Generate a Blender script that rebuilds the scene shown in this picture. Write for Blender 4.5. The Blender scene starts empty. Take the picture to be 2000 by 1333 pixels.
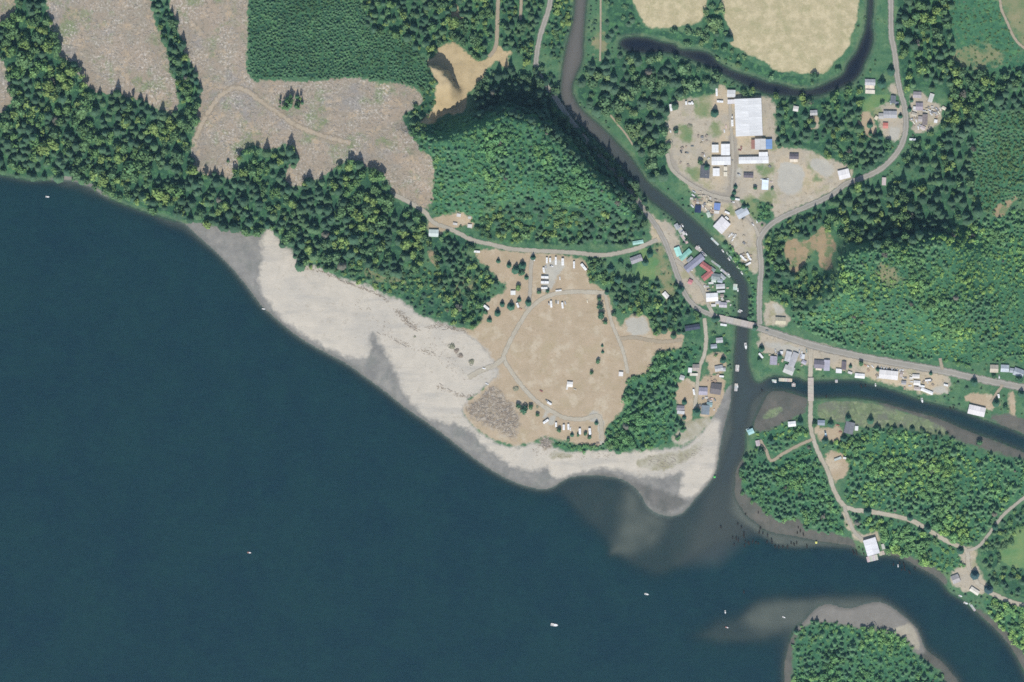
import bpy, bmesh, math, random
import numpy as np
from mathutils import Matrix, Vector

random.seed(7)
rng = np.random.default_rng(11)
scene = bpy.context.scene
C = scene.collection
S = 0.7                      # metres per surveyed map unit


def W(px, py):
    """Map position (east, south of the survey's corner) to metres."""
    return (px - 1000.0) * S, (666.5 - py) * S


# ------------------------------------------------------------------ camera, sky, sun, exposure
CAM_H = 9000.0
cam_d = bpy.data.cameras.new("survey_camera")
cam = bpy.data.objects.new("survey_camera", cam_d)
C.objects.link(cam)
cam.location = (0, 0, CAM_H)
cam_d.sensor_width = 36.0
cam_d.lens = 36.0 * CAM_H / (2000 * S)
cam_d.clip_start = 100.0
cam_d.clip_end = 20000.0
scene.camera = cam

SUN_EL, SUN_AZ = math.radians(56), math.radians(184)     # sun in the south
world = bpy.data.worlds.new("World")
scene.world = world
world.use_nodes = True
wn = world.node_tree.nodes
bg = wn.get("Background") or wn.new("ShaderNodeBackground")
sky = wn.new("ShaderNodeTexSky")
sky.sky_type = 'NISHITA'
sky.sun_disc = False
sky.sun_elevation = SUN_EL
sky.sun_rotation = SUN_AZ
world.node_tree.links.new(sky.outputs[0], bg.inputs[0])
bg.inputs[1].default_value = 0.125

sd = bpy.data.lights.new("sun", 'SUN')
sd.energy = 3.9
sd.angle = math.radians(0.5)
sd.color = (1.0, 0.96, 0.89)
sun = bpy.data.objects.new("sun", sd)
C.objects.link(sun)
to_sun = Vector((math.sin(SUN_AZ) * math.cos(SUN_EL), math.cos(SUN_AZ) * math.cos(SUN_EL), math.sin(SUN_EL)))
sun.rotation_euler = to_sun.to_track_quat('Z', 'Y').to_euler()
sun.location = (0, -800, 1200)

scene.view_settings.view_transform = 'Standard'
scene.view_settings.look = 'None'
scene.view_settings.exposure = 0.25
scene.view_settings.gamma = 1.0
scene.view_settings.use_curve_mapping = False
scene.render.engine = 'CYCLES'
scene.cycles.max_bounces = 6
scene.cycles.transparent_max_bounces = 8
scene.cycles.volume_bounces = 0
scene.cycles.filter_width = 1.6
scene.cycles.use_denoising = False

# ------------------------------------------------------------------ the surveyed outlines
SEA = [(-900, 330), (-60, 333), (0, 341), (30, 347), (60, 353), (105, 351), (130, 352), (155, 358), (180, 368), (205, 385),
       (235, 396), (265, 408), (300, 419), (330, 428), (362, 437), (395, 470), (430, 500), (450, 522), (470, 545),
       (488, 568), (505, 592), (520, 607), (550, 634), (590, 665), (640, 692), (680, 713), (700, 728), (735, 753),
       (760, 772), (790, 797), (830, 824), (870, 852), (900, 877), (935, 903), (970, 926), (1000, 941), (1030, 952),
       (1060, 957), (1080, 953), (1097, 941), (1112, 933), (1140, 929), (1180, 930), (1215, 936), (1240, 952),
       (1255, 972), (1260, 987), (1276, 1001), (1300, 1010), (1325, 1008), (1341, 996), (1360, 972), (1380, 950),
       (1393, 934), (1401, 912), (1405, 880), (1411, 850), (1416, 830), (1421, 810), (1427, 790), (1430, 750),
       (1432, 700), (1436, 660), (1438, 625), (1463, 625), (1463, 667), (1460, 700), (1469, 732), (1475, 746), (1487, 747),
       (1498, 737), (1510, 733), (1540, 736), (1562, 737), (1573, 745), (1596, 742), (1650, 742), (1672, 741),
       (1712, 752), (1760, 766), (1800, 782), (1856, 795), (1888, 805), (1908, 815), (1940, 826), (1970, 836),
       (2000, 850), (2150, 905), (2600, 1000), (2600, 1060), (2150, 950), (2000, 884), (1960, 866), (1900, 846),
       (1848, 823), (1820, 812), (1770, 800), (1744, 792), (1712, 784), (1660, 777), (1600, 779), (1575, 776),
       (1562, 773), (1545, 768), (1519, 762), (1501, 766), (1491, 786), (1478, 812), (1473, 825), (1471, 837),
       (1457, 840), (1458, 873), (1455, 890), (1437, 914), (1436, 944), (1433, 962), (1438, 977), (1450, 996), (1462, 1012), (1478, 1020), (1492, 1036), (1520, 1043), (1556, 1048), (1592, 1057), (1640, 1063), (1664, 1066), (1680, 1082),
       (1700, 1090), (1728, 1083), (1760, 1089), (1790, 1107), (1820, 1122), (1841, 1137), (1853, 1158), (1874, 1167),
       (1902, 1192), (1940, 1225), (1972, 1260), (1993, 1298), (2003, 1320), (2060, 1420), (2300, 1900), (2300, 2900), (-900, 2900)]
ISLAND = [(1533, 1500), (1531, 1330), (1531, 1294), (1541, 1259), (1550, 1230), (1568, 1218), (1583, 1198), (1601, 1183),
          (1622, 1179), (1645, 1188), (1664, 1189), (1692, 1178), (1720, 1175), (1741, 1184), (1765, 1203),
          (1790, 1224), (1799, 1245), (1806, 1268), (1839, 1290), (1860, 1315), (1876, 1335), (1930, 1500)]
RIVER = [(1438, 650), (1441, 616), (1442, 584), (1440, 559), (1424, 538), (1402, 515), (1380, 498), (1363, 486),
         (1347, 476), (1338, 459), (1325, 441), (1316, 427), (1290, 408), (1262, 388), (1243, 362), (1228, 345), (1208, 323),
         (1185, 297), (1163, 274), (1140, 253), (1118, 232), (1100, 210), (1092, 185), (1095, 150), (1100, 112), (1109, 75),
         (1118, 40), (1122, 0), (1124, -60), (1128, -300), (1160, -300), (1152, -60), (1147, 0), (1144, 40), (1141, 75), (1140, 118), (1126, 148),
         (1117, 172), (1127, 202), (1152, 227), (1180, 250), (1212, 285), (1235, 308), (1250, 332), (1266, 355),
         (1293, 376), (1322, 398), (1350, 424), (1381, 451), (1395, 470), (1412, 486), (1428, 508), (1442, 523),
         (1457, 546), (1463, 560), (1464, 610), (1463, 650)]
SLOUGH = [(1205, 86), (1215, 73), (1240, 70), (1270, 73), (1290, 81), (1320, 85), (1326, 95), (1345, 97), (1375, 98),
          (1395, 108), (1402, 121), (1420, 131), (1440, 140), (1470, 148), (1500, 160), (1525, 163), (1550, 171),
          (1575, 175), (1600, 168), (1625, 155), (1645, 147), (1655, 120), (1670, 104), (1680, 80), (1688, 60),
          (1692, 30), (1694, 0), (1690, -200), (1712, -200), (1709, 0), (1706, 30), (1703, 55), (1708, 65), (1705, 90), (1697, 110), (1690, 125),
          (1683, 145), (1670, 160), (1650, 170), (1625, 181), (1600, 189), (1560, 191), (1530, 189), (1500, 186),
          (1480, 179), (1450, 166), (1430, 156), (1400, 141), (1370, 126), (1330, 111), (1310, 106), (1290, 104),
          (1270, 106), (1245, 106), (1220, 101)]
BEACH = [(358, 436), (400, 438), (440, 446), (480, 458), (505, 462), (518, 452), (526, 444), (540, 467), (557, 484),
         (580, 501), (587, 521), (615, 519), (640, 531), (675, 549), (712, 556), (737, 566), (750, 580), (787, 586),
         (805, 606), (822, 619), (857, 629), (885, 637), (910, 650), (935, 668), (955, 690), (968, 712), (975, 735),
         (955, 748), (940, 765), (905, 788), (903, 806), (930, 842), (960, 862), (1000, 878), (1030, 868), (1060, 866),
         (1090, 878), (1120, 886), (1150, 880), (1180, 880), (1210, 885), (1250, 882), (1300, 878), (1340, 872),
         (1362, 852), (1378, 832), (1396, 808), (1410, 780), (1418, 760), (1423, 750), (1440, 750), (1440, 900), (1400, 1040), (1280, 1040),
         (1225, 1000), (1180, 960), (1060, 990), (900, 910), (700, 760), (480, 600), (340, 470), (335, 430)]
SHORE_STRIP = [(95, 350), (115, 342), (140, 345), (165, 352), (185, 362), (208, 380), (215, 392), (195, 392), (170, 375), (140, 362), (105, 360)]
DRYSAND = [(512, 462), (518, 452), (526, 444), (540, 467), (557, 484),
           (580, 501), (587, 521), (615, 519), (640, 531), (675, 549), (712, 556), (737, 566), (750, 580), (787, 586),
           (805, 606), (822, 619), (857, 629), (885, 637), (910, 650), (935, 668), (955, 690), (968, 712), (975, 735),
           (955, 748), (940, 765), (905, 788), (903, 806), (930, 842), (960, 862), (1000, 878), (1030, 868), (1060, 866),
           (1090, 878), (1120, 886), (1150, 880), (1180, 880), (1210, 885), (1250, 882), (1300, 878), (1340, 872),
           (1362, 852), (1378, 832), (1398, 812), (1406, 830), (1405, 870), (1402, 910), (1392, 933), (1375, 950),
           (1355, 970), (1330, 978), (1322, 976), (1333, 958), (1330, 940), (1335, 921), (1318, 926), (1300, 930), (1275, 934), (1250, 930),
           (1225, 923), (1200, 917), (1175, 913), (1150, 919), (1112, 929), (1092, 936), (1080, 930), (1072, 914), (1067, 910),
           (1058, 919), (1025, 919), (1000, 910), (975, 893), (942, 868), (932, 852), (915, 839), (895, 830),
           (862, 824), (837, 819), (812, 795), (787, 766), (777, 740), (766, 712), (750, 680), (735, 655), (724, 645), (721, 660),
           (724, 690), (712, 702), (687, 700), (660, 690), (637, 678), (600, 658), (562, 633), (537, 604), (512, 574), (505, 552), (511, 520)]
SPIT_BANK = [(1140, 927), (1180, 922), (1220, 932), (1255, 945), (1300, 962), (1345, 975), (1335, 990), (1300, 1004), (1272, 992), (1258, 970), (1240, 950), (1215, 936)]
CLEARCUTS = [
    [(95, -80), (90, 15), (105, 60), (115, 110), (150, 135), (165, 168), (200, 183), (250, 188), (290, 203), (330, 224),
     (352, 215), (345, 170), (332, 125), (316, 72), (300, 42), (290, -80)],
    [(322, -80), (330, 15), (350, 60), (358, 100), (382, 135), (394, 180), (386, 230), (378, 280), (372, 310), (376, 330),
     (400, 345), (430, 338), (445, 355), (460, 338), (470, 300), (490, 285), (520, 292), (560, 281), (575, 292),
     (572, 320), (548, 345), (542, 358), (570, 367), (610, 358), (645, 338), (655, 325), (680, 313), (700, 318),
     (740, 338), (762, 358), (768, 382), (790, 392), (832, 412), (842, 400), (846, 370), (850, 330), (840, 310),
     (815, 282), (797, 260), (782, 232), (802, 212), (826, 200), (826, 186), (802, 170), (780, 160), (740, 165),
     (700, 151), (640, 155), (600, 160), (540, 158), (492, 160), (481, 140), (483, 60), (485, -80)],
    [(-80, -80), (20, -80), (28, 20), (31, 38), (12, 46), (-80, 50)],
    [(-80, 105), (5, 110), (15, 150), (26, 180), (20, 205), (4, 222), (-80, 222)]]
HAY = [[(1229, -60), (1235, 5), (1245, 22), (1255, 42), (1266, 56), (1300, 55), (1340, 50), (1368, 44), (1381, 20), (1386, -60)],
       [(1404, -60), (1412, 22), (1420, 47), (1430, 70), (1424, 84), (1440, 95), (1470, 110), (1500, 124), (1512, 139),
        (1545, 140), (1580, 145), (1612, 145), (1626, 125), (1656, 96), (1661, 70), (1671, 50), (1676, 20), (1681, -60)]]
QUARRY = [[(854, 97), (875, 84), (895, 88), (915, 105), (930, 119), (950, 117), (963, 104), (968, 92), (978, 92), (988, 104), (999, 100), (1001, 108), (990, 112),
           (997, 134), (985, 136), (972, 118), (955, 130), (942, 160), (916, 176), (911, 200), (909, 220), (890, 223), (862, 226), (850, 240),
           (826, 246), (815, 240), (840, 224), (850, 200), (851, 170), (844, 140), (830, 118), (850, 112)],
          [(885, 10), (895, 12), (898, 28), (908, 38), (890, 40), (880, 36)]]
PITS = [[(1529, 472), (1550, 461), (1560, 478), (1572, 470), (1600, 450), (1604, 440), (1612, 446), (1626, 460), (1633, 490), (1622, 502), (1626, 520),
         (1612, 531), (1600, 521), (1598, 484), (1576, 502), (1566, 530), (1545, 536), (1535, 510)],
        [(1934, 421), (1945, 404), (1960, 394), (1987, 383), (1990, 388), (1967, 404), (1963, 426)],
        [(834, 492), (848, 488), (853, 505), (856, 520), (848, 520), (838, 505)]]
FIELD = [[(928, 492), (960, 486), (1000, 493), (1060, 494), (1130, 502), (1150, 515), (1147, 545), (1175, 562), (1196, 590), (1200, 622),
          (1214, 640), (1226, 614), (1266, 618), (1272, 655), (1333, 655), (1334, 682), (1275, 685), (1272, 725), (1240, 735), (1222, 745),
          (1219, 800), (1205, 815), (1186, 825), (1181, 872), (1150, 872), (1120, 866), (1085, 858), (1060, 850), (1040, 865),
          (1000, 872), (960, 856), (930, 838), (905, 812), (900, 790), (932, 768), (962, 740), (948, 715), (905, 690),
          (872, 660), (862, 640), (905, 641), (930, 645), (946, 620), (950, 588), (985, 572), (990, 558), (972, 545),
          (956, 522), (936, 510)],
         [(1323, 742), (1352, 740), (1360, 760), (1355, 800), (1350, 824), (1325, 822), (1320, 780)],
         [(1360, 735), (1415, 732), (1416, 785), (1405, 798), (1400, 815), (1368, 818), (1360, 800)],
         [(1590, 832), (1610, 838), (1640, 830), (1645, 850), (1640, 862), (1598, 864)],
         [(1604, 884), (1642, 882), (1662, 912), (1650, 928), (1637, 940), (1630, 945)],
         [(1380, 690), (1418, 688), (1418, 730), (1382, 730)],
         [(1578, 225), (1602, 228), (1600, 250), (1580, 250)],
         [(1676, 220), (1705, 222), (1712, 262), (1700, 268), (1678, 258)],
         [(870, 420), (900, 412), (925, 432), (925, 445), (895, 440), (850, 460), (832, 445), (838, 428)],
         [(1290, 640), (1336, 655), (1330, 668), (1292, 662)],
         [(1880, 770), (1930, 768), (1958, 790), (1940, 800), (1915, 800), (1890, 785)],
         [(1968, 765), (1985, 765), (1985, 820), (1975, 820)]]
GRAVEL = [[(1300, 242), (1312, 210), (1326, 194), (1350, 192), (1398, 190), (1402, 165), (1412, 170), (1420, 178), (1442, 180), (1455, 190),
           (1490, 187), (1513, 195), (1516, 250), (1517, 290), (1560, 289), (1600, 300), (1640, 318), (1668, 333), (1655, 358), (1600, 387),
           (1540, 412), (1512, 432), (1507, 402), (1472, 385), (1452, 390), (1425, 400), (1400, 402), (1360, 382), (1335, 350), (1312, 335),
           (1303, 300)],
          [(1345, 388), (1400, 380), (1440, 396), (1462, 418), (1480, 440), (1490, 470), (1486, 530), (1476, 540), (1458, 520), (1430, 482),
           (1418, 468), (1396, 448), (1396, 424), (1370, 412), (1350, 402)],
          [(1268, 420), (1284, 428), (1315, 436), (1325, 470), (1340, 500), (1365, 545), (1400, 580), (1420, 590), (1380, 600), (1340, 580), (1300, 480), (1272, 470)],
          [(1703, 205), (1766, 200), (1768, 260), (1752, 280), (1735, 275), (1722, 262), (1718, 240)],
          [(1775, 185), (1800, 178), (1815, 195), (1840, 210), (1838, 235), (1822, 252), (1790, 262), (1778, 250)],
          [(1482, 640), (1540, 655), (1660, 690), (1760, 712), (1850, 730), (1860, 755), (1845, 772), (1800, 770), (1720, 745), (1690, 735), (1620, 715), (1580, 715), (1500, 690), (1480, 690)],
          [(1640, 1000), (1660, 1005), (1672, 1046), (1706, 1044), (1712, 1032), (1716, 1040), (1718, 1060), (1684, 1062), (1664, 1050)],
          [(1870, 1070), (1910, 1068), (1904, 1100), (1930, 1140), (1920, 1160), (1890, 1158), (1858, 1140), (1852, 1125), (1878, 1105)],
          [(1500, 585), (1525, 590), (1548, 635), (1500, 640), (1490, 620)],
          [(1735, 165), (1752, 162), (1756, 182), (1735, 182)],
          [(1590, 240), (1600, 240), (1600, 250), (1590, 250)]]
GREYPAD = [[(1518, 322), (1540, 316), (1568, 322), (1572, 350), (1566, 378), (1522, 382)],
           [(1580, 312), (1608, 308), (1632, 330), (1620, 348), (1596, 340), (1586, 330)],
           [(1062, 520), (1078, 510), (1098, 508), (1104, 525), (1090, 535), (1080, 560), (1072, 570), (1058, 572), (1062, 540)],
           [(1222, 618), (1264, 620), (1268, 655), (1224, 655)],
           [(1148, 808), (1166, 802), (1178, 812), (1180, 872), (1172, 870), (1168, 826), (1148, 822)],
           [(1056, 815), (1070, 795), (1078, 800), (1064, 820)], [(1068, 824), (1082, 804), (1090, 810), (1076, 832)],
           [(1736, 247), (1756, 248), (1757, 270), (1748, 282), (1735, 268)],
           [(1508, 590), (1520, 592), (1536, 612), (1512, 618)],
           [(1820, 758), (1848, 755), (1850, 770), (1822, 768)],
           [(1495, 665), (1570, 680), (1568, 695), (1500, 682)],
           [(1437, 330), (1451, 330), (1451, 346), (1437, 346)]]
MUD = [[(1495, 764), (1519, 761), (1548, 767), (1576, 775), (1578, 800), (1552, 815), (1520, 832), (1490, 845), (1468, 838), (1476, 812), (1488, 786)],
       [(1700, 783), (1744, 790), (1820, 810), (1850, 822), (1905, 846), (1965, 868), (2020, 890), (2020, 900), (1950, 885), (1900, 872), (1850, 850), (1790, 812), (1740, 800)],
       [(1430, 900), (1450, 885), (1452, 920), (1446, 960), (1480, 984), (1500, 1008), (1530, 1020), (1556, 1008), (1572, 1034), (1652, 1046), (1672, 1060),
        (1672, 1075), (1600, 1070), (1500, 1066), (1450, 1040), (1425, 980)],
       [(1526, 1500), (1526, 1290), (1538, 1255), (1556, 1222), (1562, 1226), (1552, 1255), (1545, 1290), (1547, 1500)],
       [(1725, 1080), (1750, 1076), (1785, 1090), (1820, 1106), (1850, 1125), (1850, 1150), (1800, 1120), (1740, 1094)],
       [(1560, 1222), (1580, 1190), (1620, 1172), (1720, 1168), (1800, 1215), (1815, 1265), (1900, 1340), (1960, 1500), (1900, 1500), (1850, 1320), (1800, 1285),
        (1770, 1245), (1735, 1236), (1650, 1222), (1604, 1212)],
       [(1900, 1190), (1915, 1190), (1960, 1225), (2020, 1300), (2020, 1340), (1960, 1250), (1920, 1210)],
       [(1930, 815), (1960, 805), (2020, 825), (2020, 855), (1960, 835)]]
PALEBAR = [[(1735, 1232), (1765, 1222), (1775, 1215), (1786, 1226), (1795, 1248), (1796, 1270), (1785, 1268), (1775, 1246), (1750, 1240)]]
MARSH = [[(1598, 786), (1660, 782), (1712, 790), (1744, 799), (1770, 808), (1820, 822), (1850, 840), (1850, 852), (1820, 848), (1780, 840),
          (1740, 834), (1700, 838), (1660, 828), (1620, 820), (1598, 818)],
         [(1489, 815), (1500, 802), (1520, 795), (1530, 800), (1518, 812), (1495, 820)]]
LOGJAM = [[(908, 798), (935, 776), (950, 757), (963, 752), (982, 770), (1000, 788), (1014, 812), (1012, 838), (1004, 862), (985, 852), (950, 832), (920, 816)],
          [(1052, 866), (1058, 856), (1072, 855), (1079, 866), (1070, 876), (1056, 874)]]
DUNE = [[(1240, 898), (1275, 888), (1340, 880), (1370, 860), (1372, 875), (1340, 900), (1320, 914), (1285, 920), (1250, 914)],
        [(1310, 862), (1330, 830), (1370, 815), (1392, 818), (1376, 842), (1350, 862), (1330, 872)],
        [(1080, 880), (1120, 887), (1110, 896), (1070, 896)]]
SCRUBTAN = [[(1862, 98), (1900, 90), (1950, 100), (1962, 118), (1930, 132), (1880, 130), (1860, 120)],
            [(1946, -40), (1956, 20), (1985, 80), (2060, 120), (2060, -40)],
            [(705, 524), (735, 530), (760, 540), (790, 548), (770, 556), (735, 548), (708, 538)],
            [(880, 555), (915, 548), (935, 560), (900, 570)], [(1700, 520), (1740, 515), (1760, 560), (1720, 560)],
            [(1280, 480), (1290, 470), (1310, 540), (1320, 580), (1300, 590), (1290, 560)],
            [(1160, 70), (1182, 70), (1184, 105), (1165, 105)]]
CAMPGREEN = [[(1955, 1040), (2060, 1020), (2060, 1110), (1950, 1110)], [(1250, 470), (1268, 490), (1288, 500), (1292, 540), (1270, 548), (1238, 545), (1245, 520)], [(985, 500), (1010, 495), (1012, 505), (970, 512)],
             [(1690, 190), (1745, 180), (1720, 215), (1680, 220)]]
POLYSETS = dict(forest=None)

# shallows: outline, depth in metres, softness in map units
SHALLOWS = [
    ([(1050, 935), (1140, 915), (1240, 935), (1300, 1000), (1400, 930), (1440, 930), (1445, 1000), (1500, 1050), (1460, 1070), (1395, 1090), (1330, 1130),
      (1290, 1140), (1240, 1132), (1195, 1104), (1172, 1075), (1140, 1045), (1112, 1010), (1090, 975)], 1.9, 46),
    ([(1210, 945), (1255, 960), (1270, 1000), (1310, 1015), (1290, 1050), (1250, 1080), (1200, 1095), (1182, 1098), (1176, 1080), (1200, 1040), (1215, 990)], .6, 26),
    ([(1325, 1240), (1385, 1205), (1460, 1168), (1530, 1152), (1620, 1148), (1720, 1165), (1790, 1215), (1700, 1260), (1560, 1260), (1500, 1275), (1420, 1276), (1350, 1266)], 1.6, 52),
    ([(1440, 1200), (1500, 1168), (1600, 1158), (1720, 1170), (1790, 1220), (1600, 1215), (1550, 1235), (1470, 1240)], 0.5, 30),
    ([(1460, 780), (1500, 755), (1560, 765), (1600, 790), (1500, 860), (1450, 870)], 1.0, 18),
    ([(340, 425), (380, 440), (420, 480), (400, 490), (360, 460), (320, 440), (300, 425)], 1.3, 24),
    ([(110, 350), (160, 362), (190, 378), (180, 388), (140, 372), (110, 362)], 1.5, 20),
    ([(1425, 790), (1440, 800), (1425, 880), (1405, 940), (1400, 930), (1410, 850)], 1.2, 16),
    ([(1470, 930), (1430, 900), (1420, 1000), (1500, 1075), (1600, 1070), (1670, 1072), (1670, 1050), (1500, 1040)], 0.3, 18),
]

ROADS = [  # name, half width, surface, polyline
    ("riverside_highway", 6.0, "asphalt", [(1080, -60), (1075, 0), (1068, 30), (1058, 60), (1050, 95), (1047, 130), (1055, 150), (1078, 182), (1112, 232), (1150, 280), (1195, 330),
                              (1235, 378), (1262, 415), (1280, 440), (1297, 470), (1311, 505), (1325, 545), (1342, 582), (1365, 604), (1400, 620), (1404, 621.5)]),
    ("coast_highway", 8.5, "asphalt", [(1474.5, 638), (1500, 647), (1540, 660), (1590, 676), (1650, 690), (1720, 704), (1800, 718), (1850, 727), (1900, 738),
                              (1960, 750), (2000, 758), (2100, 780)]),
    ("valley_road", 6.5, "asphalt", [(1484, 634), (1483, 600), (1484, 560), (1487, 520), (1484, 490), (1483, 470), (1500, 444), (1530, 424), (1580, 402), (1622, 382), (1652, 360),
                            (1692, 345), (1722, 329), (1747, 305), (1762, 280), (1769, 250), (1767, 212), (1759, 182), (1752, 150), (1748, 110),
                            (1741, 70), (1740, 40), (1740, -60)]),
    ("camp_road", 5.0, "gravel", [(1284, 468), (1262, 478), (1240, 487), (1200, 496), (1170, 499), (1120, 494), (1060, 491), (1000, 487), (960, 478), (925, 470), (900, 458), (875, 446), (845, 434), (830, 415), (800, 396), (768, 380)]),
    ("camp_lane", 4.5, "gravel", [(1042, 492), (1037, 520), (1036, 550), (1034, 585), (1028, 604)]),
    ("camp_loop_road", 5.0, "palegravel", [(1184, 573), (1150, 571), (1110, 571), (1075, 577), (1050, 590), (1030, 610), (1008, 645), (990, 680), (984, 700), (998, 725), (1020, 755), (1050, 786),
                              (1082, 806), (1105, 817), (1140, 819), (1165, 812), (1174, 825), (1176, 862)]),
    ("beach_track", 6.0, "palegravel", [(984, 700), (965, 714), (940, 724), (915, 738)]),
    ("picnic_lane", 4.0, "palegravel", [(1182, 573), (1187, 600), (1196, 635), (1211, 670), (1221, 702), (1226, 730)]),
    ("field_lane", 4.5, "dirt", [(1212, 662), (1240, 660), (1290, 668), (1332, 664)]),
    ("village_drive", 4.5, "palegravel", [(1376, 622), (1379, 660), (1376, 690), (1366, 720), (1361, 760), (1357, 800)]),
    ("village_lane", 4.0, "gravel", [(1318, 508), (1335, 520), (1355, 545), (1370, 562), (1385, 600), (1392, 612)]),
    ("south_road", 5.5, "palegravel", [(1583, 682), (1583, 700), (1583, 739)]),
    ("island_road", 5.2, "palegravel", [(1583.5, 783), (1583, 830), (1588, 856), (1601, 890), (1616, 920), (1630, 960), (1646, 986), (1668, 996), (1702, 1000), (1750, 1009), (1782, 1018),
                            (1812, 1035), (1850, 1058), (1886, 1075), (1891, 1105), (1905, 1133), (1922, 1150), (1960, 1170), (2000, 1183), (2080, 1200)]),
    ("cabin_drive", 3.6, "dirt", [(1587, 858), (1560, 870), (1530, 886), (1506, 900), (1496, 880), (1484, 860)]),
    ("boathouse_drive", 4.0, "gravel", [(1648, 988), (1656, 1012), (1668, 1038), (1684, 1054)]),
    ("northeast_track", 3.6, "gravel", [(1888, 1076), (1910, 1068), (1930, 1045), (1956, 1010), (1984, 985), (2030, 950)]),
    ("quarry_road", 4.5, "dirt", [(975, -60), (973, 0), (971, 60), (968, 92), (955, 112)]),
    ("spur_track", 3.5, "dirt", [(1018, -60), (1018, 0), (1016, 40)]),
    ("levee_path", 2.2, "dirt", [(1173, -60), (1173, 60), (1172, 120)]),
    ("riverside_path", 2.0, "dirt", [(1192, 225), (1206, 243), (1222, 262), (1236, 284)]),
    ("logging_track", 7.0, "faint", [(382, 272), (398, 235), (412, 212), (432, 186), (460, 172), (485, 180), (515, 202), (545, 222), (580, 246), (620, 262), (660, 274), (685, 280)]),
    ("yard_lane", 3.6, "gravel", [(1424, 182), (1428, 250), (1432, 320), (1430, 372), (1444, 402), (1470, 436), (1482, 462)]),
    ("sawmill_lane", 4.5, "gravel", [(1303, 300), (1312, 330), (1345, 358), (1392, 382), (1432, 390)]),
    ("upland_track", 3.0, "dirt", [(1950, -60), (1954, 10), (1966, 42), (1988, 84), (2040, 120)]),
    ("hillside_driveway", 3.6, "dirt", [(1836, 700), (1838, 712), (1841, 722)]),
    ("riverbend_driveway", 3.6, "dirt", [(1958, 752), (1946, 770), (1935, 786)]),
]

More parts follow.
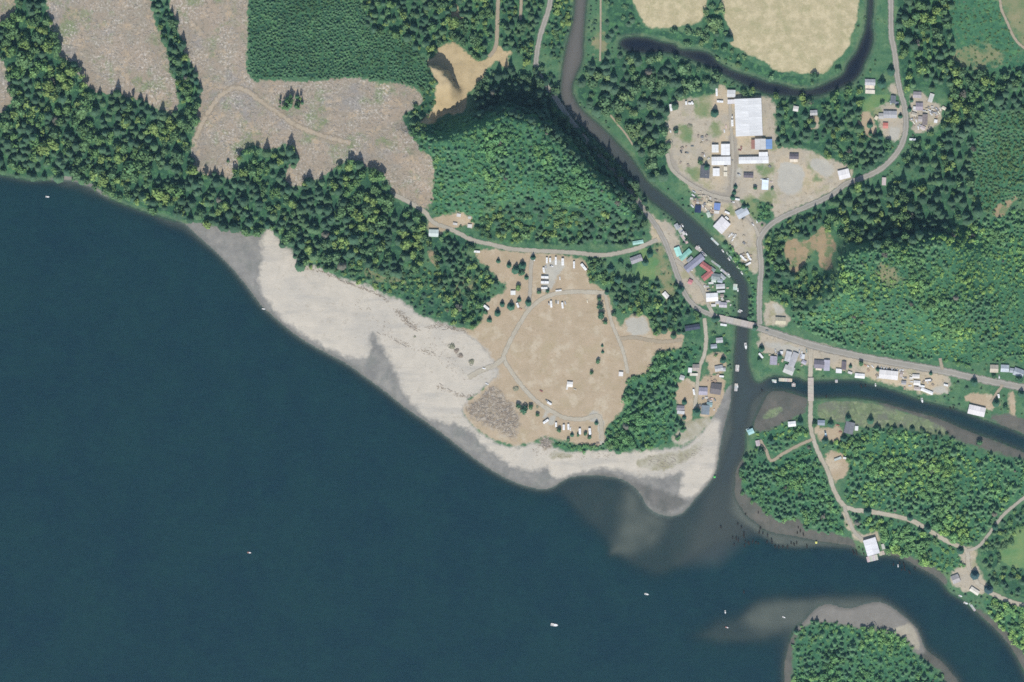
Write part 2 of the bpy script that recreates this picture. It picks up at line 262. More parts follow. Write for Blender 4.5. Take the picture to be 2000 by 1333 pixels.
FORESTS = [  # name phrase, outline, spacing, crown radius range, height factor, conifer share, tones
    ("shoreline forest below the clearcuts", [(-60, 48), (10, 52), (32, 44), (30, 15), (30, -60), (88, -60), (88, 15), (102, 60), (112, 115), (148, 140), (163, 175),
        (250, 196), (330, 232), (376, 240), (368, 315), (374, 336), (402, 352), (432, 346), (446, 362), (466, 345), (476, 312),
        (500, 300), (530, 312), (575, 300), (574, 325), (550, 350), (545, 366), (572, 373), (612, 366), (650, 346), (685, 321), (742, 346),
        (764, 388), (800, 410), (836, 430), (836, 470), (830, 486), (815, 520), (760, 530), (700, 520), (650, 520), (612, 511), (590, 512), (562, 476), (534, 452), (520, 446),
        (485, 452), (440, 440), (400, 433), (362, 429), (302, 414), (238, 390), (208, 380), (182, 360), (150, 344),
        (105, 345), (60, 349), (0, 336), (-60, 328)], 13.6, (5.6, 12.2), 3.7, 0.42, "mixed"),
    ("tree strip between the two clearcuts", [(290, 0), (322, 0), (332, 18), (350, 62), (358, 102), (380, 136), (392, 180), (388, 228), (352, 220), (345, 172), (332, 126),
        (318, 74), (304, 44)], 12, (4.5, 8.5), 4.6, 0.6, "mixed"),
    ("lone tree clump inside the clearcut", [(543, 210), (553, 196), (590, 190), (588, 206), (572, 216), (560, 226), (548, 222)], 9, (4.8, 7), 4.2, 0.3, "bright"),
    ("young plantation beside the clearcuts", [(486, -60), (488, 60), (486, 135), (494, 156), (540, 155), (640, 152), (700, 148), (760, 158), (800, 165), (825, 175), (845, 160), (830, 120), (800, 80), (720, 60), (690, -60)],
        5.2, (2.3, 3.6), 2.4, 0.85, "plantation"),
    ("woods north of the quarry", [(692, -60), (720, 58), (800, 78), (832, 116), (852, 98), (875, 80), (898, 84), (930, 114), (955, 110), (966, 90), (968, -60)], 12.5, (5, 9.5), 3.8, 0.5, "mixed"),
    ("woods around the quarry", [(826, 176), (828, 200), (804, 214), (786, 232), (800, 258), (818, 280), (830, 246), (850, 226), (852, 160)], 9, (4, 6.5), 2.8, 0.5, "mixed"),
    ("woods by the quarry road", [(978, -60), (976, 88), (1000, 98), (1040, 130), (1042, 100), (1052, 60), (1062, 20), (1066, -60)], 11, (4.5, 8.5), 3.6, 0.5, "mixed"),
    ("riverbank trees beside the highway", [(1082, -60), (1078, 20), (1066, 60), (1062, 90), (1092, 120), (1106, 70), (1116, 30), (1118, -60)], 9.5, (4, 7), 2.6, 0.3, "mixed"),
    ("shaded bluff above the river", [(922, 166), (985, 136), (1030, 146), (1060, 178), (1085, 200), (1100, 225), (1128, 255), (1180, 308), (1225, 356), (1248, 395), (1262, 438), (1225, 402), (1165, 352), (1110, 302), (1050, 250),
        (985, 224), (930, 228)], 12.5, (5.5, 10.5), 4.0, 0.7, "dark"),
    ("hill forest between the clearcut and river", [(852, 242), (870, 232), (912, 228), (985, 222), (1050, 248), (1110, 300), (1165, 352), (1225, 404), (1240, 425), (1200, 418), (1130, 406), (1040, 392), (960, 398), (930, 436), (900, 412), (860, 418), (842, 408), (848, 370), (852, 330), (842, 306), (816, 280), (800, 258)], 7.6, (3.0, 6.6), 3.0, 0.33, "hill"),
    ("woods west of the campground", [(836, 470), (860, 458), (925, 450), (930, 478), (905, 500), (925, 515), (955, 530), (968, 548), (962, 565), (945, 580), (948, 600), (930, 640), (902, 634), (880, 600), (850, 560), (860, 530), (836, 500)],
        11, (4.5, 8.5), 3.8, 0.4, "mixed"),
    ("shore thicket behind the beach", [(612, 512), (700, 522), (815, 522), (855, 535), (862, 560), (882, 604), (905, 634), (858, 626), (824, 616), (790, 583), (740, 563), (676, 545), (640, 528)], 10, (3, 6), 2.2, 0.3, "mixed"),
    ("cottonwoods west of the sawmill yard", [(1150, 140), (1172, 122), (1200, 108), (1260, 110), (1330, 116), (1400, 148), (1400, 186), (1350, 190), (1322, 192), (1300, 236), (1304, 290), (1302, 330), (1290, 345), (1270, 350), (1246, 322),
        (1246, 300), (1226, 258), (1200, 226), (1160, 222), (1134, 200), (1126, 172)], 17, (7, 12.5), 2.9, 0.2, "bluish"),
    ("trees along the slough's north bank", [(1192, -60), (1228, -60), (1240, 30), (1262, 62), (1330, 62), (1400, 60), (1412, 80), (1440, 104), (1500, 136), (1560, 150), (1620, 152), (1600, 164), (1550, 166), (1480, 145), (1405, 112),
        (1380, 94), (1320, 80), (1280, 66), (1210, 68), (1190, 90), (1182, 60)], 20, (5, 9), 2.4, 0.2, "bluish"),
    ("grove between the hayfields", [(1386, 0), (1404, 0), (1418, 50), (1428, 72), (1412, 80), (1372, 72), (1370, 48)], 15, (6, 10), 2.4, 0.2, "bluish"),
    ("woods between the slough and gravel pads", [(1440, 176), (1480, 184), (1540, 194), (1610, 190), (1668, 172), (1682, 190), (1678, 256), (1716, 264), (1735, 282), (1738, 300), (1715, 325), (1690, 338), (1660, 330), (1600, 296), (1560, 284), (1520, 288),
        (1518, 200), (1500, 188)], 13.5, (5.5, 9.5), 3.2, 0.4, "mixed"),
    ("woods east of the valley road", [(1752, -60), (1752, 80), (1758, 140), (1774, 178), (1810, 168), (1850, 180), (1848, 216), (1840, 250), (1800, 268), (1775, 300), (1756, 325), (1800, 340), (1850, 330), (1896, 300), (1915, 220), (2060, 210), (2060, 145), (1960, 140), (1888, 140),
        (1860, 130), (1850, -60)], 14, (6, 10.5), 4.0, 0.55, "mixed"),
    ("young regrowth on the eastern hill", [(1916, 220), (2060, 214), (2060, 400), (1990, 384), (1930, 420), (1900, 400), (1895, 310)], 6, (2.6, 4.2), 1.8, 0.5, "regrowth"),
    ("scrub by the upland track", [(1852, -60), (1945, -60), (1965, 50), (1990, 100), (2060, 135), (1960, 138), (1880, 136), (1854, 95)], 9.5, (1.8, 4.2), 0.9, 0.1, "regrowth"),
    ("tall conifers above the road bend", [(1560, 430), (1600, 408), (1650, 376), (1700, 358), (1760, 352), (1830, 345), (1892, 310), (1900, 395), (1920, 420), (1860, 450), (1800, 472), (1740, 480), (1690, 480), (1650, 470), (1636, 455), (1600, 440)],
        15, (6.5, 11), 4.2, 0.7, "mixed"),
    ("roadside trees by the gravel pits", [(1496, 480), (1510, 455), (1545, 434), (1600, 420), (1600, 445), (1570, 468), (1552, 458), (1530, 470), (1534, 515), (1545, 540), (1602, 530), (1630, 540), (1620, 580), (1560, 610), (1540, 600), (1512, 588), (1498, 560)], 11, (4.5, 8.5), 3.4, 0.4, "mixed"),
    ("brushy hillside above the coast highway", [(1636, 500), (1690, 484), (1740, 482), (1800, 474), (1860, 452), (1930, 424), (2060, 405), (2060, 740), (1990, 705), (1940, 700), (1880, 715), (1850, 705), (1760, 700), (1700, 688), (1640, 672), (1560, 640), (1545, 615), (1600, 600), (1640, 570)],
        7.4, (2.4, 6.4), 2.8, 0.26, "bright"),
    ("woods around the picnic shelter", [(1190, 580), (1205, 556), (1240, 548), (1296, 548), (1292, 590), (1316, 565), (1332, 560), (1340, 590), (1366, 612), (1372, 640), (1368, 660), (1340, 660), (1330, 652), (1275, 650), (1270, 618), (1225, 610), (1204, 606)], 11, (4.5, 8.5), 3.4, 0.35, "mixed"),
    ("grove beside the camp loop", [(1148, 512), (1178, 512), (1180, 530), (1216, 540), (1214, 556), (1190, 558), (1160, 552), (1146, 545)], 9.5, (5, 7.5), 2.8, 0.4, "mixed"),
    ("spit woods beside the meadow", [(1224, 742), (1250, 734), (1276, 722), (1280, 690), (1330, 684), (1362, 668), (1372, 680), (1352, 710), (1340, 740), (1324, 745), (1320, 780), (1322, 822), (1340, 835), (1322, 856), (1302, 868), (1250, 878), (1210, 882),
        (1184, 876), (1184, 835), (1206, 818), (1222, 800)], 9.4, (4, 7.8), 3.2, 0.3, "hill"),
    ("hedge along the beach campsites", [(1084, 866), (1100, 868), (1130, 872), (1182, 874), (1182, 882), (1130, 884), (1105, 880), (1086, 874)], 8, (3.5, 5), 1.8, 0.3, "hill"),
    ("village gardens by the river", [(1378, 655), (1420, 652), (1424, 690), (1385, 694), (1382, 672)], 10, (3.5, 6), 2.0, 0.3, "mixed"),
    ("riverbank hedge by the valley road", [(1410, 478), (1425, 485), (1446, 515), (1464, 545), (1478, 570), (1478, 625), (1466, 628), (1467, 555), (1440, 515)], 9, (4, 6), 2.2, 0.2, "hill"),
    ("thicket west of the island road", [(1472, 850), (1500, 846), (1530, 830), (1575, 838), (1576, 856), (1540, 874), (1506, 892), (1492, 868)], 8.6, (3.5, 6.5), 2.2, 0.3, "bright"),
    ("woods south of the cabin drive", [(1452, 905), (1470, 880), (1490, 895), (1508, 908), (1540, 890), (1580, 868), (1592, 890), (1608, 925), (1622, 965), (1640, 992), (1652, 1030), (1640, 1040), (1575, 1032), (1560, 1006), (1530, 1016), (1505, 1006), (1485, 985), (1450, 970)],
        8.6, (3.4, 6.8), 3.0, 0.35, "hill"),
    ("island woods east of the road", [(1606, 868), (1645, 866), (1660, 852), (1690, 842), (1740, 838), (1780, 845), (1850, 858), (1900, 880), (1950, 895), (2060, 915), (2060, 930), (1990, 970), (1950, 1005), (1920, 1045), (1888, 1066), (1850, 1048), (1800, 1018), (1750, 1000), (1700, 992), (1660, 984),
        (1645, 960), (1664, 912), (1642, 878)], 8.4, (2.8, 7.2), 3.2, 0.33, "bright"),
    ("woods behind the boathouse", [(1664, 1006), (1710, 1008), (1780, 1026), (1840, 1062), (1884, 1086), (1880, 1100), (1856, 1122), (1820, 1104), (1770, 1080), (1735, 1078), (1722, 1050), (1712, 1028), (1690, 1040), (1672, 1030)], 9.8, (3.6, 7.4), 2.9, 0.3, "bright"),
    ("pasture trees at the road fork", [(1912, 1076), (1940, 1042), (1975, 1005), (2060, 950), (2060, 1020), (1985, 1040), (1955, 1080), (1940, 1120), (1925, 1110)], 11, (4.5, 7.5), 2.4, 0.3, "mixed"),
    ("woods south of the pasture", [(1935, 1120), (1990, 1115), (2060, 1110), (2060, 1180), (2000, 1172), (1950, 1150)], 14, (5, 8.5), 2.4, 0.4, "mixed"),
    ("bank woods below the island road", [(1925, 1164), (1990, 1190), (2060, 1210), (2060, 1330), (2000, 1285), (1950, 1225), (1925, 1195)], 9, (3.5, 6), 2.4, 0.3, "bright"),
    ("wooded river islet", [(1560, 1228), (1580, 1222), (1604, 1212), (1636, 1212), (1652, 1224), (1700, 1230), (1738, 1238), (1764, 1248), (1786, 1282), (1800, 1296), (1832, 1320), (1860, 1400), (1560, 1400), (1552, 1300), (1554, 1255)], 9.2, (3.6, 7.2), 3.0, 0.3, "hill"),
    ("trees behind the village sheds", [(1483, 392), (1500, 396), (1508, 404), (1506, 440), (1488, 440), (1480, 418)], 9, (4.5, 6.5), 2.4, 0.3, "hill"),
    ("canopy over the highway below the bluff", [(1040, 136), (1058, 132), (1080, 160), (1112, 205), (1150, 262), (1200, 316), (1240, 360), (1262, 396), (1258, 420), (1240, 402), (1200, 352), (1150, 298), (1108, 246), (1070, 192)], 9.5, (5.5, 8.5), 3.0, 0.45, "dark"),
    ("conifers along the foot of the centre hill", [(930, 440), (958, 402), (1040, 396), (1130, 410), (1200, 422), (1250, 436), (1263, 462), (1218, 475), (1120, 479), (1010, 475), (930, 462)], 11, (5, 8.6), 3.6, 0.6, "mixed"),
    ("open ground between the woods", [(-60, -60), (2060, -60), (2060, 1400), (1440, 1400), (1440, 950), (1340, 860), (1000, 640), (640, 500), (300, 380), (-60, 320)], 10, (1.8, 4.6), 2.0, 0.15, "bluish"),
    ("trees on the marsh edge", [(1676, 832), (1720, 836), (1760, 832), (1850, 848), (1850, 856), (1760, 846), (1690, 842)], 14, (4, 6), 2.6, 0.6, "dark"),
]


# ------------------------------------------------------------------ distance fields over the survey grid
def chaikin(p, n=1):
    for _ in range(n):
        q = []
        for i in range(len(p)):
            a, b = p[i], p[(i + 1) % len(p)]
            q.append((a[0] * .75 + b[0] * .25, a[1] * .75 + b[1] * .25))
            q.append((a[0] * .25 + b[0] * .75, a[1] * .25 + b[1] * .75))
        p = q
    return p


def sdf_poly(poly, X, Y, reach=60.0):
    P = np.asarray(poly, float)
    out = np.full(X.shape, reach)
    lo, hi = P.min(0) - reach, P.max(0) + reach
    sel = (X > lo[0]) & (X < hi[0]) & (Y > lo[1]) & (Y < hi[1])
    x, y = X[sel], Y[sel]
    if x.size == 0:
        return out
    d2 = np.full(x.shape, reach * reach)
    ins = np.zeros(x.shape, bool)
    n = len(P)
    for i in range(n):
        ax, ay = P[i]
        bx, by = P[(i + 1) % n]
        ex, ey = bx - ax, by - ay
        L = ex * ex + ey * ey + 1e-9
        t = np.clip(((x - ax) * ex + (y - ay) * ey) / L, 0, 1)
        dx, dy = x - ax - t * ex, y - ay - t * ey
        d2 = np.minimum(d2, dx * dx + dy * dy)
        if ay != by:
            c = ((ay > y) != (by > y)) & (x < (bx - ax) * (y - ay) / (by - ay) + ax)
            ins ^= c
    d = np.sqrt(d2)
    out[sel] = np.where(ins, -d, d)
    return out


def sdf_line(line, X, Y, reach=60.0):
    P = np.asarray(line, float)
    out = np.full(X.shape, reach)
    for i in range(len(P) - 1):
        ax, ay = P[i]
        bx, by = P[i + 1]
        sel = (X > min(ax, bx) - reach) & (X < max(ax, bx) + reach) & (Y > min(ay, by) - reach) & (Y < max(ay, by) + reach)
        x, y = X[sel], Y[sel]
        ex, ey = bx - ax, by - ay
        t = np.clip(((x - ax) * ex + (y - ay) * ey) / (ex * ex + ey * ey + 1e-9), 0, 1)
        d = np.hypot(x - ax - t * ex, y - ay - t * ey)
        out[sel] = np.minimum(out[sel], d)
    return out


def union(polys, X, Y, reach=60.0, smooth=0):
    o = None
    for p in polys:
        d = sdf_poly(chaikin(p, smooth) if smooth else p, X, Y, reach)
        o = d if o is None else np.minimum(o, d)
    return o


def sstep(v, a, b):
    t = np.clip((v - a) / (b - a), 0, 1)
    return t * t * (3 - 2 * t)


def vnoise(X, Y, scale, seed):
    """Smooth value noise in -1..1."""
    r = np.random.default_rng(seed)
    T = r.random((64, 64)) * 2 - 1
    u, v = X / scale, Y / scale
    i, j = np.floor(u).astype(int), np.floor(v).astype(int)
    f, g = u - i, v - j
    f, g = f * f * (3 - 2 * f), g * g * (3 - 2 * g)
    a, b = T[i % 64, j % 64], T[(i + 1) % 64, j % 64]
    c, d = T[i % 64, (j + 1) % 64], T[(i + 1) % 64, (j + 1) % 64]
    return (a * (1 - f) + b * f) * (1 - g) + (c * (1 - f) + d * f) * g


STEP = 4.0
gx = np.concatenate([[-3400, -2400, -1500, -900, -500, -280, -160], np.arange(-92, 2092.1, STEP), [2160, 2280, 2500, 2900, 3500, 4400, 5400]])
gy = np.concatenate([[-3400, -2400, -1500, -900, -500, -280, -160], np.arange(-92, 1424.1, STEP), [1500, 1620, 1840, 2200, 2800, 3700, 4700]])
GX, GY = np.meshgrid(gx, gy)          # rows = y
NX, NY = len(gx), len(gy)

sdf_water = np.minimum(np.minimum(np.maximum(sdf_poly(chaikin(SEA, 2), GX, GY, 90), -sdf_poly(chaikin(ISLAND, 2), GX, GY, 90)),
                                  sdf_poly(chaikin(RIVER, 2), GX, GY, 90)), sdf_poly(chaikin(SLOUGH, 2), GX, GY, 90))

# bluffs: high ground on one side of an edge line, easing off on the others
HILL_A = [(700, 100), (800, 150), (830, 200), (838, 262), (850, 268), (912, 248), (985, 222), (1050, 236), (1116, 292), (1168, 344), (1220, 394), (1243, 450), (1243, 900), (300, 900), (300, 100)]
HILL_A_EASE = [(760, 250), (830, 195), (870, 120), (1000, 60), (1400, 20), (1400, 470), (1262, 474), (1100, 474), (930, 450), (850, 405), (780, 320)]
HILL_B = [(1660, 486), (1740, 482), (1800, 474), (1850, 466), (1900, 480), (1990, 520), (2100, 560), (2600, 600), (2600, 900), (1500, 900), (1500, 640), (1600, 560)]
HILL_B_EASE = [(1600, 430), (1680, 360), (1800, 340), (1900, 380), (1950, 480), (1950, 620), (1890, 700), (1760, 692), (1560, 640), (1545, 600)]
hill = 78 * sstep(-sdf_poly(HILL_A, GX, GY, 90), -30, 16) * sstep(-sdf_poly(HILL_A_EASE, GX, GY, 160), 0, 110)
hill += 46 * sstep(-sdf_poly(HILL_B, GX, GY, 90) + 8 * vnoise(GX, GY, 30, 8), -36, 14) * sstep(-sdf_poly(HILL_B_EASE, GX, GY, 200), 0, 95)
# quarry bench with a sharp cut face on its north and west
BENCH = [(836, 128), (852, 131), (866, 137), (878, 147), (887, 159), (895, 169), (925, 200), (905, 226), (845, 226), (836, 180)]
hill += 38 * sstep(-sdf_poly(BENCH, GX, GY, 60) + 4 * vnoise(GX, GY, 7, 21), -3, 7) * sstep(GY, 222, 168) * sstep(GX, 908, 876)
shore = np.maximum(sdf_water, 0) * S
Z = 0.10 + 3.3 * (1 - np.exp(-shore / 26.0)) + hill * sstep(shore, 2, 30)
Z += 0.35 * vnoise(GX, GY, 30, 3) * sstep(shore, 6, 30)
dep = np.maximum(-sdf_water, 0) * S
D = 0.05 + 9.0 * (1 - np.exp(-dep / 15.0))
for poly, dd, soft in SHALLOWS:
    f = sstep(-sdf_poly(chaikin(poly, 2), GX, GY, 80) + 6 * vnoise(GX, GY, 40, 5), -soft * .55, soft * .7)
    D = D * (1 - f) + np.minimum(D, dd + 0.25 * vnoise(GX, GY, 22, 9)) * f
in_river = sstep(-sdf_poly(chaikin(RIVER, 1), GX, GY, 60), -4, 4)
Z = np.where(sdf_water > 0, Z, -np.maximum(D, 0.05))


def terrain_z(px, py):
    """Ground height under map positions (arrays or scalars)."""
    px, py = np.atleast_1d(np.asarray(px, float)), np.atleast_1d(np.asarray(py, float))
    i = np.clip(np.searchsorted(gx, px) - 1, 0, NX - 2)
    j = np.clip(np.searchsorted(gy, py) - 1, 0, NY - 2)
    u = (px - gx[i]) / (gx[i + 1] - gx[i])
    v = (py - gy[j]) / (gy[j + 1] - gy[j])
    return (Z[j, i] * (1 - u) + Z[j, i + 1] * u) * (1 - v) + (Z[j + 1, i] * (1 - u) + Z[j + 1, i + 1] * u) * v


def tz(px, py):
    return float(terrain_z(px, py)[0])


def grid_mesh(name, Xs, Ys, Zs, attrs):
    ny, nx = Xs.shape
    co = np.stack([(Xs - 1000) * S, (666.5 - Ys) * S, Zs], -1).reshape(-1, 3).astype(np.float32)
    idx = np.arange(nx * ny).reshape(ny, nx)
    q = np.stack([idx[1:, :-1], idx[1:, 1:], idx[:-1, 1:], idx[:-1, :-1]], -1).reshape(-1, 4)
    me = bpy.data.meshes.new(name)
    fill_mesh(me, co, q)
    for k, a in attrs.items():
        at = me.attributes.new(k, 'FLOAT', 'POINT')
        at.data.foreach_set("value", a.reshape(-1).astype(np.float32))
    me.polygons.foreach_set("use_smooth", np.ones(len(q), bool))
    return me


def fill_mesh(me, co, faces):
    faces = np.asarray(faces)
    n, k = faces.shape
    me.vertices.add(len(co))
    me.vertices.foreach_set("co", np.asarray(co, np.float32).reshape(-1))
    me.loops.add(n * k)
    me.loops.foreach_set("vertex_index", faces.reshape(-1).astype(np.int32))
    me.polygons.add(n)
    me.polygons.foreach_set("loop_start", (np.arange(n) * k).astype(np.int32))
    me.update(calc_edges=True)


# ------------------------------------------------------------------ node helpers
class NT:
    def __init__(self, name):
        self.m = bpy.data.materials.new(name)
        self.m.use_nodes = True
        self.t = self.m.node_tree
        self.t.nodes.clear()
        self.out = self.n("ShaderNodeOutputMaterial")

    def n(self, kind, **kw):
        nd = self.t.nodes.new(kind)
        for k, v in kw.items():
            setattr(nd, k, v)
        return nd

    def put(self, sock, v):
        if isinstance(v, bpy.types.NodeSocket):
            self.t.links.new(v, sock)
        elif v is not None:
            if isinstance(v, (tuple, list)) and len(v) == 3 and sock.type == 'RGBA':
                v = (*v, 1)
            sock.default_value = v

    def math(self, op, a, b=None, c=None):
        nd = self.n("ShaderNodeMath", operation=op)
        for i, v in enumerate((a, b, c)):
            if v is not None:
                self.put(nd.inputs[i], v)
        return nd.outputs[0]

    def mix(self, f, a, b, mode='MIX'):
        nd = self.n("ShaderNodeMix", data_type='RGBA', blend_type=mode)
        self.put(nd.inputs[0], f)
        self.put(nd.inputs[6], a)
        self.put(nd.inputs[7], b)
        return nd.outputs[2]

    def rng(self, v, a, b, c=0.0, d=1.0):
        nd = self.n("ShaderNodeMapRange")
        for i, x in enumerate((v, a, b, c, d)):
            self.put(nd.inputs[i], x)
        return nd.outputs[0]

    def noise(self, vec, scale, detail=3.0, rough=0.6, w=None):
        nd = self.n("ShaderNodeTexNoise")
        self.put(nd.inputs["Vector"], vec)
        nd.inputs["Scale"].default_value = scale
        nd.inputs["Detail"].default_value = detail
        nd.inputs["Roughness"].default_value = rough
        return nd.outputs[0]

    def attr(self, name, kind='GEOMETRY'):
        return self.n("ShaderNodeAttribute", attribute_name=name, attribute_type=kind)

    def pos(self):
        return self.n("ShaderNodeNewGeometry").outputs["Position"]

    def bsdf(self, color, rough=0.9, spec=0.2, normal=None):
        p = self.n("ShaderNodeBsdfPrincipled")
        self.put(p.inputs["Base Color"], color)
        self.put(p.inputs["Roughness"], rough)
        p.inputs["Specular IOR Level"].default_value = spec
        if normal is not None:
            self.put(p.inputs["Normal"], normal)
        self.t.links.new(p.outputs[0], self.out.inputs[0])
        return p


def lin(r, g, b):
    f = lambda c: (c / 12.92) if c <= 0.04045 else ((c + 0.055) / 1.055) ** 2.4
    return (f(r / 255), f(g / 255), f(b / 255))


K_LIT = 1.38     # how bright flat sunlit ground renders relative to its base colour


def alb(r, g, b, k=1.0):
    """Base colour of a surface that reads (r, g, b) in full sun."""
    return tuple(min(0.86, c / K_LIT * k) for c in lin(r, g, b))


# ------------------------------------------------------------------ ground
LAYERS = [  # attribute, outlines, colours, patch scale, fine contrast, edge wander (m), edge softness (m)
    ("floor", [f[1] for f in FORESTS if not f[0].startswith("open ground")], (70, 110, 78), (48, 82, 66), 8.0, 2.6),
    ("brushfloor", [f[1] for f in FORESTS if f[6] in ("bright", "hill", "regrowth")], (80, 126, 90), (62, 108, 80), 6.0, 3.0),
    ("campgreen", CAMPGREEN, (128, 150, 98), (100, 140, 92), 3.0, 1.5),
    ("scrubtan", SCRUBTAN, (152, 146, 112), (112, 132, 92), 20.0, 7.0),
    ("drygrass", FIELD, (192, 173, 147), (180, 162, 136), 6.0, 2.4),
    ("sand", [BEACH, SHORE_STRIP], (150, 147, 140), (130, 128, 123), 5.0, 2.0),
    ("drysand", [DRYSAND], (207, 198, 182), (196, 188, 173), 8.0, 5.5),
    ("spit", [SPIT_BANK], (120, 117, 112), (108, 108, 102), 4.0, 6.0),
    ("dune", DUNE, (160, 154, 128), (190, 184, 168), 6.0, 3.0),
    ("mud", MUD, (112, 108, 100), (98, 100, 92), 5.0, 3.0),
    ("bar", [[(1556, 1232), (1582, 1192), (1602, 1178), (1624, 1174), (1645, 1183), (1665, 1184), (1692, 1173), (1722, 1170), (1745, 1180), (1775, 1204), (1800, 1236), (1812, 1270), (1790, 1280), (1768, 1246), (1735, 1236), (1690, 1230), (1655, 1224), (1604, 1212), (1575, 1222)]], (146, 141, 132), (134, 130, 122), 5.0, 3.0),
    ("palebar", PALEBAR, (186, 178, 158), (160, 152, 136), 3.0, 2.0),
    ("marsh", MARSH, (132, 146, 108), (116, 130, 98), 3.0, 2.0),
    ("logjam", LOGJAM, (164, 150, 128), (136, 122, 106), 14.0, 6.0),
    ("clearcut", CLEARCUTS, (164, 150, 132), (154, 146, 129), 8.0, 2.0),
    ("hay", HAY, (190, 177, 142), (176, 167, 130), 3.5, 2.2),
    ("quarry", QUARRY, (200, 180, 142), (186, 166, 128), 5.0, 2.0),
    ("pits", PITS, (176, 154, 122), (156, 140, 112), 4.0, 2.0),
    ("gravel", GRAVEL, (192, 179, 156), (178, 170, 154), 7.0, 3.0),
    ("darkgravel", [[(1419, 268), (1440, 262), (1442, 330), (1434, 378), (1452, 400), (1476, 436), (1470, 446), (1440, 405), (1420, 396), (1385, 392), (1362, 372), (1312, 335), (1304, 300), (1314, 290), (1322, 330), (1350, 352), (1390, 374), (1424, 376), (1422, 330)],
                    [(1476, 432), (1500, 436), (1490, 470), (1484, 520), (1478, 520), (1478, 470)]], (170, 162, 148), (160, 152, 138), 4.0, 2.4),
    ("yardgrass", [[(1358, 192), (1388, 191), (1388, 234), (1360, 228)], [(1478, 325), (1515, 320), (1515, 344), (1480, 343)], [(1452, 386), (1478, 390), (1484, 432), (1462, 418)], [(1338, 332), (1368, 322), (1364, 354), (1345, 350)],
                   [(1322, 240), (1352, 244), (1350, 280), (1322, 272)], [(1388, 238), (1406, 240), (1408, 268), (1388, 270)], [(1485, 374), (1514, 374), (1512, 402), (1488, 398)], [(1578, 318), (1590, 322), (1604, 352), (1590, 352)],
                   [(1420, 402), (1432, 402), (1434, 420), (1424, 420)], [(1492, 270), (1514, 280), (1514, 290), (1500, 292)], [(1395, 452), (1412, 466), (1420, 480), (1402, 470)], [(1704, 212), (1722, 208), (1716, 225), (1704, 226)]],
                  (146, 150, 110), (116, 140, 98), 14.0, 7.0),
    ("greypad", GREYPAD, (194, 189, 175), (182, 178, 166), 5.0, 2.4),
]
ATT = {}
for nm, polys, *_ in LAYERS:
    ATT[nm] = union(polys, GX, GY, 30, 1) * S

g = NT("ground_cover")
P = g.pos()
sep = g.n("ShaderNodeSeparateXYZ")
g.put(sep.inputs[0], P)
flat = g.n("ShaderNodeCombineXYZ")
g.put(flat.inputs[0], sep.outputs[0])
g.put(flat.inputs[1], sep.outputs[1])
XY = flat.outputs[0]
n_edge = g.noise(XY, 0.085, 4.0, 0.62)
n_big = g.noise(XY, 0.012, 3.0, 0.55)
n_mid = g.noise(XY, 0.06, 4.0, 0.6)
n_fine = g.noise(XY, 0.33, 3.0, 0.7)
n_grain = g.noise(XY, 0.9, 2.0, 0.7)
edge0 = g.math('SUBTRACT', n_edge, 0.5)
mid_f = g.rng(n_mid, 0.34, 0.66)
big_f = g.rng(n_big, 0.35, 0.65)
fine_f = g.rng(n_fine, 0.3, 0.7)
# grass and low brush everywhere by default
col = g.mix(mid_f, alb(78, 118, 86), alb(104, 138, 98))
col = g.mix(g.math('MULTIPLY', g.rng(g.noise(XY, 0.03, 4, 0.65), 0.5, 0.64), 0.75), col, alb(122, 146, 104))
col = g.mix(g.math('MULTIPLY', g.rng(g.noise(XY, 0.11, 4, 0.7), 0.5, 0.66), 0.7), col, alb(56, 96, 74))
col = g.mix(g.math('MULTIPLY', fine_f, 0.5), col, alb(68, 108, 78))


def layer_fac(name, amp, soft):
    d = g.math('MULTIPLY_ADD', edge0, amp * 2.2, g.attr(name).outputs["Fac"])
    return g.rng(d, soft * .5, -soft * .5)


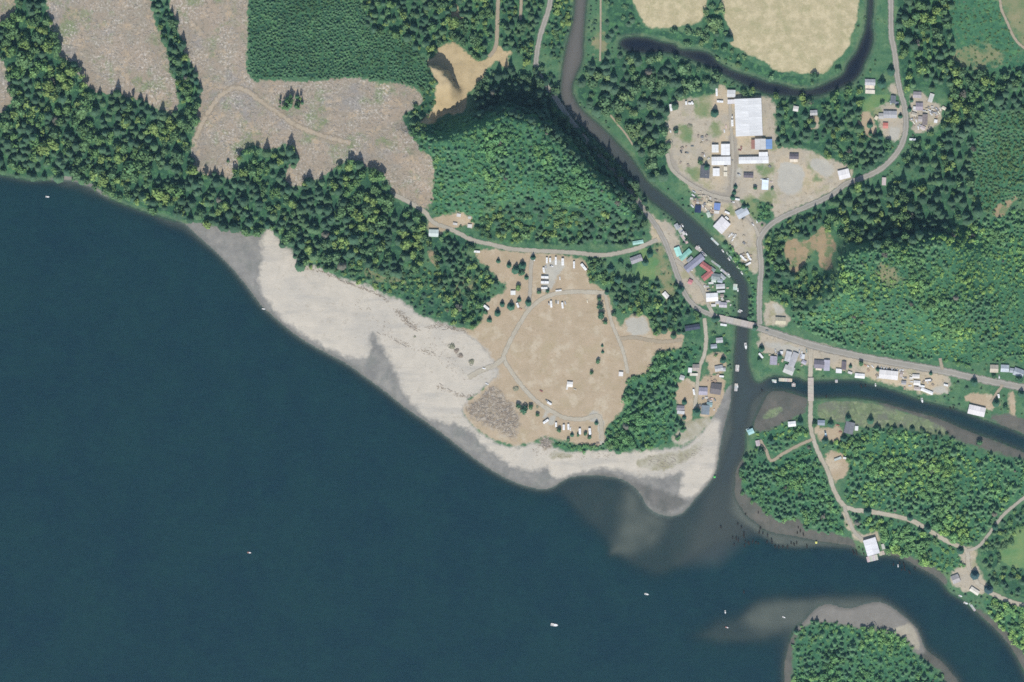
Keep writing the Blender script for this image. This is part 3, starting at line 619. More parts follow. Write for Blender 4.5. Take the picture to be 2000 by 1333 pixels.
for nm, polys, ca, cb, amp, soft in LAYERS:
    f = layer_fac(nm, amp, soft)
    A, B = alb(*ca), alb(*cb)
    c = g.mix(mid_f, A, B)
    if nm == "clearcut":          # slash, stumps, sprouting brush and bare soil
        c = g.mix(g.rng(g.noise(XY, 0.013, 4, 0.65), 0.47, 0.57), c, alb(167, 152, 133))
        c = g.mix(g.math('MULTIPLY', g.rng(g.noise(XY, 0.017, 5, 0.65), 0.46, 0.36), 0.85), c, alb(152, 147, 141))
        c = g.mix(g.math('MULTIPLY', g.rng(g.noise(XY, 0.024, 6, 0.68), 0.53, 0.63), 0.9), c, alb(128, 140, 102))
        c = g.mix(g.math('MULTIPLY', g.rng(g.noise(XY, 0.05, 5, 0.7), 0.54, 0.64), 0.75), c, alb(188, 168, 140))
        heaps = g.rng(g.noise(XY, 0.03, 4, 0.7), 0.42, 0.62)
        c = g.mix(g.math('MULTIPLY', g.math('MULTIPLY', g.rng(g.noise(XY, 0.30, 5, 0.75), 0.50, 0.60), 0.95), heaps), c, alb(212, 204, 192))
        c = g.mix(g.math('MULTIPLY', g.rng(g.noise(XY, 0.20, 5, 0.75), 0.46, 0.36), 0.75), c, alb(118, 112, 96))
    elif nm in ("brushfloor", "floor"):   # ferns, salmonberry and bracken
        c = g.mix(g.math('MULTIPLY', g.rng(g.noise(XY, 0.10, 5, 0.72), 0.50, 0.62), 0.8), c, alb(96, 142, 92))
        c = g.mix(g.math('MULTIPLY', g.rng(g.noise(XY, 0.17, 5, 0.72), 0.52, 0.64), 0.85), c, alb(44, 84, 66))
    elif nm == "hay":             # swaths left by the mower
        mp = g.n("ShaderNodeMapping")
        g.put(mp.inputs[0], XY)
        mp.inputs["Rotation"].default_value = (0, 0, 0.5)
        mp.inputs["Scale"].default_value = (0.02, 0.10, 1)
        c = g.mix(g.math('MULTIPLY', g.rng(g.noise(mp.outputs[0], 1.6, 4, 0.65), 0.45, 0.62), .4), c, alb(170, 162, 124))
        c = g.mix(g.math('MULTIPLY', g.rng(g.noise(XY, 0.075, 4, 0.65), 0.46, 0.6), .8), c, alb(208, 194, 158))
        c = g.mix(g.math('MULTIPLY', g.rng(g.noise(XY, 0.05, 4, 0.65), 0.52, 0.66), .7), c, alb(164, 160, 120))
        c = g.mix(g.math('MULTIPLY', g.rng(n_fine, 0.45, 0.7), 0.4), c, alb(206, 192, 160))
    elif nm == "drygrass":
        c = g.mix(g.math('MULTIPLY', g.rng(g.noise(XY, 0.03, 5, 0.65), 0.52, 0.66), 0.6), c, alb(184, 169, 137))
        c = g.mix(g.math('MULTIPLY', g.rng(g.noise(XY, 0.045, 4, 0.6), 0.52, 0.64), 0.7), c, alb(206, 192, 168))
        c = g.mix(g.math('MULTIPLY', g.rng(g.noise(XY, 0.16, 4, 0.7), 0.55, 0.70), 0.5), c, alb(158, 140, 110))
        c = g.mix(g.math('MULTIPLY', fine_f, 0.25), c, alb(168, 152, 120))
    elif nm == "drysand":
        mp = g.n("ShaderNodeMapping")
        g.put(mp.inputs[0], XY)
        mp.inputs["Rotation"].default_value = (0, 0, 0.62)
        mp.inputs["Scale"].default_value = (0.012, 0.075, 1)
        streak = g.noise(mp.outputs[0], 1.0, 5, 0.6)
        c = g.mix(g.math('MULTIPLY', g.rng(streak, 0.5, 0.64), 0.6), c, alb(178, 173, 163))
        c = g.mix(g.math('MULTIPLY', g.rng(g.noise(XY, 0.012, 4, 0.55), 0.5, 0.66), 0.55), c, alb(182, 177, 167))
        c = g.mix(g.math('MULTIPLY', g.rng(g.noise(XY, 0.13, 4, 0.7), 0.56, 0.70), 0.5), c, alb(168, 158, 140))
    elif nm == "marsh":           # winding tidal creeks between grass hummocks
        vo = g.n("ShaderNodeTexVoronoi", feature='DISTANCE_TO_EDGE')
        wob = g.n("ShaderNodeMixRGB", blend_type='ADD')
        wob.inputs[0].default_value = 1.0
        nz = g.n("ShaderNodeTexNoise")
        g.put(nz.inputs["Vector"], XY)
        nz.inputs["Scale"].default_value = 0.07
        sc = g.n("ShaderNodeVectorMath", operation='SCALE')
        g.put(sc.inputs[0], nz.outputs["Color"])
        sc.inputs["Scale"].default_value = 9.0
        g.put(wob.inputs[1], XY)
        g.put(wob.inputs[2], sc.outputs[0])
        g.put(vo.inputs["Vector"], wob.outputs[0])
        vo.inputs["Scale"].default_value = 0.055
        c = g.mix(g.math("MULTIPLY", g.rng(vo.outputs["Distance"], 0.07, 0.02), 0.6), c, alb(100, 108, 90))
        c = g.mix(g.math("MULTIPLY", g.rng(g.noise(XY, 0.05, 4, 0.65), 0.48, 0.62), 0.8), c, alb(120, 122, 108))
        c = g.mix(g.math("MULTIPLY", g.rng(g.noise(XY, 0.14, 4, 0.65), 0.52, 0.66), 0.7), c, alb(158, 166, 128))
    elif nm == "gravel":
        c = g.mix(g.math('MULTIPLY', g.rng(n_big, 0.5, 0.62), 0.8), c, alb(200, 182, 152))
        c = g.mix(g.math('MULTIPLY', g.rng(g.noise(XY, 0.035, 4, 0.65), 0.54, 0.66), 0.7), c, alb(158, 156, 118))
        c = g.mix(g.math('MULTIPLY', g.rng(g.noise(XY, 0.06, 4, 0.65), 0.44, 0.34), 0.6), c, alb(196, 190, 174))
        c = g.mix(g.math('MULTIPLY', g.rng(g.noise(XY, 0.16, 3, 0.7), 0.56, 0.70), 0.7), c, alb(142, 132, 112))
    elif nm == "logjam":
        c = g.mix(g.rng(g.noise(XY, 0.22, 4, 0.75), 0.46, 0.6), c, alb(186, 176, 160))
    elif nm in ("mud", "spit", "sand"):
        c = g.mix(g.math('MULTIPLY', g.rng(g.noise(XY, 0.045, 5, 0.65), 0.52, 0.62), 0.7), c, alb(ca[0] - 22, ca[1] - 18, ca[2] - 18))
        c = g.mix(g.math('MULTIPLY', g.rng(n_edge, 0.5, 0.68), 0.4), c, alb(ca[0] + 16, ca[1] + 14, ca[2] + 10))
    elif nm == "quarry":
        c = g.mix(g.math('MULTIPLY', g.rng(g.noise(XY, 0.12, 4, 0.7), 0.5, 0.66), 0.5), c, alb(172, 156, 124))
    elif nm == "pits":
        c = g.mix(g.rng(g.noise(XY, 0.07, 4, 0.7), 0.49, 0.57), c, alb(122, 134, 96))
    col = g.mix(f, col, c)
# wet dark band and drowned bed beside the water
shore_a = g.attr("shore").outputs["Fac"]
wet = g.rng(g.math('MULTIPLY_ADD', edge0, 3.0, shore_a), 5.0, 0.5, 0.0, 0.42)
col = g.mix(wet, col, alb(92, 92, 84))
col = g.mix(g.rng(shore_a, 0.0, -4.0), col, alb(131, 123, 115))
val = g.rng(n_grain, 0.25, 0.75, 0.86, 1.14)
vv = g.n("ShaderNodeVectorMath", operation='SCALE')
g.put(vv.inputs[0], col)
g.put(vv.inputs["Scale"], val)
bump = g.n("ShaderNodeBump")
bump.inputs["Strength"].default_value = 0.35
bump.inputs["Distance"].default_value = 1.2
g.put(bump.inputs["Height"], n_fine)
g.bsdf(vv.outputs[0], 0.95, 0.1, bump.outputs[0])

ATT["shore"] = np.clip(sdf_water, -40, 40) * S
ground_me = grid_mesh("ground", GX, GY, Z, ATT)
ground_me.materials.append(g.m)
ground = bpy.data.objects.new("ground", ground_me)
ground["kind"] = "structure"
C.objects.link(ground)

# ------------------------------------------------------------------ water
wsel_x = np.concatenate([[-3400, -1500, -500, -160], np.arange(-92, 2092.1, 6.0), [2160, 2500, 3500, 5400]])
wsel_y = np.concatenate([[-3400, -1500, -500, -160], np.arange(-92, 1424.1, 6.0), [1500, 1840, 2800, 4700]])
WX, WY = np.meshgrid(wsel_x, wsel_y)
wz = terrain_z(WX.reshape(-1), WY.reshape(-1)).reshape(WX.shape)
depth = np.clip(-wz, 0, 9)
silty = sstep(-sdf_poly(RIVER, WX, WY, 60), -6, 6) * (0.20 + 0.70 * sstep(WY, 400, 150))
silty = np.maximum(silty, 0.26 * sstep(-sdf_poly([(1400, 600), (1500, 600), (1500, 760), (1480, 900), (1470, 1040), (1400, 1100), (1330, 1100), (1390, 930), (1410, 800)], WX, WY, 60), -22, 22))
tannin = sstep(-sdf_poly(SLOUGH, WX, WY, 60), -6, 6)
w_ = NT("water")
P2 = w_.pos()
dpt = w_.attr("depth").outputs["Fac"]
nb = w_.noise(P2, 0.009, 6, 0.7)
nm2 = w_.noise(P2, 0.10, 3, 0.7)
mpw = w_.n("ShaderNodeMapping")
w_.put(mpw.inputs[0], P2)
mpw.inputs["Scale"].default_value = (0.05, 0.35, 1)
ripple = w_.noise(mpw.outputs[0], 1.0, 3, 0.7)
wc = w_.mix(w_.rng(nb, 0.38, 0.62), lin(14, 42, 50), lin(19, 49, 51))
wc = w_.mix(w_.rng(w_.noise(P2, 0.03, 5, 0.7), 0.48, 0.66, 0, .6), wc, lin(22, 53, 54))
wc = w_.mix(w_.rng(nm2, 0.35, 0.7, 0, .5), wc, lin(12, 38, 48))
wc = w_.mix(w_.rng(ripple, 0.5, 0.75, 0, .5), wc, lin(22, 56, 58))
wc = w_.mix(w_.attr("silty").outputs["Fac"], wc, lin(104, 100, 94))
wc = w_.mix(w_.attr("tannin").outputs["Fac"], wc, lin(18, 24, 38))
body = w_.n("ShaderNodeBsdfPrincipled")
w_.put(body.inputs["Base Color"], wc)
body.inputs["Roughness"].default_value = 0.18
body.inputs["IOR"].default_value = 1.33
bw = w_.n("ShaderNodeBump")
bw.inputs["Strength"].default_value = 0.25
bw.inputs["Distance"].default_value = 0.4
w_.put(bw.inputs["Height"], ripple)
w_.put(body.inputs["Normal"], bw.outputs[0])
tr = w_.n("ShaderNodeBsdfTransparent")
tr.inputs[0].default_value = (0.80, 0.90, 0.88, 1)
# light lost in the column of water above the bed
opq = w_.math('SUBTRACT', 1.0, w_.math('POWER', 2.718, w_.math("MULTIPLY", dpt, -0.42)))
opq = w_.math('MAXIMUM', opq, 0.12)
mxs = w_.n("ShaderNodeMixShader")
w_.put(mxs.inputs[0], opq)
w_.t.links.new(tr.outputs[0], mxs.inputs[1])
w_.t.links.new(body.outputs[0], mxs.inputs[2])
w_.t.links.new(mxs.outputs[0], w_.out.inputs[0])
water_me = grid_mesh("water", WX, WY, np.zeros_like(WX), dict(depth=depth, silty=silty, tannin=tannin))
# keep only the faces that can be wet
keep = []
ny, nx = WX.shape
wet_pt = wz < 0.7
idx = np.arange(nx * ny).reshape(ny, nx)
q = np.stack([idx[1:, :-1], idx[1:, 1:], idx[:-1, 1:], idx[:-1, :-1]], -1).reshape(-1, 4)
q = q[wet_pt.reshape(-1)[q].any(1)]
used, inv = np.unique(q, return_inverse=True)
co = np.stack([(WX - 1000) * S, (666.5 - WY) * S, np.zeros_like(WX)], -1).reshape(-1, 3)[used]
water_me2 = bpy.data.meshes.new("water")
fill_mesh(water_me2, co, inv.reshape(-1, 4))
for k, a in dict(depth=depth, silty=silty, tannin=tannin).items():
    at = water_me2.attributes.new(k, 'FLOAT', 'POINT')
    at.data.foreach_set("value", a.reshape(-1)[used].astype(np.float32))
bpy.data.meshes.remove(water_me)
water_me2.materials.append(w_.m)
water = bpy.data.objects.new("water", water_me2)
water["kind"] = "structure"
C.objects.link(water)


# ------------------------------------------------------------------ the air between the aircraft and the ground
hz = bpy.data.meshes.new("haze")
hb = 7200.0
hz.from_pydata([(x, y, z) for z in (-12.0, CAM_H + 10) for x, y in ((-hb, -hb), (hb, -hb), (hb, hb), (-hb, hb))], [],
               [(0, 3, 2, 1), (4, 5, 6, 7), (0, 1, 5, 4), (1, 2, 6, 5), (2, 3, 7, 6), (3, 0, 4, 7)])
hm = NT("haze")
pv = hm.n("ShaderNodeVolumePrincipled")
pv.inputs["Color"].default_value = (0.42, 0.72, 0.96, 1)
pv.inputs["Density"].default_value = 0.045 / CAM_H
pv.inputs["Anisotropy"].default_value = 0.0
hm.t.links.new(pv.outputs[0], hm.out.inputs["Volume"])
hz.materials.append(hm.m)
haze = bpy.data.objects.new("haze", hz)
haze["kind"] = "stuff"
haze["label"], haze["category"] = "thin blue summer haze filling the air above the bay", "haze"
C.objects.link(haze)


# ------------------------------------------------------------------ roads
def smooth_line(pts, step=5.0):
    """Catmull-Rom through the points, resampled about every step map units."""
    P_ = np.asarray(pts, float)
    out = []
    for i in range(len(P_) - 1):
        p0, p1, p2, p3 = P_[max(i - 1, 0)], P_[i], P_[i + 1], P_[min(i + 2, len(P_) - 1)]
        n = max(1, int(np.hypot(*(p2 - p1)) / step))
        for k in range(n):
            t = k / n
            out.append(0.5 * ((2 * p1) + (p2 - p0) * t + (2 * p0 - 5 * p1 + 4 * p2 - p3) * t * t + (3 * p1 - p0 - 3 * p2 + p3) * t ** 3))
    out.append(P_[-1])
    return np.array(out)


def road_material(name, ca, cb, scale, contrast, edge=1.1, inner=0.62):
    r = NT(name)
    p = r.pos()
    a = r.noise(p, 0.05, 3, 0.6)
    b = r.noise(p, scale, 3, 0.7)
    c = r.mix(r.rng(a, 0.35, 0.65), alb(*ca), alb(*cb))
    c = r.mix(r.rng(b, 0.45, 0.75, 0, contrast), c, alb(ca[0] - 26, ca[1] - 26, ca[2] - 24))
    # tyre-worn lanes: paler in the wheel paths
    u = r.attr("across").outputs["Fac"]
    lane = r.math('ABSOLUTE', r.math('SUBTRACT', r.math('ABSOLUTE', u), 0.45))
    c = r.mix(r.rng(lane, 0.0, 0.18, 0.18, 0.0), c, alb(min(ca[0] + 18, 230), min(ca[1] + 18, 226), min(ca[2] + 18, 214)))
    # crumbling verge
    alpha = r.rng(r.math('MULTIPLY_ADD', r.math('SUBTRACT', r.noise(p, 0.22, 3, 0.6), 0.5), edge, r.math('ABSOLUTE', u)), 1.02, inner)
    pb = r.n("ShaderNodeBsdfPrincipled")
    r.put(pb.inputs["Base Color"], c)
    pb.inputs["Roughness"].default_value = 0.92
    pb.inputs["Specular IOR Level"].default_value = 0.15
    r.put(pb.inputs["Alpha"], alpha)
    r.t.links.new(pb.outputs[0], r.out.inputs[0])
    return r.m


ROAD_M = dict(asphalt=road_material("worn_asphalt", (166, 160, 148), (154, 150, 140), 0.3, .25),
              gravel=road_material("road_gravel", (182, 174, 158), (172, 165, 150), 0.4, .35),
              palegravel=road_material("pale_gravel", (190, 182, 164), (182, 172, 152), 0.2, .5),
              faint=road_material("faint_skid_track", (184, 169, 146), (176, 162, 140), 0.2, .5, 1.7, 0.3),
              dirt=road_material("dirt_track", (176, 162, 139), (168, 156, 135), 0.3, .6))
paint_nt = NT("lane_paint")
paint_nt.bsdf(paint_nt.mix(paint_nt.noise(paint_nt.pos(), 0.5, 3, .7), (0.34, 0.33, 0.30), (0.42, 0.41, 0.38)), 0.8)


def ribbon(name, line, half, mat, lift, parent=None, cuts=6):
    L = smooth_line(line)
    T = np.gradient(L, axis=0)
    T /= np.linalg.norm(T, axis=1)[:, None] + 1e-9
    Nn = np.stack([-T[:, 1], T[:, 0]], 1)
    us = np.linspace(-1, 1, cuts + 1)
    co, across = [], []
    for u in us:
        q_ = L + Nn * (u * half)
        z = terrain_z(q_[:, 0], q_[:, 1])
        z = np.maximum(z, 0.5) + lift
        co.append(np.stack([(q_[:, 0] - 1000) * S, (666.5 - q_[:, 1]) * S, z], 1))
        across.append(np.full(len(L), u))
    co = np.stack(co, 1).reshape(-1, 3)
    across = np.stack(across, 1).reshape(-1)
    n, k = len(L), cuts + 1
    ii = np.arange(n * k).reshape(n, k)
    f = np.stack([ii[:-1, :-1], ii[:-1, 1:], ii[1:, 1:], ii[1:, :-1]], -1).reshape(-1, 4)
    me = bpy.data.meshes.new(name)
    fill_mesh(me, co, f)
    me.attributes.new("across", 'FLOAT', 'POINT').data.foreach_set("value", across.astype(np.float32))
    me.materials.append(mat)
    me.update()
    if me.polygons[0].normal.z < 0:
        me.flip_normals()
    o = bpy.data.objects.new(name, me)
    C.objects.link(o)
    if parent is None:
        o["kind"] = "structure"
    else:
        o.parent = parent
    return o


def offset_line(line, d):
    L = smooth_line(line, 12)
    T = np.gradient(L, axis=0)
    T /= np.linalg.norm(T, axis=1)[:, None] + 1e-9
    return L + np.stack([-T[:, 1], T[:, 0]], 1) * d


for i, (nm, half, surf, line) in enumerate(ROADS):
    r_ = ribbon(nm, line, half, ROAD_M[surf], 0.22 + 0.012 * i)
    if surf == "asphalt":
        for s_ in (-1, 1):
            ribbon("edge_line", offset_line(line, s_ * half * 0.52), 0.22, paint_nt.m, 0.22 + 0.012 * i + 0.02, r_, 1)


# ------------------------------------------------------------------ small mesh builder
class MB:
    def __init__(self):
        self.v, self.f, self.mi = [], [], []
        self.mats = []

    def slot(self, m):
        if m not in self.mats:
            self.mats.append(m)
        return self.mats.index(m)

    def add(self, verts, faces, mat):
        o = len(self.v)
        self.v += [tuple(p) for p in verts]
        s = self.slot(mat)
        for f in faces:
            self.f.append([i + o for i in f])
            self.mi.append(s)

    def box(self, cx, cy, cz, sx, sy, sz, mat, rot=0.0, taper=1.0, slope=0.0):
        c, s = math.cos(rot), math.sin(rot)
        vs = []
        for k, z in ((1.0, -.5), (taper, .5)):
            for x, y in ((-.5, -.5), (.5, -.5), (.5, .5), (-.5, .5)):
                X, Y = x * sx * k + (slope if z > 0 else 0), y * sy * k
                vs.append((cx + X * c - Y * s, cy + X * s + Y * c, cz + z * sz))
        self.add(vs, [(0, 3, 2, 1), (4, 5, 6, 7), (0, 1, 5, 4), (1, 2, 6, 5), (2, 3, 7, 6), (3, 0, 4, 7)], mat)

    def prism(self, outline, z0, z1, mat):
        n = len(outline)
        vs = [(x, y, z0) for x, y in outline] + [(x, y, z1) for x, y in outline]
        fs = [tuple(range(n))[::-1], tuple(range(n, 2 * n))] + [(i, (i + 1) % n, n + (i + 1) % n, n + i) for i in range(n)]
        self.add(vs, fs, mat)

    def tube(self, a, b, r0, r1, mat, n=7, cap=True):
        a, b = Vector(a), Vector(b)
        d = (b - a).normalized()
        u = d.orthogonal().normalized()
        w = d.cross(u)
        vs = []
        for p, r in ((a, r0), (b, r1)):
            for i in range(n):
                t = 2 * math.pi * i / n
                vs.append(tuple(p + u * (r * math.cos(t)) + w * (r * math.sin(t))))
        fs = [(i, (i + 1) % n, n + (i + 1) % n, n + i) for i in range(n)]
        if cap:
            fs += [tuple(range(n))[::-1], tuple(range(n, 2 * n))]
        self.add(vs, fs, mat)

    def mesh(self, name, smooth=False):
        me = bpy.data.meshes.new(name)
        me.from_pydata(self.v, [], self.f)
        for m in self.mats:
            me.materials.append(m)
        me.polygons.foreach_set("material_index", self.mi)
        if smooth:
            me.polygons.foreach_set("use_smooth", [True] * len(self.f))
        me.update()
        return me


def obj(name, me, parent=None, color=None, loc=None, rz=None):
    o = bpy.data.objects.new(name, me)
    C.objects.link(o)
    if parent is not None:
        o.parent = parent
    if color is not None:
        o.color = (*color, 1)
    if loc is not None:
        o.location = loc
    if rz is not None:
        o.rotation_euler = (0, 0, rz)
    return o


def thing(name, label, cat, px, py, rz=0.0, group=None, z=None, lift=0.0):
    o = bpy.data.objects.new(name, None)
    o.empty_display_size = 0.5
    x, y = W(px, py)
    o.location = (x, y, (max(tz(px, py), 0.0) if z is None else z) + lift)
    o.rotation_euler = (0, 0, rz)
    C.objects.link(o)
    o["label"], o["category"] = label, cat
    if group:
        o["group"] = group
    return o


# ------------------------------------------------------------------ shared paints: base colour comes from each object's own colour
def painted(name, rough, spec, scale, amount, streak=False, metal=0.0):
    t = NT(name)
    oi = t.n("ShaderNodeObjectInfo")
    tc = t.n("ShaderNodeTexCoord")
    vec = tc.outputs["Object"]
    if streak:
        mp = t.n("ShaderNodeMapping")
        t.put(mp.inputs[0], vec)
        mp.inputs["Scale"].default_value = (1.0, 0.12, 0.3)
        vec = mp.outputs[0]
    nz = t.noise(vec, scale, 4, 0.65)
    k = t.rng(nz, 0.3, 0.7, 1 - amount, 1 + amount * .6)
    v = t.n("ShaderNodeVectorMath", operation='SCALE')
    t.put(v.inputs[0], oi.outputs["Color"])
    t.put(v.inputs["Scale"], k)
    b = t.bsdf(v.outputs[0], rough, spec)
    b.inputs["Metallic"].default_value = metal
    return t.m


M_METAL = painted("painted_sheet_roof", 0.5, 0.3, 0.5, 0.17, True)
M_SHINGLE = painted("shingle_roof", 0.9, 0.15, 1.2, 0.28, True)
M_WALL = painted("painted_siding", 0.8, 0.2, 0.8, 0.10)
M_PAINT = painted("vehicle_paint", 0.35, 0.5, 1.5, 0.06)
M_PLANK = painted("weathered_planks", 0.9, 0.1, 0.9, 0.25, True)


def plain(name, rgb, rough=0.8, spec=0.2, amount=0.15, scale=1.5):
    t = NT(name)
    nz = t.noise(t.n("ShaderNodeTexCoord").outputs["Object"], scale, 3, 0.6)
    k = t.rng(nz, 0.3, 0.7, 1 - amount, 1 + amount)
    v = t.n("ShaderNodeVectorMath", operation='SCALE')
    v.inputs[0].default_value = rgb
    t.put(v.inputs["Scale"], k)
    t.bsdf(v.outputs[0], rough, spec)
    return t.m


M_GLASS = plain("dark_window_glass", (0.02, 0.025, 0.03), 0.1, 0.5, 0.05)
M_RUBBER = plain("tyre_rubber", (0.02, 0.02, 0.02))
M_BARK = plain("bark", (0.09, 0.065, 0.045), 0.95, 0.05, 0.3, 3)
M_DARKWOOD = plain("tarred_wood", (0.030, 0.026, 0.024), 0.9, 0.1, 0.3, 2)
M_LOG = plain("bleached_driftwood", (0.33, 0.29, 0.245), 0.9, 0.1, 0.35, 0.5)
M_SLASH = plain("logging_slash_wood", (0.36, 0.33, 0.29), 0.95, 0.05, 0.4, 0.3)
M_CONC = plain("concrete", (0.40, 0.38, 0.34), 0.9, 0.1, 0.15, 0.6)
M_STEEL = plain("galvanised_steel", (0.35, 0.36, 0.37), 0.45, 0.5, 0.1)
M_WHITE = plain("white_gelcoat", (0.66, 0.66, 0.64), 0.35, 0.4, 0.05)


def foliage(name, from_object):
    t = NT(name)
    if from_object:
        colr = t.n("ShaderNodeObjectInfo").outputs["Color"]
    else:
        colr = t.attr("tint").outputs["Color"]
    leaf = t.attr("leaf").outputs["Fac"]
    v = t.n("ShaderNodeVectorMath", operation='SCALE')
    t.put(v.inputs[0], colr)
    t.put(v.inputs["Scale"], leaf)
    d = t.n("ShaderNodeBsdfDiffuse")
    t.put(d.inputs[0], v.outputs[0])
    tl = t.n("ShaderNodeBsdfTranslucent")
    t.put(tl.inputs[0], v.outputs[0])
    mx = t.n("ShaderNodeMixShader")
    mx.inputs[0].default_value = 0.18
    t.t.links.new(d.outputs[0], mx.inputs[1])
    t.t.links.new(tl.outputs[0], mx.inputs[2])
    t.t.links.new(mx.outputs[0], t.out.inputs[0])
    return t.m


M_LEAF_ONE = foliage("foliage_of_single_trees", True)
M_LEAF_MASS = foliage("foliage_of_the_woods", False)


# ------------------------------------------------------------------ tree crowns (unit radius, unit height), all triangles
def ico(sub):
    bm = bmesh.new()
    bmesh.ops.create_icosphere(bm, subdivisions=sub, radius=1.0)
    v = np.array([p.co[:] for p in bm.verts])
    f = np.array([[p.index for p in q.verts] for q in bm.faces])
    bm.free()
    return v, f


def conifer_crown(seed, tiers=7, lean=0.0):
    r = random.Random(seed)
    V, F, Lf = [], [], []
    n = 7
    o = 0
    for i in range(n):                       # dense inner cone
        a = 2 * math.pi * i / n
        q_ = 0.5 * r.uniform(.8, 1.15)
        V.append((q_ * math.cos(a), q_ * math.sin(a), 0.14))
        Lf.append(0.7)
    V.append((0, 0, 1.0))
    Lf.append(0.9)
    for i in range(n):
        F.append((i, (i + 1) % n, n))
    for t in range(tiers):
        z = 0.12 + 0.80 * t / tiers
        R = (1 - z) ** 0.75 * 1.1
        nb = max(5, 11 - t)
        for i in range(nb):
            a = 2 * math.pi * (i + r.uniform(-.3, .3)) / nb + t * 1.3
            rr = R * r.uniform(0.74, 1.12)
            wd = rr * r.uniform(.42, .60)
            ca, sa = math.cos(a), math.sin(a)
            zt = z - 0.05 * r.uniform(.5, 1.4)
            k = len(V)
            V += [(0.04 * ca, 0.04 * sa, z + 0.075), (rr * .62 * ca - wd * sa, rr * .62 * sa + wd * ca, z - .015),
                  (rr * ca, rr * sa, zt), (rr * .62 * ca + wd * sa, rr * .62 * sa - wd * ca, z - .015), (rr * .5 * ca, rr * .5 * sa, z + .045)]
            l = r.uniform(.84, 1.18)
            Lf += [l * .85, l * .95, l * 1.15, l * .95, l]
            F += [(k, k + 4, k + 1), (k + 4, k + 2, k + 1), (k, k + 3, k + 4), (k + 4, k + 3, k + 2)]
    return np.array(V), np.array(F), np.array(Lf)


def broad_crown(seed, clumps=58, core=1, flat=1.0):
    r = random.Random(seed)
    v, f = ico(core)
    lobes = [(r.uniform(-.42, .42), r.uniform(-.42, .42), r.uniform(.46, .74), r.uniform(.36, .56)) for _ in range(6)]
    V, F, Lf = [], [], []
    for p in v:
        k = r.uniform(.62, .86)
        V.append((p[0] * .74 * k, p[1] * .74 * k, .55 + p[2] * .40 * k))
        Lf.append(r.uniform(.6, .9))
    F += [tuple(t) for t in f]
    for i in range(clumps):
        lx, ly, lz, lr = lobes[i % len(lobes)]
        d = Vector((r.gauss(0, 1), r.gauss(0, 1), abs(r.gauss(0, 1)) * 1.0 - .15)).normalized()
        c = Vector((lx + d.x * lr, ly + d.y * lr, lz + d.z * lr * .62))
        nrm = (d + Vector((r.gauss(0, .35), r.gauss(0, .35), r.gauss(0, .25) + .15))).normalized()
        u = nrm.orthogonal().normalized()
        w = nrm.cross(u)
        s = r.uniform(.15, .30)
        a = r.uniform(0, 6.28)
        e1 = (u * math.cos(a) + w * math.sin(a)) * s
        e2 = (w * math.cos(a) - u * math.sin(a)) * s * r.uniform(.6, 1.0)
        k = len(V)
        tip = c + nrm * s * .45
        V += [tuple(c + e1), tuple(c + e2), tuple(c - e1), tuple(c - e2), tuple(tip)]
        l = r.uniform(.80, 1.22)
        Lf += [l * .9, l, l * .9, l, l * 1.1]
        F += [(k, k + 1, k + 4), (k + 1, k + 2, k + 4), (k + 2, k + 3, k + 4), (k + 3, k, k + 4)]
    return np.array(V), np.array(F), np.array(Lf)


CON = [conifer_crown(s, 7) for s in range(4)]
CON_LO = [conifer_crown(20 + s, 4) for s in range(3)]
BRO = [broad_crown(40 + s, 46) for s in range(4)]
BRO_LO = [broad_crown(60 + s, 16, 1) for s in range(3)]

TONES = {   # base colours of foliage: conifer, broadleaf choices
    "mixed": ([(0.077, 0.142, 0.082), (0.065, 0.125, 0.075), (0.095, 0.169, 0.085)], [(0.150, 0.263, 0.098), (0.128, 0.227, 0.098), (0.221, 0.320, 0.106), (0.114, 0.200, 0.096)]),
    "dark": ([(0.063, 0.116, 0.073), (0.052, 0.100, 0.065)], [(0.097, 0.167, 0.084)]),
    "bright": ([(0.101, 0.196, 0.100), (0.117, 0.225, 0.108)], [(0.206, 0.363, 0.121), (0.272, 0.430, 0.129), (0.171, 0.323, 0.121), (0.150, 0.285, 0.115)]),
    "hill": ([(0.084, 0.173, 0.093), (0.099, 0.198, 0.102)], [(0.143, 0.292, 0.113), (0.124, 0.263, 0.110), (0.180, 0.328, 0.116)]),
    "bluish": ([(0.077, 0.137, 0.085)], [(0.154, 0.258, 0.123), (0.137, 0.234, 0.114), (0.182, 0.280, 0.123)]),
    "plantation": ([(0.085, 0.172, 0.089), (0.077, 0.154, 0.082), (0.096, 0.186, 0.090)], [(0.103, 0.195, 0.089)]),
    "regrowth": ([(0.096, 0.177, 0.091), (0.108, 0.191, 0.094)], [(0.122, 0.213, 0.089), (0.142, 0.230, 0.091)]),
}

# ------------------------------------------------------------------ where trees stand
road_d = None
RX, RY = np.meshgrid(np.arange(-64, 2065, 2.0), np.arange(-64, 1400, 2.0))
road_d = np.full(RX.shape, 60.0)
for nm, half, surf, line in ROADS:
    road_d = np.minimum(road_d, sdf_line(line, RX, RY, 30) - half)
open_d = union(CLEARCUTS + HAY + QUARRY + PITS + GRAVEL + GREYPAD + [BEACH] + MUD[1:], RX, RY, 20)
water_d = np.minimum(np.minimum(np.maximum(sdf_poly(SEA, RX, RY, 30), -sdf_poly(ISLAND, RX, RY, 30)), sdf_poly(RIVER, RX, RY, 30)), sdf_poly(SLOUGH, RX, RY, 30))


def look(A, px, py):
    i = np.clip(((np.asarray(px) + 64) / 2).round().astype(int), 0, A.shape[1] - 1)
    j = np.clip(((np.asarray(py) + 64) / 2).round().astype(int), 0, A.shape[0] - 1)
    return A[j, i]


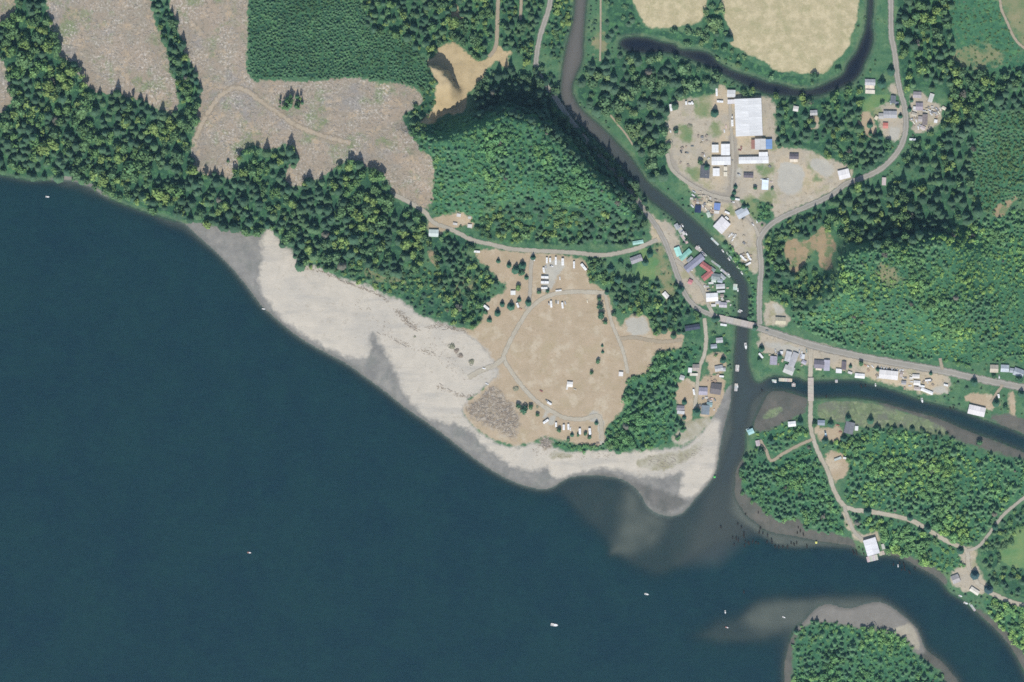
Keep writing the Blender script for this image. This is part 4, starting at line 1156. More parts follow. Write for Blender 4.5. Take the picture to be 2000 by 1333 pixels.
clear_d = union(CLEARCUTS, RX, RY, 20)
wood_d = union([f[1] for f in FORESTS if not f[0].startswith('open ground')], RX, RY, 20)
tan_d = union(FIELD + CAMPGREEN + MARSH + MUD + DUNE + [BEACH], RX, RY, 20)
TREES = []      # px, py, r(map units), h(m), kind, tone rgb, forest index
def sample_forest(fi):
    nm, poly, sp, (r0, r1), hf, cf, tone = FORESTS[fi]
    R_ = np.random.default_rng(100 + fi)
    p = np.asarray(poly, float)
    lo, hi = np.maximum(p.min(0), (-30, -30)), np.minimum(p.max(0), (2030, 1365))
    if (hi <= lo).any():
        return
    xs, ys = np.arange(lo[0], hi[0] + sp, sp), np.arange(lo[1], hi[1] + sp, sp * .88)
    X, Y = np.meshgrid(xs, ys)
    X = X + (np.arange(len(ys)) % 2)[:, None] * sp * .5
    X = (X + R_.uniform(-.52, .52, X.shape) * sp).ravel()
    Y = (Y + R_.uniform(-.52, .52, Y.shape) * sp).ravel()
    d = sdf_poly(poly, X, Y, 40) + 3.0 * vnoise(X, Y, 14, 77 + fi)
    patch = vnoise(X, Y, 55, 200 + fi) + .5 * vnoise(X, Y, 24, 300 + fi)
    rr = r0 + (r1 - r0) * R_.beta(1.6, 2.0, X.shape)
    rr = rr * (1 + .22 * vnoise(X, Y, 9, 500 + fi)) * R_.choice([.72, 1.0, 1.0, 1.14], X.shape)
    over = .12 if "bluff" in nm else .5
    if nm.startswith("canopy"):
        over = -0.6
    ok = (d < (10.0 if nm.startswith('shoreline') else 5.0 if 'cabin drive' in nm or 'islet' in nm or 'boathouse' in nm else 2.0)) & (look(road_d, X, Y) > rr * over) & (look(water_d, X, Y) > (0.0 if tone == "bluish" else 1.5)) & (look(open_d, X, Y) > (-60 if nm.startswith('lone') else -3.5))
    ok &= R_.random(X.shape) > (0.10 if sp < 7 else 0.07)
    if tone in ("bright", "hill", "bluish"):
        ok &= patch > -1.3
    if nm.startswith("open ground"):
        ok &= (look(wood_d, X, Y) > 2) & (look(open_d, X, Y) > 3) & (look(tan_d, X, Y) > 1) & (look(water_d, X, Y) > 2.5) & (look(road_d, X, Y) > rr + 1)
        ok &= (patch + R_.uniform(-.9, .9, X.shape) > .25)
    cons, bros = TONES[tone]
    size = np.clip(.62 + .62 * (vnoise(X, Y, 46, 700 + fi) + .35), .68, 1.2) if tone in ("bright", "hill") else np.ones_like(X)
    hue = vnoise(X, Y, 38, 800 + fi) + .35 * vnoise(X, Y, 13, 850 + fi)
    yel = vnoise(X, Y, 27, 880 + fi)
    clear_n = look(clear_d, X, Y - 14)
    for x, y, r, pt, lumn, sz, hu, ye, cn in zip(X[ok], Y[ok], rr[ok], patch[ok], vnoise(X, Y, 33, 900 + fi)[ok], size[ok], hue[ok], yel[ok], clear_n[ok]):
        con = R_.random() < np.clip(cf + pt * .85, 0.01, .97)
        pick = lambda lst: lst[int(np.clip((hu * .5 + .5 + R_.normal(0, .12)) * len(lst), 0, len(lst) - 1))]
        if con:
            r *= .92 if sz >= .7 else .8
            h = r * S * hf * R_.uniform(.95, 1.35)
            c = pick(cons)
        else:
            r *= sz * (1.2 if tone in ("bright", "hill") else 1.12)
            h = r * S * (R_.uniform(1.25, 1.75) * min(1, sz + .1) if tone in ("bright", "hill", "regrowth") else hf * R_.uniform(.46, .68))
            c = pick(bros)
            if ye > .5 and R_.random() < .22:
                c = (.150, .255, .105)
        if cn < 0 and nm.startswith(("shoreline", "tree strip", "lone")):
            h = max(h * 1.1, R_.uniform(15, 23))      # tall edge trees left standing beside the cutting
        if 'bluff' in nm and R_.random() < .10:
            h, r = h * 1.9, r * 1.15
        if R_.random() < .008 and sp > 7:
            c = (.15, .15, .12)
        if nm.startswith("scrub"):
            h *= .4
        k = R_.uniform(.89, 1.11) * (1 + .15 * lumn)
        c = (c[0] * k * R_.uniform(.96, 1.05), c[1] * k, c[2] * k)
        TREES.append([x, y, r, h, 0 if con else 1, c, fi])


for fi in range(len(FORESTS)):
    sample_forest(fi)

# trees that stand by themselves: x, y, crown radius, kind (0 conifer, 1 broadleaf, 2 shrub), label
LONE = [
    (973, 511, 4.2, 0, "small dark conifer alone on the gravel in the upper campground"),
    (994, 519, 5.0, 0, "rounded dark conifer beside a pale tent pad in the upper campground"),
    (1008, 528, 8.0, 0, "largest green conifer of the clump at the campground entrance"),
    (1020, 520, 7.5, 0, "dark conifer in the clump at the campground entrance, beside the camp lane"),
    (1018, 534, 7.0, 1, "broadleaf tree at the foot of the campground entrance clump"),
    (1041, 504, 5.0, 0, "narrow conifer at the top corner of the camp lane"),
    (1028, 543, 4.2, 0, "small dark conifer on the gravel island of the camp lane"),
    (1012, 562, 6.5, 1, "round bright green tree above the white campground shed"),
    (1032, 592, 6.2, 0, "tall green conifer standing alone where camp lane meets the loop road"),
    (954, 586, 4.2, 0, "thin conifer at the west edge of the lower campground"),
    (981, 595, 5.0, 0, "squat conifer between tents in the lower campground"),
    (998, 600, 7.2, 0, "broad dark conifer in the middle of the lower campground"),
    (1014, 586, 4.2, 0, "slim conifer beside the white trailer in the lower campground"),
    (972, 613, 6.0, 0, "dark conifer nearest the loop road in the lower campground"),
    (949, 611, 5.0, 1, "small round tree under the white tilted trailer in the campground"),
    (956, 626, 5.0, 0, "southernmost conifer of the lower campground by the beach path"),
    (1053, 571, 5.0, 1, "dark bush at the end of the parked camper row"),
    (1069, 570, 4.4, 1, "round bush next to the loop road below the camper row"),
    (1142, 1, 0, 0, ""),
    (1024, 802, 8.6, 1, "big dome-shaped green thicket beside the driftwood field"),
    (1013, 794, 6.0, 1, "western lobe of shrubs at the driftwood field thicket"),
    (1036, 795, 5.5, 1, "eastern shrub beside the driftwood field thicket"),
    (1049, 795, 3.0, 2, "small olive bush between the thicket and the parking stalls"),
    (1050, 811, 4.4, 1, "dark round bush by the diagonal parking stalls"),
    (1007, 760, 6.2, 2, "pale olive shrub above the thicket on the sand"),
    (1091, 840, 5.2, 1, "dark round tree between two campers at the beach campsites"),
    (1117, 850, 3.8, 0, "slim conifer in the middle of the beach campsites"),
    (1110, 860, 4.4, 1, "bush under the slim conifer at the beach campsites"),
    (1129, 850, 3.4, 1, "tiny bush at the foot of a white camper"),
    (1143, 848, 4.2, 1, "dark tree left of the easternmost camper"),
    (1151, 855, 4.6, 1, "round tree below the easternmost camper"),
    (1165, 827, 3.8, 0, "lone conifer on the grey turnaround by the meadow"),
    (1167, 866, 3.4, 2, "rust brown bush at the end of the turnaround"),
    (1176, 676, 2.6, 0, "upper of two thin conifers in the meadow row"),
    (1177, 688, 3.0, 0, "lower of two thin conifers in the meadow row"),
    (1168, 706, 5.2, 1, "olive round tree in the meadow"),
    (1155, 728, 4.2, 1, "round tree farthest into the meadow"),
    (882, 677, 6.5, 2, "large olive shrub patch at the top of the beach"),
    (892, 686, 5.0, 2, "brown shrub just below the olive patch on the beach"),
    (899, 695, 5.2, 2, "grey brown shrub at the beach edge"),
    (921, 708, 6.0, 2, "grey green shrub by the beach track"),
    (810, 658, 2.5, 2, "dark isolated shrub out on the open sand"),
    (1320, 258, 6.0, 1, "round green tree alone on the sawmill yard's west side"),
    (1347, 247, 5.2, 2, "olive tree with thin crown in the sawmill yard"),
    (1396, 222, 7.6, 0, "tall conifer left of the big white warehouse"),
    (1379, 328, 7.0, 0, "dark conifer beside the slate roofed house"),
    (1368, 318, 6.0, 1, "tree above the slate roofed house on the gravel"),
    (1436, 366, 4.2, 0, "top conifer of the narrow row beside the yard lane"),
    (1434, 377, 4.4, 0, "middle conifer of the narrow row beside the yard lane"),
    (1431, 387, 4.8, 0, "bottom conifer of the narrow row beside the yard lane"),
    (1474, 368, 4.4, 1, "round bush left of the pale blue roofed house"),
    (1508, 369, 3.4, 1, "small bush right of the pale blue roofed house"),
    (1453, 405, 5.2, 0, "dark tree behind the pale hipped roof house"),
    (1460, 404, 4.0, 0, "smaller dark tree right behind the pale hipped roof house"),
    (1395, 624, 5.6, 0, "left conifer of the pair at the bridge's west end"),
    (1402, 623, 5.0, 0, "right conifer of the pair at the bridge's west end"),
    (1474, 641, 6.0, 0, "dark conifer standing at the bridge's east end"),
    (1269, 497, 7.0, 0, "tall conifer beside the highway fork above the lodge"),
    (1260, 514, 6.4, 0, "dark conifer right against the grey lodge"),
    (1213, 516, 6.2, 1, "round tree left of the grey lodge"),
    (1227, 527, 6.4, 1, "round tree below the grey lodge"),
    (1192, 527, 8.0, 0, "large conifer left of the lodge drive"),
    (1171, 524, 8.2, 1, "big broadleaf at the top of the camp loop grove"),
    (1206, 547, 8.0, 0, "large dark conifer at the lower end of the lodge drive"),
    (1185, 572, 4.6, 0, "slim conifer at the junction of loop road and picnic lane"),
    (1172, 598, 7.0, 1, "upper tree of the row along the meadow's east side"),
    (1174, 616, 8.2, 1, "big tree of the row along the meadow's east side"),
    (1181, 630, 5.0, 1, "lower tree of the row along the meadow's east side"),
    (1170, 585, 5.0, 1, "tree at the north end of the meadow's east row"),
    (1204, 590, 6.0, 0, "tree on the right of the picnic lane"),
    (1199, 614, 5.4, 1, "round tree beside the grey picnic pad"),
    (1328, 566, 8.0, 0, "tall dark conifer beside the highway bend"),
    (1308, 590, 7.5, 1, "tree below the white shed at the highway bend"),
    (1412, 704, 6.4, 0, "dark conifer in the village lot by the river"),
    (1337, 786, 5.0, 0, "dark conifer in the tan lot of the village drive"),
    (1336, 816, 4.2, 0, "lower dark conifer in the tan lot of the village drive"),
    (1361, 806, 8.0, 0, "broad dark conifer left of the blue grey roof"),
    (1487, 682, 6.0, 0, "conifer at the end of the highway parking strip"),
    (1522, 696, 5.5, 0, "dark tree between the lavender roof and the long grey hall"),
    (1483, 704, 5.0, 1, "bush by the river under the white truck"),
    (1661, 716, 3.5, 0, "thin dark tree on the lawn beside the dark violet roof"),
    (1681, 710, 5.5, 1, "green tree by the orange parking area"),
    (1714, 722, 4.0, 0, "dark tree at the corner of the long white shop"),
    (1818, 730, 3.5, 0, "small dark tree at the roadside east of the shop"),
    (1902, 747, 7.5, 0, "big dark conifer beside the coast highway"),
    (1945, 788, 7.0, 0, "dark tree near the white riverside boat shed"),
    (1963, 795, 5.0, 1, "round tree east of the white riverside boat shed"),
    (1989, 741, 8.0, 1, "tree in front of the grey blue roofed house"),
    (1994, 770, 7.0, 0, "dark conifer below the highway at the far east"),
    (1941, 736, 5.0, 1, "hedge tree in front of the cream roofed house"),
    (1505, 862, 7.0, 0, "tall conifer in the thicket behind the ruined cabin"),
    (1487, 884, 8.5, 1, "round tree shading the cabin drive's end"),
    (1590, 829, 6.0, 1, "tree beside the blue grey shed on the island road"),
    (1622, 829, 6.0, 0, "round dark conifer between shed and yard"),
    (1612, 862, 6.5, 0, "dark conifer below the cyan truck"),
    (1648, 858, 7.0, 0, "dark tree below the charcoal roofed house"),
    (1646, 870, 7.5, 1, "yellow green maple below the charcoal roofed house"),
    (1562, 826, 7.0, 0, "dark tree right of the white riverside cottage"),
    (1903, 1124, 8.5, 0, "big blue spruce inside the road triangle"),
    (1930, 1152, 8.6, 0, "dark round spruce beside the island road"),
    (1876, 1076, 7.0, 0, "dark tree at the road fork's west corner"),
    (1943, 1030, 6.0, 0, "dark tree along the northeast track"),
    (1811, 1034, 7.5, 0, "dark tree overhanging the island road"),
    (1777, 1012, 6.0, 0, "dark tree on the upper bend of the island road"),
    (1694, 1001, 8.0, 0, "dark tree shading the island road junction"),
    (1740, 245, 0, 0, ""),
    (1699, 245, 6.0, 0, "dark conifer on the lawn left of the red roof"),
    (1718, 268, 6.4, 0, "dark conifer below the red roof"),
    (1734, 283, 8.5, 1, "large round tree at the curve of the valley road"),
    (1752, 208, 4.6, 1, "dark tree beside the small slate roof house"),
    (1722, 202, 5.0, 1, "round bush in the garden of the small slate roof house"),
    (1758, 228, 4.4, 0, "dark tree between the grey hall and valley road"),
    (1722, 165, 8.5, 0, "large dark conifer right of the riverside tan house"),
    (1740, 140, 8.0, 0, "tall conifer between slough and valley road"),
    (1776, 215, 4.5, 0, "small dark conifer on the east verge of the valley road"),
    (1780, 197, 4.0, 0, "bush under the grey pink roof house"),
    (1424, 76, 8.5, 0, "big dark tree at the corner of the larger hayfield"),
    (1316, 62, 7.0, 1, "round tree at the lower edge of the small hayfield"),
    (1637, 137, 7.0, 1, "round tree on the slough bank below the larger hayfield"),
    (1590, 150, 8.5, 1, "round tree in the slough's bend below the larger hayfield"),
    (1414, 97, 7.5, 1, "round tree between the slough and the larger hayfield"),
    (315, 18, 6.0, 0, "top conifer of the strip dividing the clearcuts"),
    (329, 35, 6.0, 0, "tall dark conifer near the top of the strip dividing the clearcuts"),
    (345, 86, 6.0, 0, "tall conifer leaning over the eastern clearcut"),
    (360, 128, 5.6, 0, "tall conifer on the east edge of the clearcut strip"),
    (383, 160, 5.6, 0, "slender conifer on the east edge low in the clearcut strip"),
    (446, 316, 3.5, 1, "isolated green bush in the lower clearcut"),
    (474, 300, 4.5, 0, "conifer at the clearing notch in the lower clearcut"),
    (1700, 822, 6.5, 0, "dark tree standing in the tidal marsh's southern edge"),
    (1656, 818, 6.5, 0, "dark conifer at the edge of the tidal marsh"),
    (1912, 866, 6.5, 1, "grey tree on the mud bank of the inlet"),
]
LONE = [(t[0], t[1], t[2] * 1.14, t[3], t[4]) for t in LONE if t[2] > 0]

# thin out wood trees that would stand inside a lone tree
lp = np.array([(t[0], t[1], t[2]) for t in LONE])
TREES = [t for t in TREES if not (((lp[:, 0] - t[0]) ** 2 + (lp[:, 1] - t[1]) ** 2) < (lp[:, 2] * .9) ** 2).any()]


# ------------------------------------------------------------------ buildings
FOOT = []       # x, y, radius kept free of woods


def gable_walls(L, D, h, rise, mat):
    m = MB()
    a, b = L / 2, D / 2
    vs = []
    for x in (-a, a):
        vs += [(x, -b, -1.0), (x, b, -1.0), (x, b, h), (x, 0, h + rise), (x, -b, h)]
    m.add(vs, [(0, 4, 3, 2, 1), (5, 6, 7, 8, 9), (0, 1, 6, 5), (1, 2, 7, 6), (4, 0, 5, 9), (2, 3, 8, 7), (3, 4, 9, 8)], mat)
    return m


def slope_slab(m, x0, x1, D, h, rise, side, over, t, mat, lift=0.03):
    """One roof slope between x0 and x1; side is +1 (towards +y) or -1."""
    b = D / 2
    k = rise / b
    y0, z0 = 0.0, h + rise + lift
    y1, z1 = side * (b + over), h - over * k + lift
    vs = [(x0, y0, z0), (x1, y0, z0), (x1, y1, z1), (x0, y1, z1), (x0, y0, z0 + t), (x1, y0, z0 + t), (x1, y1, z1 + t), (x0, y1, z1 + t)]
    fs = [(0, 1, 2, 3), (7, 6, 5, 4), (0, 4, 5, 1), (1, 5, 6, 2), (2, 6, 7, 3), (3, 7, 4, 0)]
    if side < 0:
        fs = [f[::-1] for f in fs]
    m.add(vs, fs, mat)


PANEL_CACHE = {}


def building(name, label, cat, px, py, w, d, ang, h, style, color, wall=(.52, .49, .43), ridge='x', group=None, chimney=False, porch=None, z=None):
    if ridge == 'y':
        w, d, ang = d, w, ang + 90
    L, D = w * S, d * S
    zz = max(tz(px, py), 0.4) if z is None else z
    t = thing(name, label, cat, px, py, -math.radians(ang), group, z=zz)
    FOOT.append((px, py, 0.5 * math.hypot(w, d) * .92 + 1.5))
    if style == 'flat':
        m = MB()
        m.box(0, 0, h / 2 - .5, L, D, h + 1.0, M_WALL)
        obj("wall", m.mesh("wall"), t, wall)
        m = MB()
        m.box(0, 0, h + .12, L + .5, D + .5, .22, M_METAL)
        r = obj("roof", m.mesh("roof"), t, color)
        m = MB()
        m.box(0, D / 2 + .16, h + .30, L + .5, .18, .14, M_METAL)
        m.box(0, -D / 2 - .16, h + .30, L + .5, .18, .14, M_METAL)
        m.box(L / 2 + .16, 0, h + .30, .18, D + .14, .14, M_METAL)
        m.box(-L / 2 - .16, 0, h + .30, .18, D + .14, .14, M_METAL)
        obj("roof_edge", m.mesh("roof_edge"), r, tuple(c * .8 for c in color))
    else:
        pitch = {'house': .50, 'metal': .20, 'low': .10}[style]
        rise = D / 2 * pitch
        rm = M_SHINGLE if style == 'house' else M_METAL
        obj("wall", gable_walls(L, D, h, rise, M_WALL).mesh("wall"), t, wall)
        over = .45
        if max(L, D) > 17 and style != 'house':
            # big sheet roofs: every bay of sheeting is a panel of its own
            n = max(2, round((L + 2 * over) / 8.5))
            bay = (L + 2 * over) / n
            m = MB()
            m.box(0, 0, h + rise + .16, L + .8, .5, .12, M_METAL)
            r = obj("roof", m.mesh("ridge_cap"), t, tuple(c * .92 for c in color))
            key = (round(bay, 2), round(D, 2), round(h, 2), style)
            for side in (-1, 1):
                mm = MB()
                slope_slab(mm, -bay / 2 + .05, bay / 2 - .05, D, h, rise, side, over, .10, M_METAL)
                for sx in (-.25, 0, .25):
                    b = D / 2
                    k = rise / b
                    mm.add([(sx * bay - .05, 0, h + rise + .13), (sx * bay + .05, 0, h + rise + .13), (sx * bay + .05, side * (b + over), h - over * k + .13), (sx * bay - .05, side * (b + over), h - over * k + .13),
                            (sx * bay, 0, h + rise + .20), (sx * bay, side * (b + over), h - over * k + .20)], [(0, 4, 5, 3), (1, 2, 5, 4)], M_METAL)
                me = mm.mesh("roof_panel")
                for i in range(n):
                    f = random.uniform(.88, 1.03)
                    o = obj("roof_panel", me, r, tuple(min(.86, c * f) for c in color))
                    o.location = (-(L / 2 + over) + (i + .5) * bay, 0, 0)
        else:
            m = MB()
            for side in (-1, 1):
                slope_slab(m, -L / 2 - over, L / 2 + over, D, h, rise, side, over, .14, rm)
            r = obj("roof", m.mesh("roof"), t, color)
            m = MB()
            m.box(0, 0, h + rise + .2, L + 2 * over - .1, .4, .1, rm)
            obj("ridge_cap", m.mesh("ridge_cap"), r, tuple(c * .8 for c in color))
            if chimney:
                m = MB()
                m.box(L * .22, D * .12, h + rise * .8 + .6, .9, .7, 1.6, M_CONC)
                obj("chimney", m.mesh("chimney"), r)
    # door and windows
    m = MB()
    big = style in ('metal', 'low', 'flat') and max(L, D) > 14
    dw, dh = (3.6, min(h - .4, 3.6)) if big else (1.0, min(h - .3, 2.05))
    m.box(L * .18, -D / 2 - .04, dh / 2, dw, .10, dh, M_PAINT)
    obj("door", m.mesh("door"), t, (.30, .27, .24))
    if style == 'house' or not big:
        if h > 2.2 and L > 6:
            for sx in (-.3, .38):
                m = MB()
                m.box(sx * L, -D / 2 - .03, 1.5, 1.2, .08, 1.0, M_GLASS)
                obj("window", m.mesh("window"), t)
    if porch:
        pw, pd, side = porch
        m = MB()
        y = side * (D / 2 + pd * S / 2 + .06)
        m.box(0, y, .25, pw * S, pd * S, .9, M_PLANK)
        obj("deck", m.mesh("deck"), t, (.62, .55, .44))
    return t


WHT = (.62, .62, .61)
OFF = (.53, .51, .48)
PALE = (.46, .45, .43)
CREAM = (.58, .53, .42)
LGREY = (.40, .40, .40)
GREY = (.26, .26, .265)
SLATE = (.115, .120, .135)
VIOLET = (.135, .12, .135)
LAV = (.33, .31, .36)
BLUEG = (.20, .235, .26)
BLUE = (.14, .24, .43)
NAVY = (.03, .045, .10)
TEAL = (.30, .56, .49)
RED = (.36, .135, .125)
BROWNRED = (.26, .13, .10)
SKYW = (.60, .67, .72)

B = building
# --- sawmill yard
B("warehouse", "huge white roofed warehouse, the biggest building in the sawmill yard", "warehouse", 1461.5, 230, 51, 72, -2.2, 8.5, 'low', WHT, ridge='y')
B("annex", "small white lean-to joined to the huge warehouse's upper left corner", "building", 1428, 199.5, 14, 8, -2, 4, 'flat', (0.56, 0.54, 0.54))
B("shed", "pale grey square shed above the huge white warehouse", "shed", 1428, 183.5, 15, 13, 2, 4.5, 'low', (0.48, 0.48, 0.47))
B("workshop", "white square workshop, right one of the pair west of the yard lane", "workshop", 1416.5, 293, 16, 21, 0, 5, 'low', WHT, ridge='y')
B("workshop", "smaller white workshop, left one of the pair west of the yard lane", "workshop", 1396.5, 291, 12, 14, 0, 4.5, 'low', (0.59, 0.59, 0.56), ridge='y')
B("storage_hall", "wide white storage hall just below the pair of white workshops", "storage hall", 1408, 315, 36, 15, -1, 5, 'low', WHT)
B("long_shed", "long narrow white shed below the blue roofed hall", "shed", 1471.5, 313.5, 57, 12, -1, 5, 'low', WHT)
B("annex", "white block joined to the top of the long narrow shed", "building", 1490.5, 302, 17, 8, -1, 4.6, 'flat', WHT)
t_ = B("workshop", "hall with grey, blue and rust red roof sections in the sawmill yard", "workshop", 1484.5, 282.5, 20, 20, -1, 6.5, 'low', PALE, ridge='y')
for dx, w_px, d_px, col_, lb in ((-17, 12, 18.5, BLUE, "bright blue sheet roof of the lower wing"), (13.8, 7.2, 17, BROWNRED, "rust red sheet roof of the lower wing")):
    m = MB()
    L_, D_ = w_px * S, d_px * S
    m.box(-0.0, -dx * S, 2.0, D_, L_, 6.0, M_WALL)
    wo = obj("wing", m.mesh("wing"), t_, (.4, .38, .35))
    m = MB()
    m.box(0, -dx * S, 5.14, D_ + .5, L_ + .3, .22, M_METAL)
    ro = obj("wing_roof", m.mesh("wing_roof"), wo, col_)
    ro["label"] = lb
B("house", "slate grey roofed house at the sawmill yard's lower left", "house", 1376.5, 336.5, 17, 23, 4, 3.2, 'house', SLATE, ridge='y', chimney=True)
B("shed", "white square shed under the wide white storage hall", "shed", 1398.5, 337, 12, 14, 0, 3.6, 'low', WHT, ridge='y')
B("cabin", "upper of two tiny cream cabins beside the yard lane", "cabin", 1416.6, 330, 5.5, 7, 0, 2.8, 'low', CREAM, ridge='y')
B("cabin", "lower of two tiny cream cabins beside the yard lane", "cabin", 1416.6, 340.5, 5.5, 7.5, 0, 2.8, 'low', CREAM, ridge='y')
B("house", "narrow violet roofed house facing a tan lawn in the sawmill yard", "house", 1461.5, 343, 18, 8.5, 1, 3, 'house', VIOLET)
B("house", "house with pale blue metal roof between hedges, south of the violet roof", "house", 1494, 361.5, 11.5, 18, 3, 3, 'metal', SKYW, ridge='y')
B("house", "house with dark violet roof beside the grey gravel pads", "house", 1550.5, 306, 17, 10, 1, 3, 'house', VIOLET, porch=(15, 6, -1))
B("garage", "tilted white roofed garage where the gravel pads meet the valley road", "garage", 1648, 341, 21, 17, -14, 4, 'low', (0.61, 0.59, 0.58))
B("shed", "white shed in a clearing among the woods by the slough", "shed", 1554, 213, 9, 9, 10, 3, 'metal', OFF)
B("house", "grey roofed house with a tan yard in the woods by the slough", "house", 1589, 221, 13, 9, -3, 3, 'house', LGREY)
# --- lower mill village
B("house", "small navy roofed house at the heap yard near the river", "house", 1363, 409, 11, 13, 4, 3, 'house', NAVY, ridge='y')
B("shed", "bright blue roofed shed in the heap yard", "shed", 1400.5, 404, 11, 12, 6, 3.2, 'metal', (.15, .22, .42), ridge='y')
B("shed", "white lean-to just below the bright blue shed", "shed", 1399.5, 415, 9, 5.5, 4, 2.6, 'flat', OFF)
B("house", "pale blue grey hipped roof house by the valley road junction", "house", 1449.5, 416, 23, 16, -28, 3.4, 'metal', (0.37, 0.40, 0.43), chimney=True)
B("market_hall", "large white square hall set at an angle by the river bend", "hall", 1409.5, 440.5, 22, 25, 42, 5.5, 'low', (0.59, 0.57, 0.57), ridge='y')
# --- waterfront row west of the river
B("house", "short turquoise roofed house nearest the highway on the waterfront", "house", 1324, 492, 10, 17, -20, 3.2, 'metal', TEAL, ridge='y')
B("house", "long turquoise roofed house pointing to the river", "house", 1338.5, 498, 26, 8.5, -42, 3.2, 'metal', (0.20, 0.42, 0.35))
B("motel", "long lavender grey roofed building between the turquoise and red roofs", "motel", 1356, 514.5, 42, 13, -39, 3.6, 'house', (.25, .25, .31))
t_ = B("house", "L-shaped house with dusty red roof on the waterfront", "house", 1378.5, 521.5, 22, 10, 36, 3.2, 'house', RED)
m = gable_walls(23 * S, 10 * S, 3.0, 10 * S * .25, M_WALL)
off_ang = math.radians(36 + 39)
wx, wy = (1381.5 - 1378.5) * S, -(538 - 521.5) * S
ca_, sa_ = math.cos(math.radians(36)), math.sin(math.radians(36))
lx, ly = wx * ca_ - wy * sa_, wx * sa_ + wy * ca_
wing = obj("wing", m.mesh("wing"), t_, (0.40, 0.36, 0.32), loc=(lx, ly, 0), rz=off_ang)
m = MB()
for sd_ in (-1, 1):
    slope_slab(m, -23 * S / 2 - .4, 23 * S / 2 + .4, 10 * S, 3.0, 10 * S * .25, sd_, .4, .14, M_SHINGLE)
obj("wing_roof", m.mesh("wing_roof"), wing, RED)
FOOT.append((1381, 538, 13))
B("shed", "tiny red roofed shed on the verge of the waterfront lane", "shed", 1348, 551, 7, 8, 25, 2.8, 'metal', (.42, .16, .17))
B("house", "grey green roofed house below the red L-shaped house", "house", 1398, 541, 17, 11, 10, 3, 'house', (.22, .25, .245))
B("shed", "narrow white shed under the grey green roof", "shed", 1388.5, 553.5, 9, 3.5, -4, 2.6, 'flat', OFF)
B("house", "grey low roofed house next to the narrow white shed", "house", 1407, 560, 16, 8, -3, 3, 'metal', LGREY)
t_ = B("house", "white roofed house in the middle of the river bend lots", "house", 1390.5, 581, 22, 15, -3, 3.4, 'metal', WHT)
B("house", "pale violet roofed house closest to the bridge on the west bank", "house", 1412, 596, 14, 9, 4, 3, 'house', (.42, .39, .42))
B("shed", "small white shed left of the pale violet roof near the bridge", "shed", 1393.5, 597, 9, 4.5, -3, 2.6, 'flat', OFF)
B("shed", "tilted white shed beside the highway bend trees", "shed", 1300, 577, 12, 7.5, 48, 3, 'metal', (0.61, 0.59, 0.56))
B("lodge", "grey shingled lodge standing below the camp road", "lodge", 1242.5, 507, 22, 12, -20, 3.6, 'house', (.30, .29, .31), chimney=True)
B("greenhouse", "pale turquoise roofed greenhouse under the hillside by the camp road", "greenhouse", 1246, 474, 20, 6, -10, 2.8, 'metal', (0.26, 0.45, 0.40))
B("house", "long navy roofed house hidden beside the highway before the bridge", "house", 1352, 640, 28, 9, -9, 3.2, 'house', (.06, .07, .10))
# --- camp and hillside
B("house", "white and teal roofed house at the top of the camp road", "house", 847, 456, 18, 13, 2, 4, 'metal', (0.42, 0.48, 0.46))
B("shed", "white shed on the upper side of the hillside yard", "shed", 896, 421, 7.5, 6, 8, 2.8, 'flat', OFF)
B("shed", "pale shed by the wood edge of the hillside yard", "shed", 917, 426, 5.5, 4.5, 0, 2.6, 'flat', (0.44, 0.45, 0.40))
B("shed", "white shed in the trees below the hillside yard", "shed", 917.5, 442, 8, 6.5, 5, 2.8, 'flat', OFF)
B("shed", "little white shed next to the dark hillside bush", "shed", 889, 438, 8, 4, 10, 2.5, 'flat', (0.48, 0.46, 0.43))
B("restroom", "white campground shed among the lower campground trees", "shed", 1002, 572.5, 9, 8, 0, 2.8, 'flat', (0.62, 0.62, 0.59))
B("picnic_shelter", "white shelter on the meadow's bare centre", "shelter", 1113, 751, 10, 9, 4, 3, 'metal', (0.62, 0.60, 0.56))
B("restroom", "narrow white hut joined beside the meadow shelter", "hut", 1108, 756, 3.2, 11, 12, 2.4, 'flat', (0.58, 0.55, 0.50))
B("restroom", "white hut at the meadow's right edge beside the picnic lane", "hut", 1212.5, 731, 8, 8, 5, 2.8, 'flat', (0.61, 0.59, 0.56))
# --- village between spit woods and river
B("cottage", "grey hut with tiny roof at the river side of the upper village lot", "cottage", 1404, 720, 15, 10, -10, 2.8, 'house', LGREY)
B("cottage", "tan grey roofed cottage left of the village drive", "cottage", 1359, 718.5, 12, 12, 0, 3, 'house', (.32, .28, .25))
B("shed", "white shed joined behind the tan grey cottage", "shed", 1347.5, 723.5, 7, 9, 4, 2.7, 'flat', WHT)
B("carport", "long cream carport below the tan grey cottage", "carport", 1355, 732, 15, 4.5, 1, 2.5, 'flat', (0.53, 0.50, 0.42))
B("house", "lavender roofed house with white trim in the village", "house", 1373, 764.5, 16, 14, 2, 3.2, 'house', LAV)
B("house", "dark brown violet roofed house beside the lavender roofed house", "house", 1398, 760, 20, 20, 9, 3.4, 'house', (.15, .135, .135))
B("house", "blue grey roofed house nearest the beach in the village", "house", 1377.5, 801, 15, 17, 4, 3.2, 'house', BLUEG, ridge='y')
B("shed", "teal roofed shed behind the blue grey roofed house", "shed", 1385.5, 790.5, 10, 8, 10, 2.6, 'metal', (.20, .29, .29))
B("cottage", "cottage with plum and green roof in the tan village lot", "cottage", 1329, 797, 14, 8, 3, 2.8, 'house', (.24, .22, .24))
B("shed", "white shed touching the plum roofed cottage", "shed", 1329.5, 806, 14, 6, 6, 2.6, 'flat', (0.46, 0.46, 0.45))
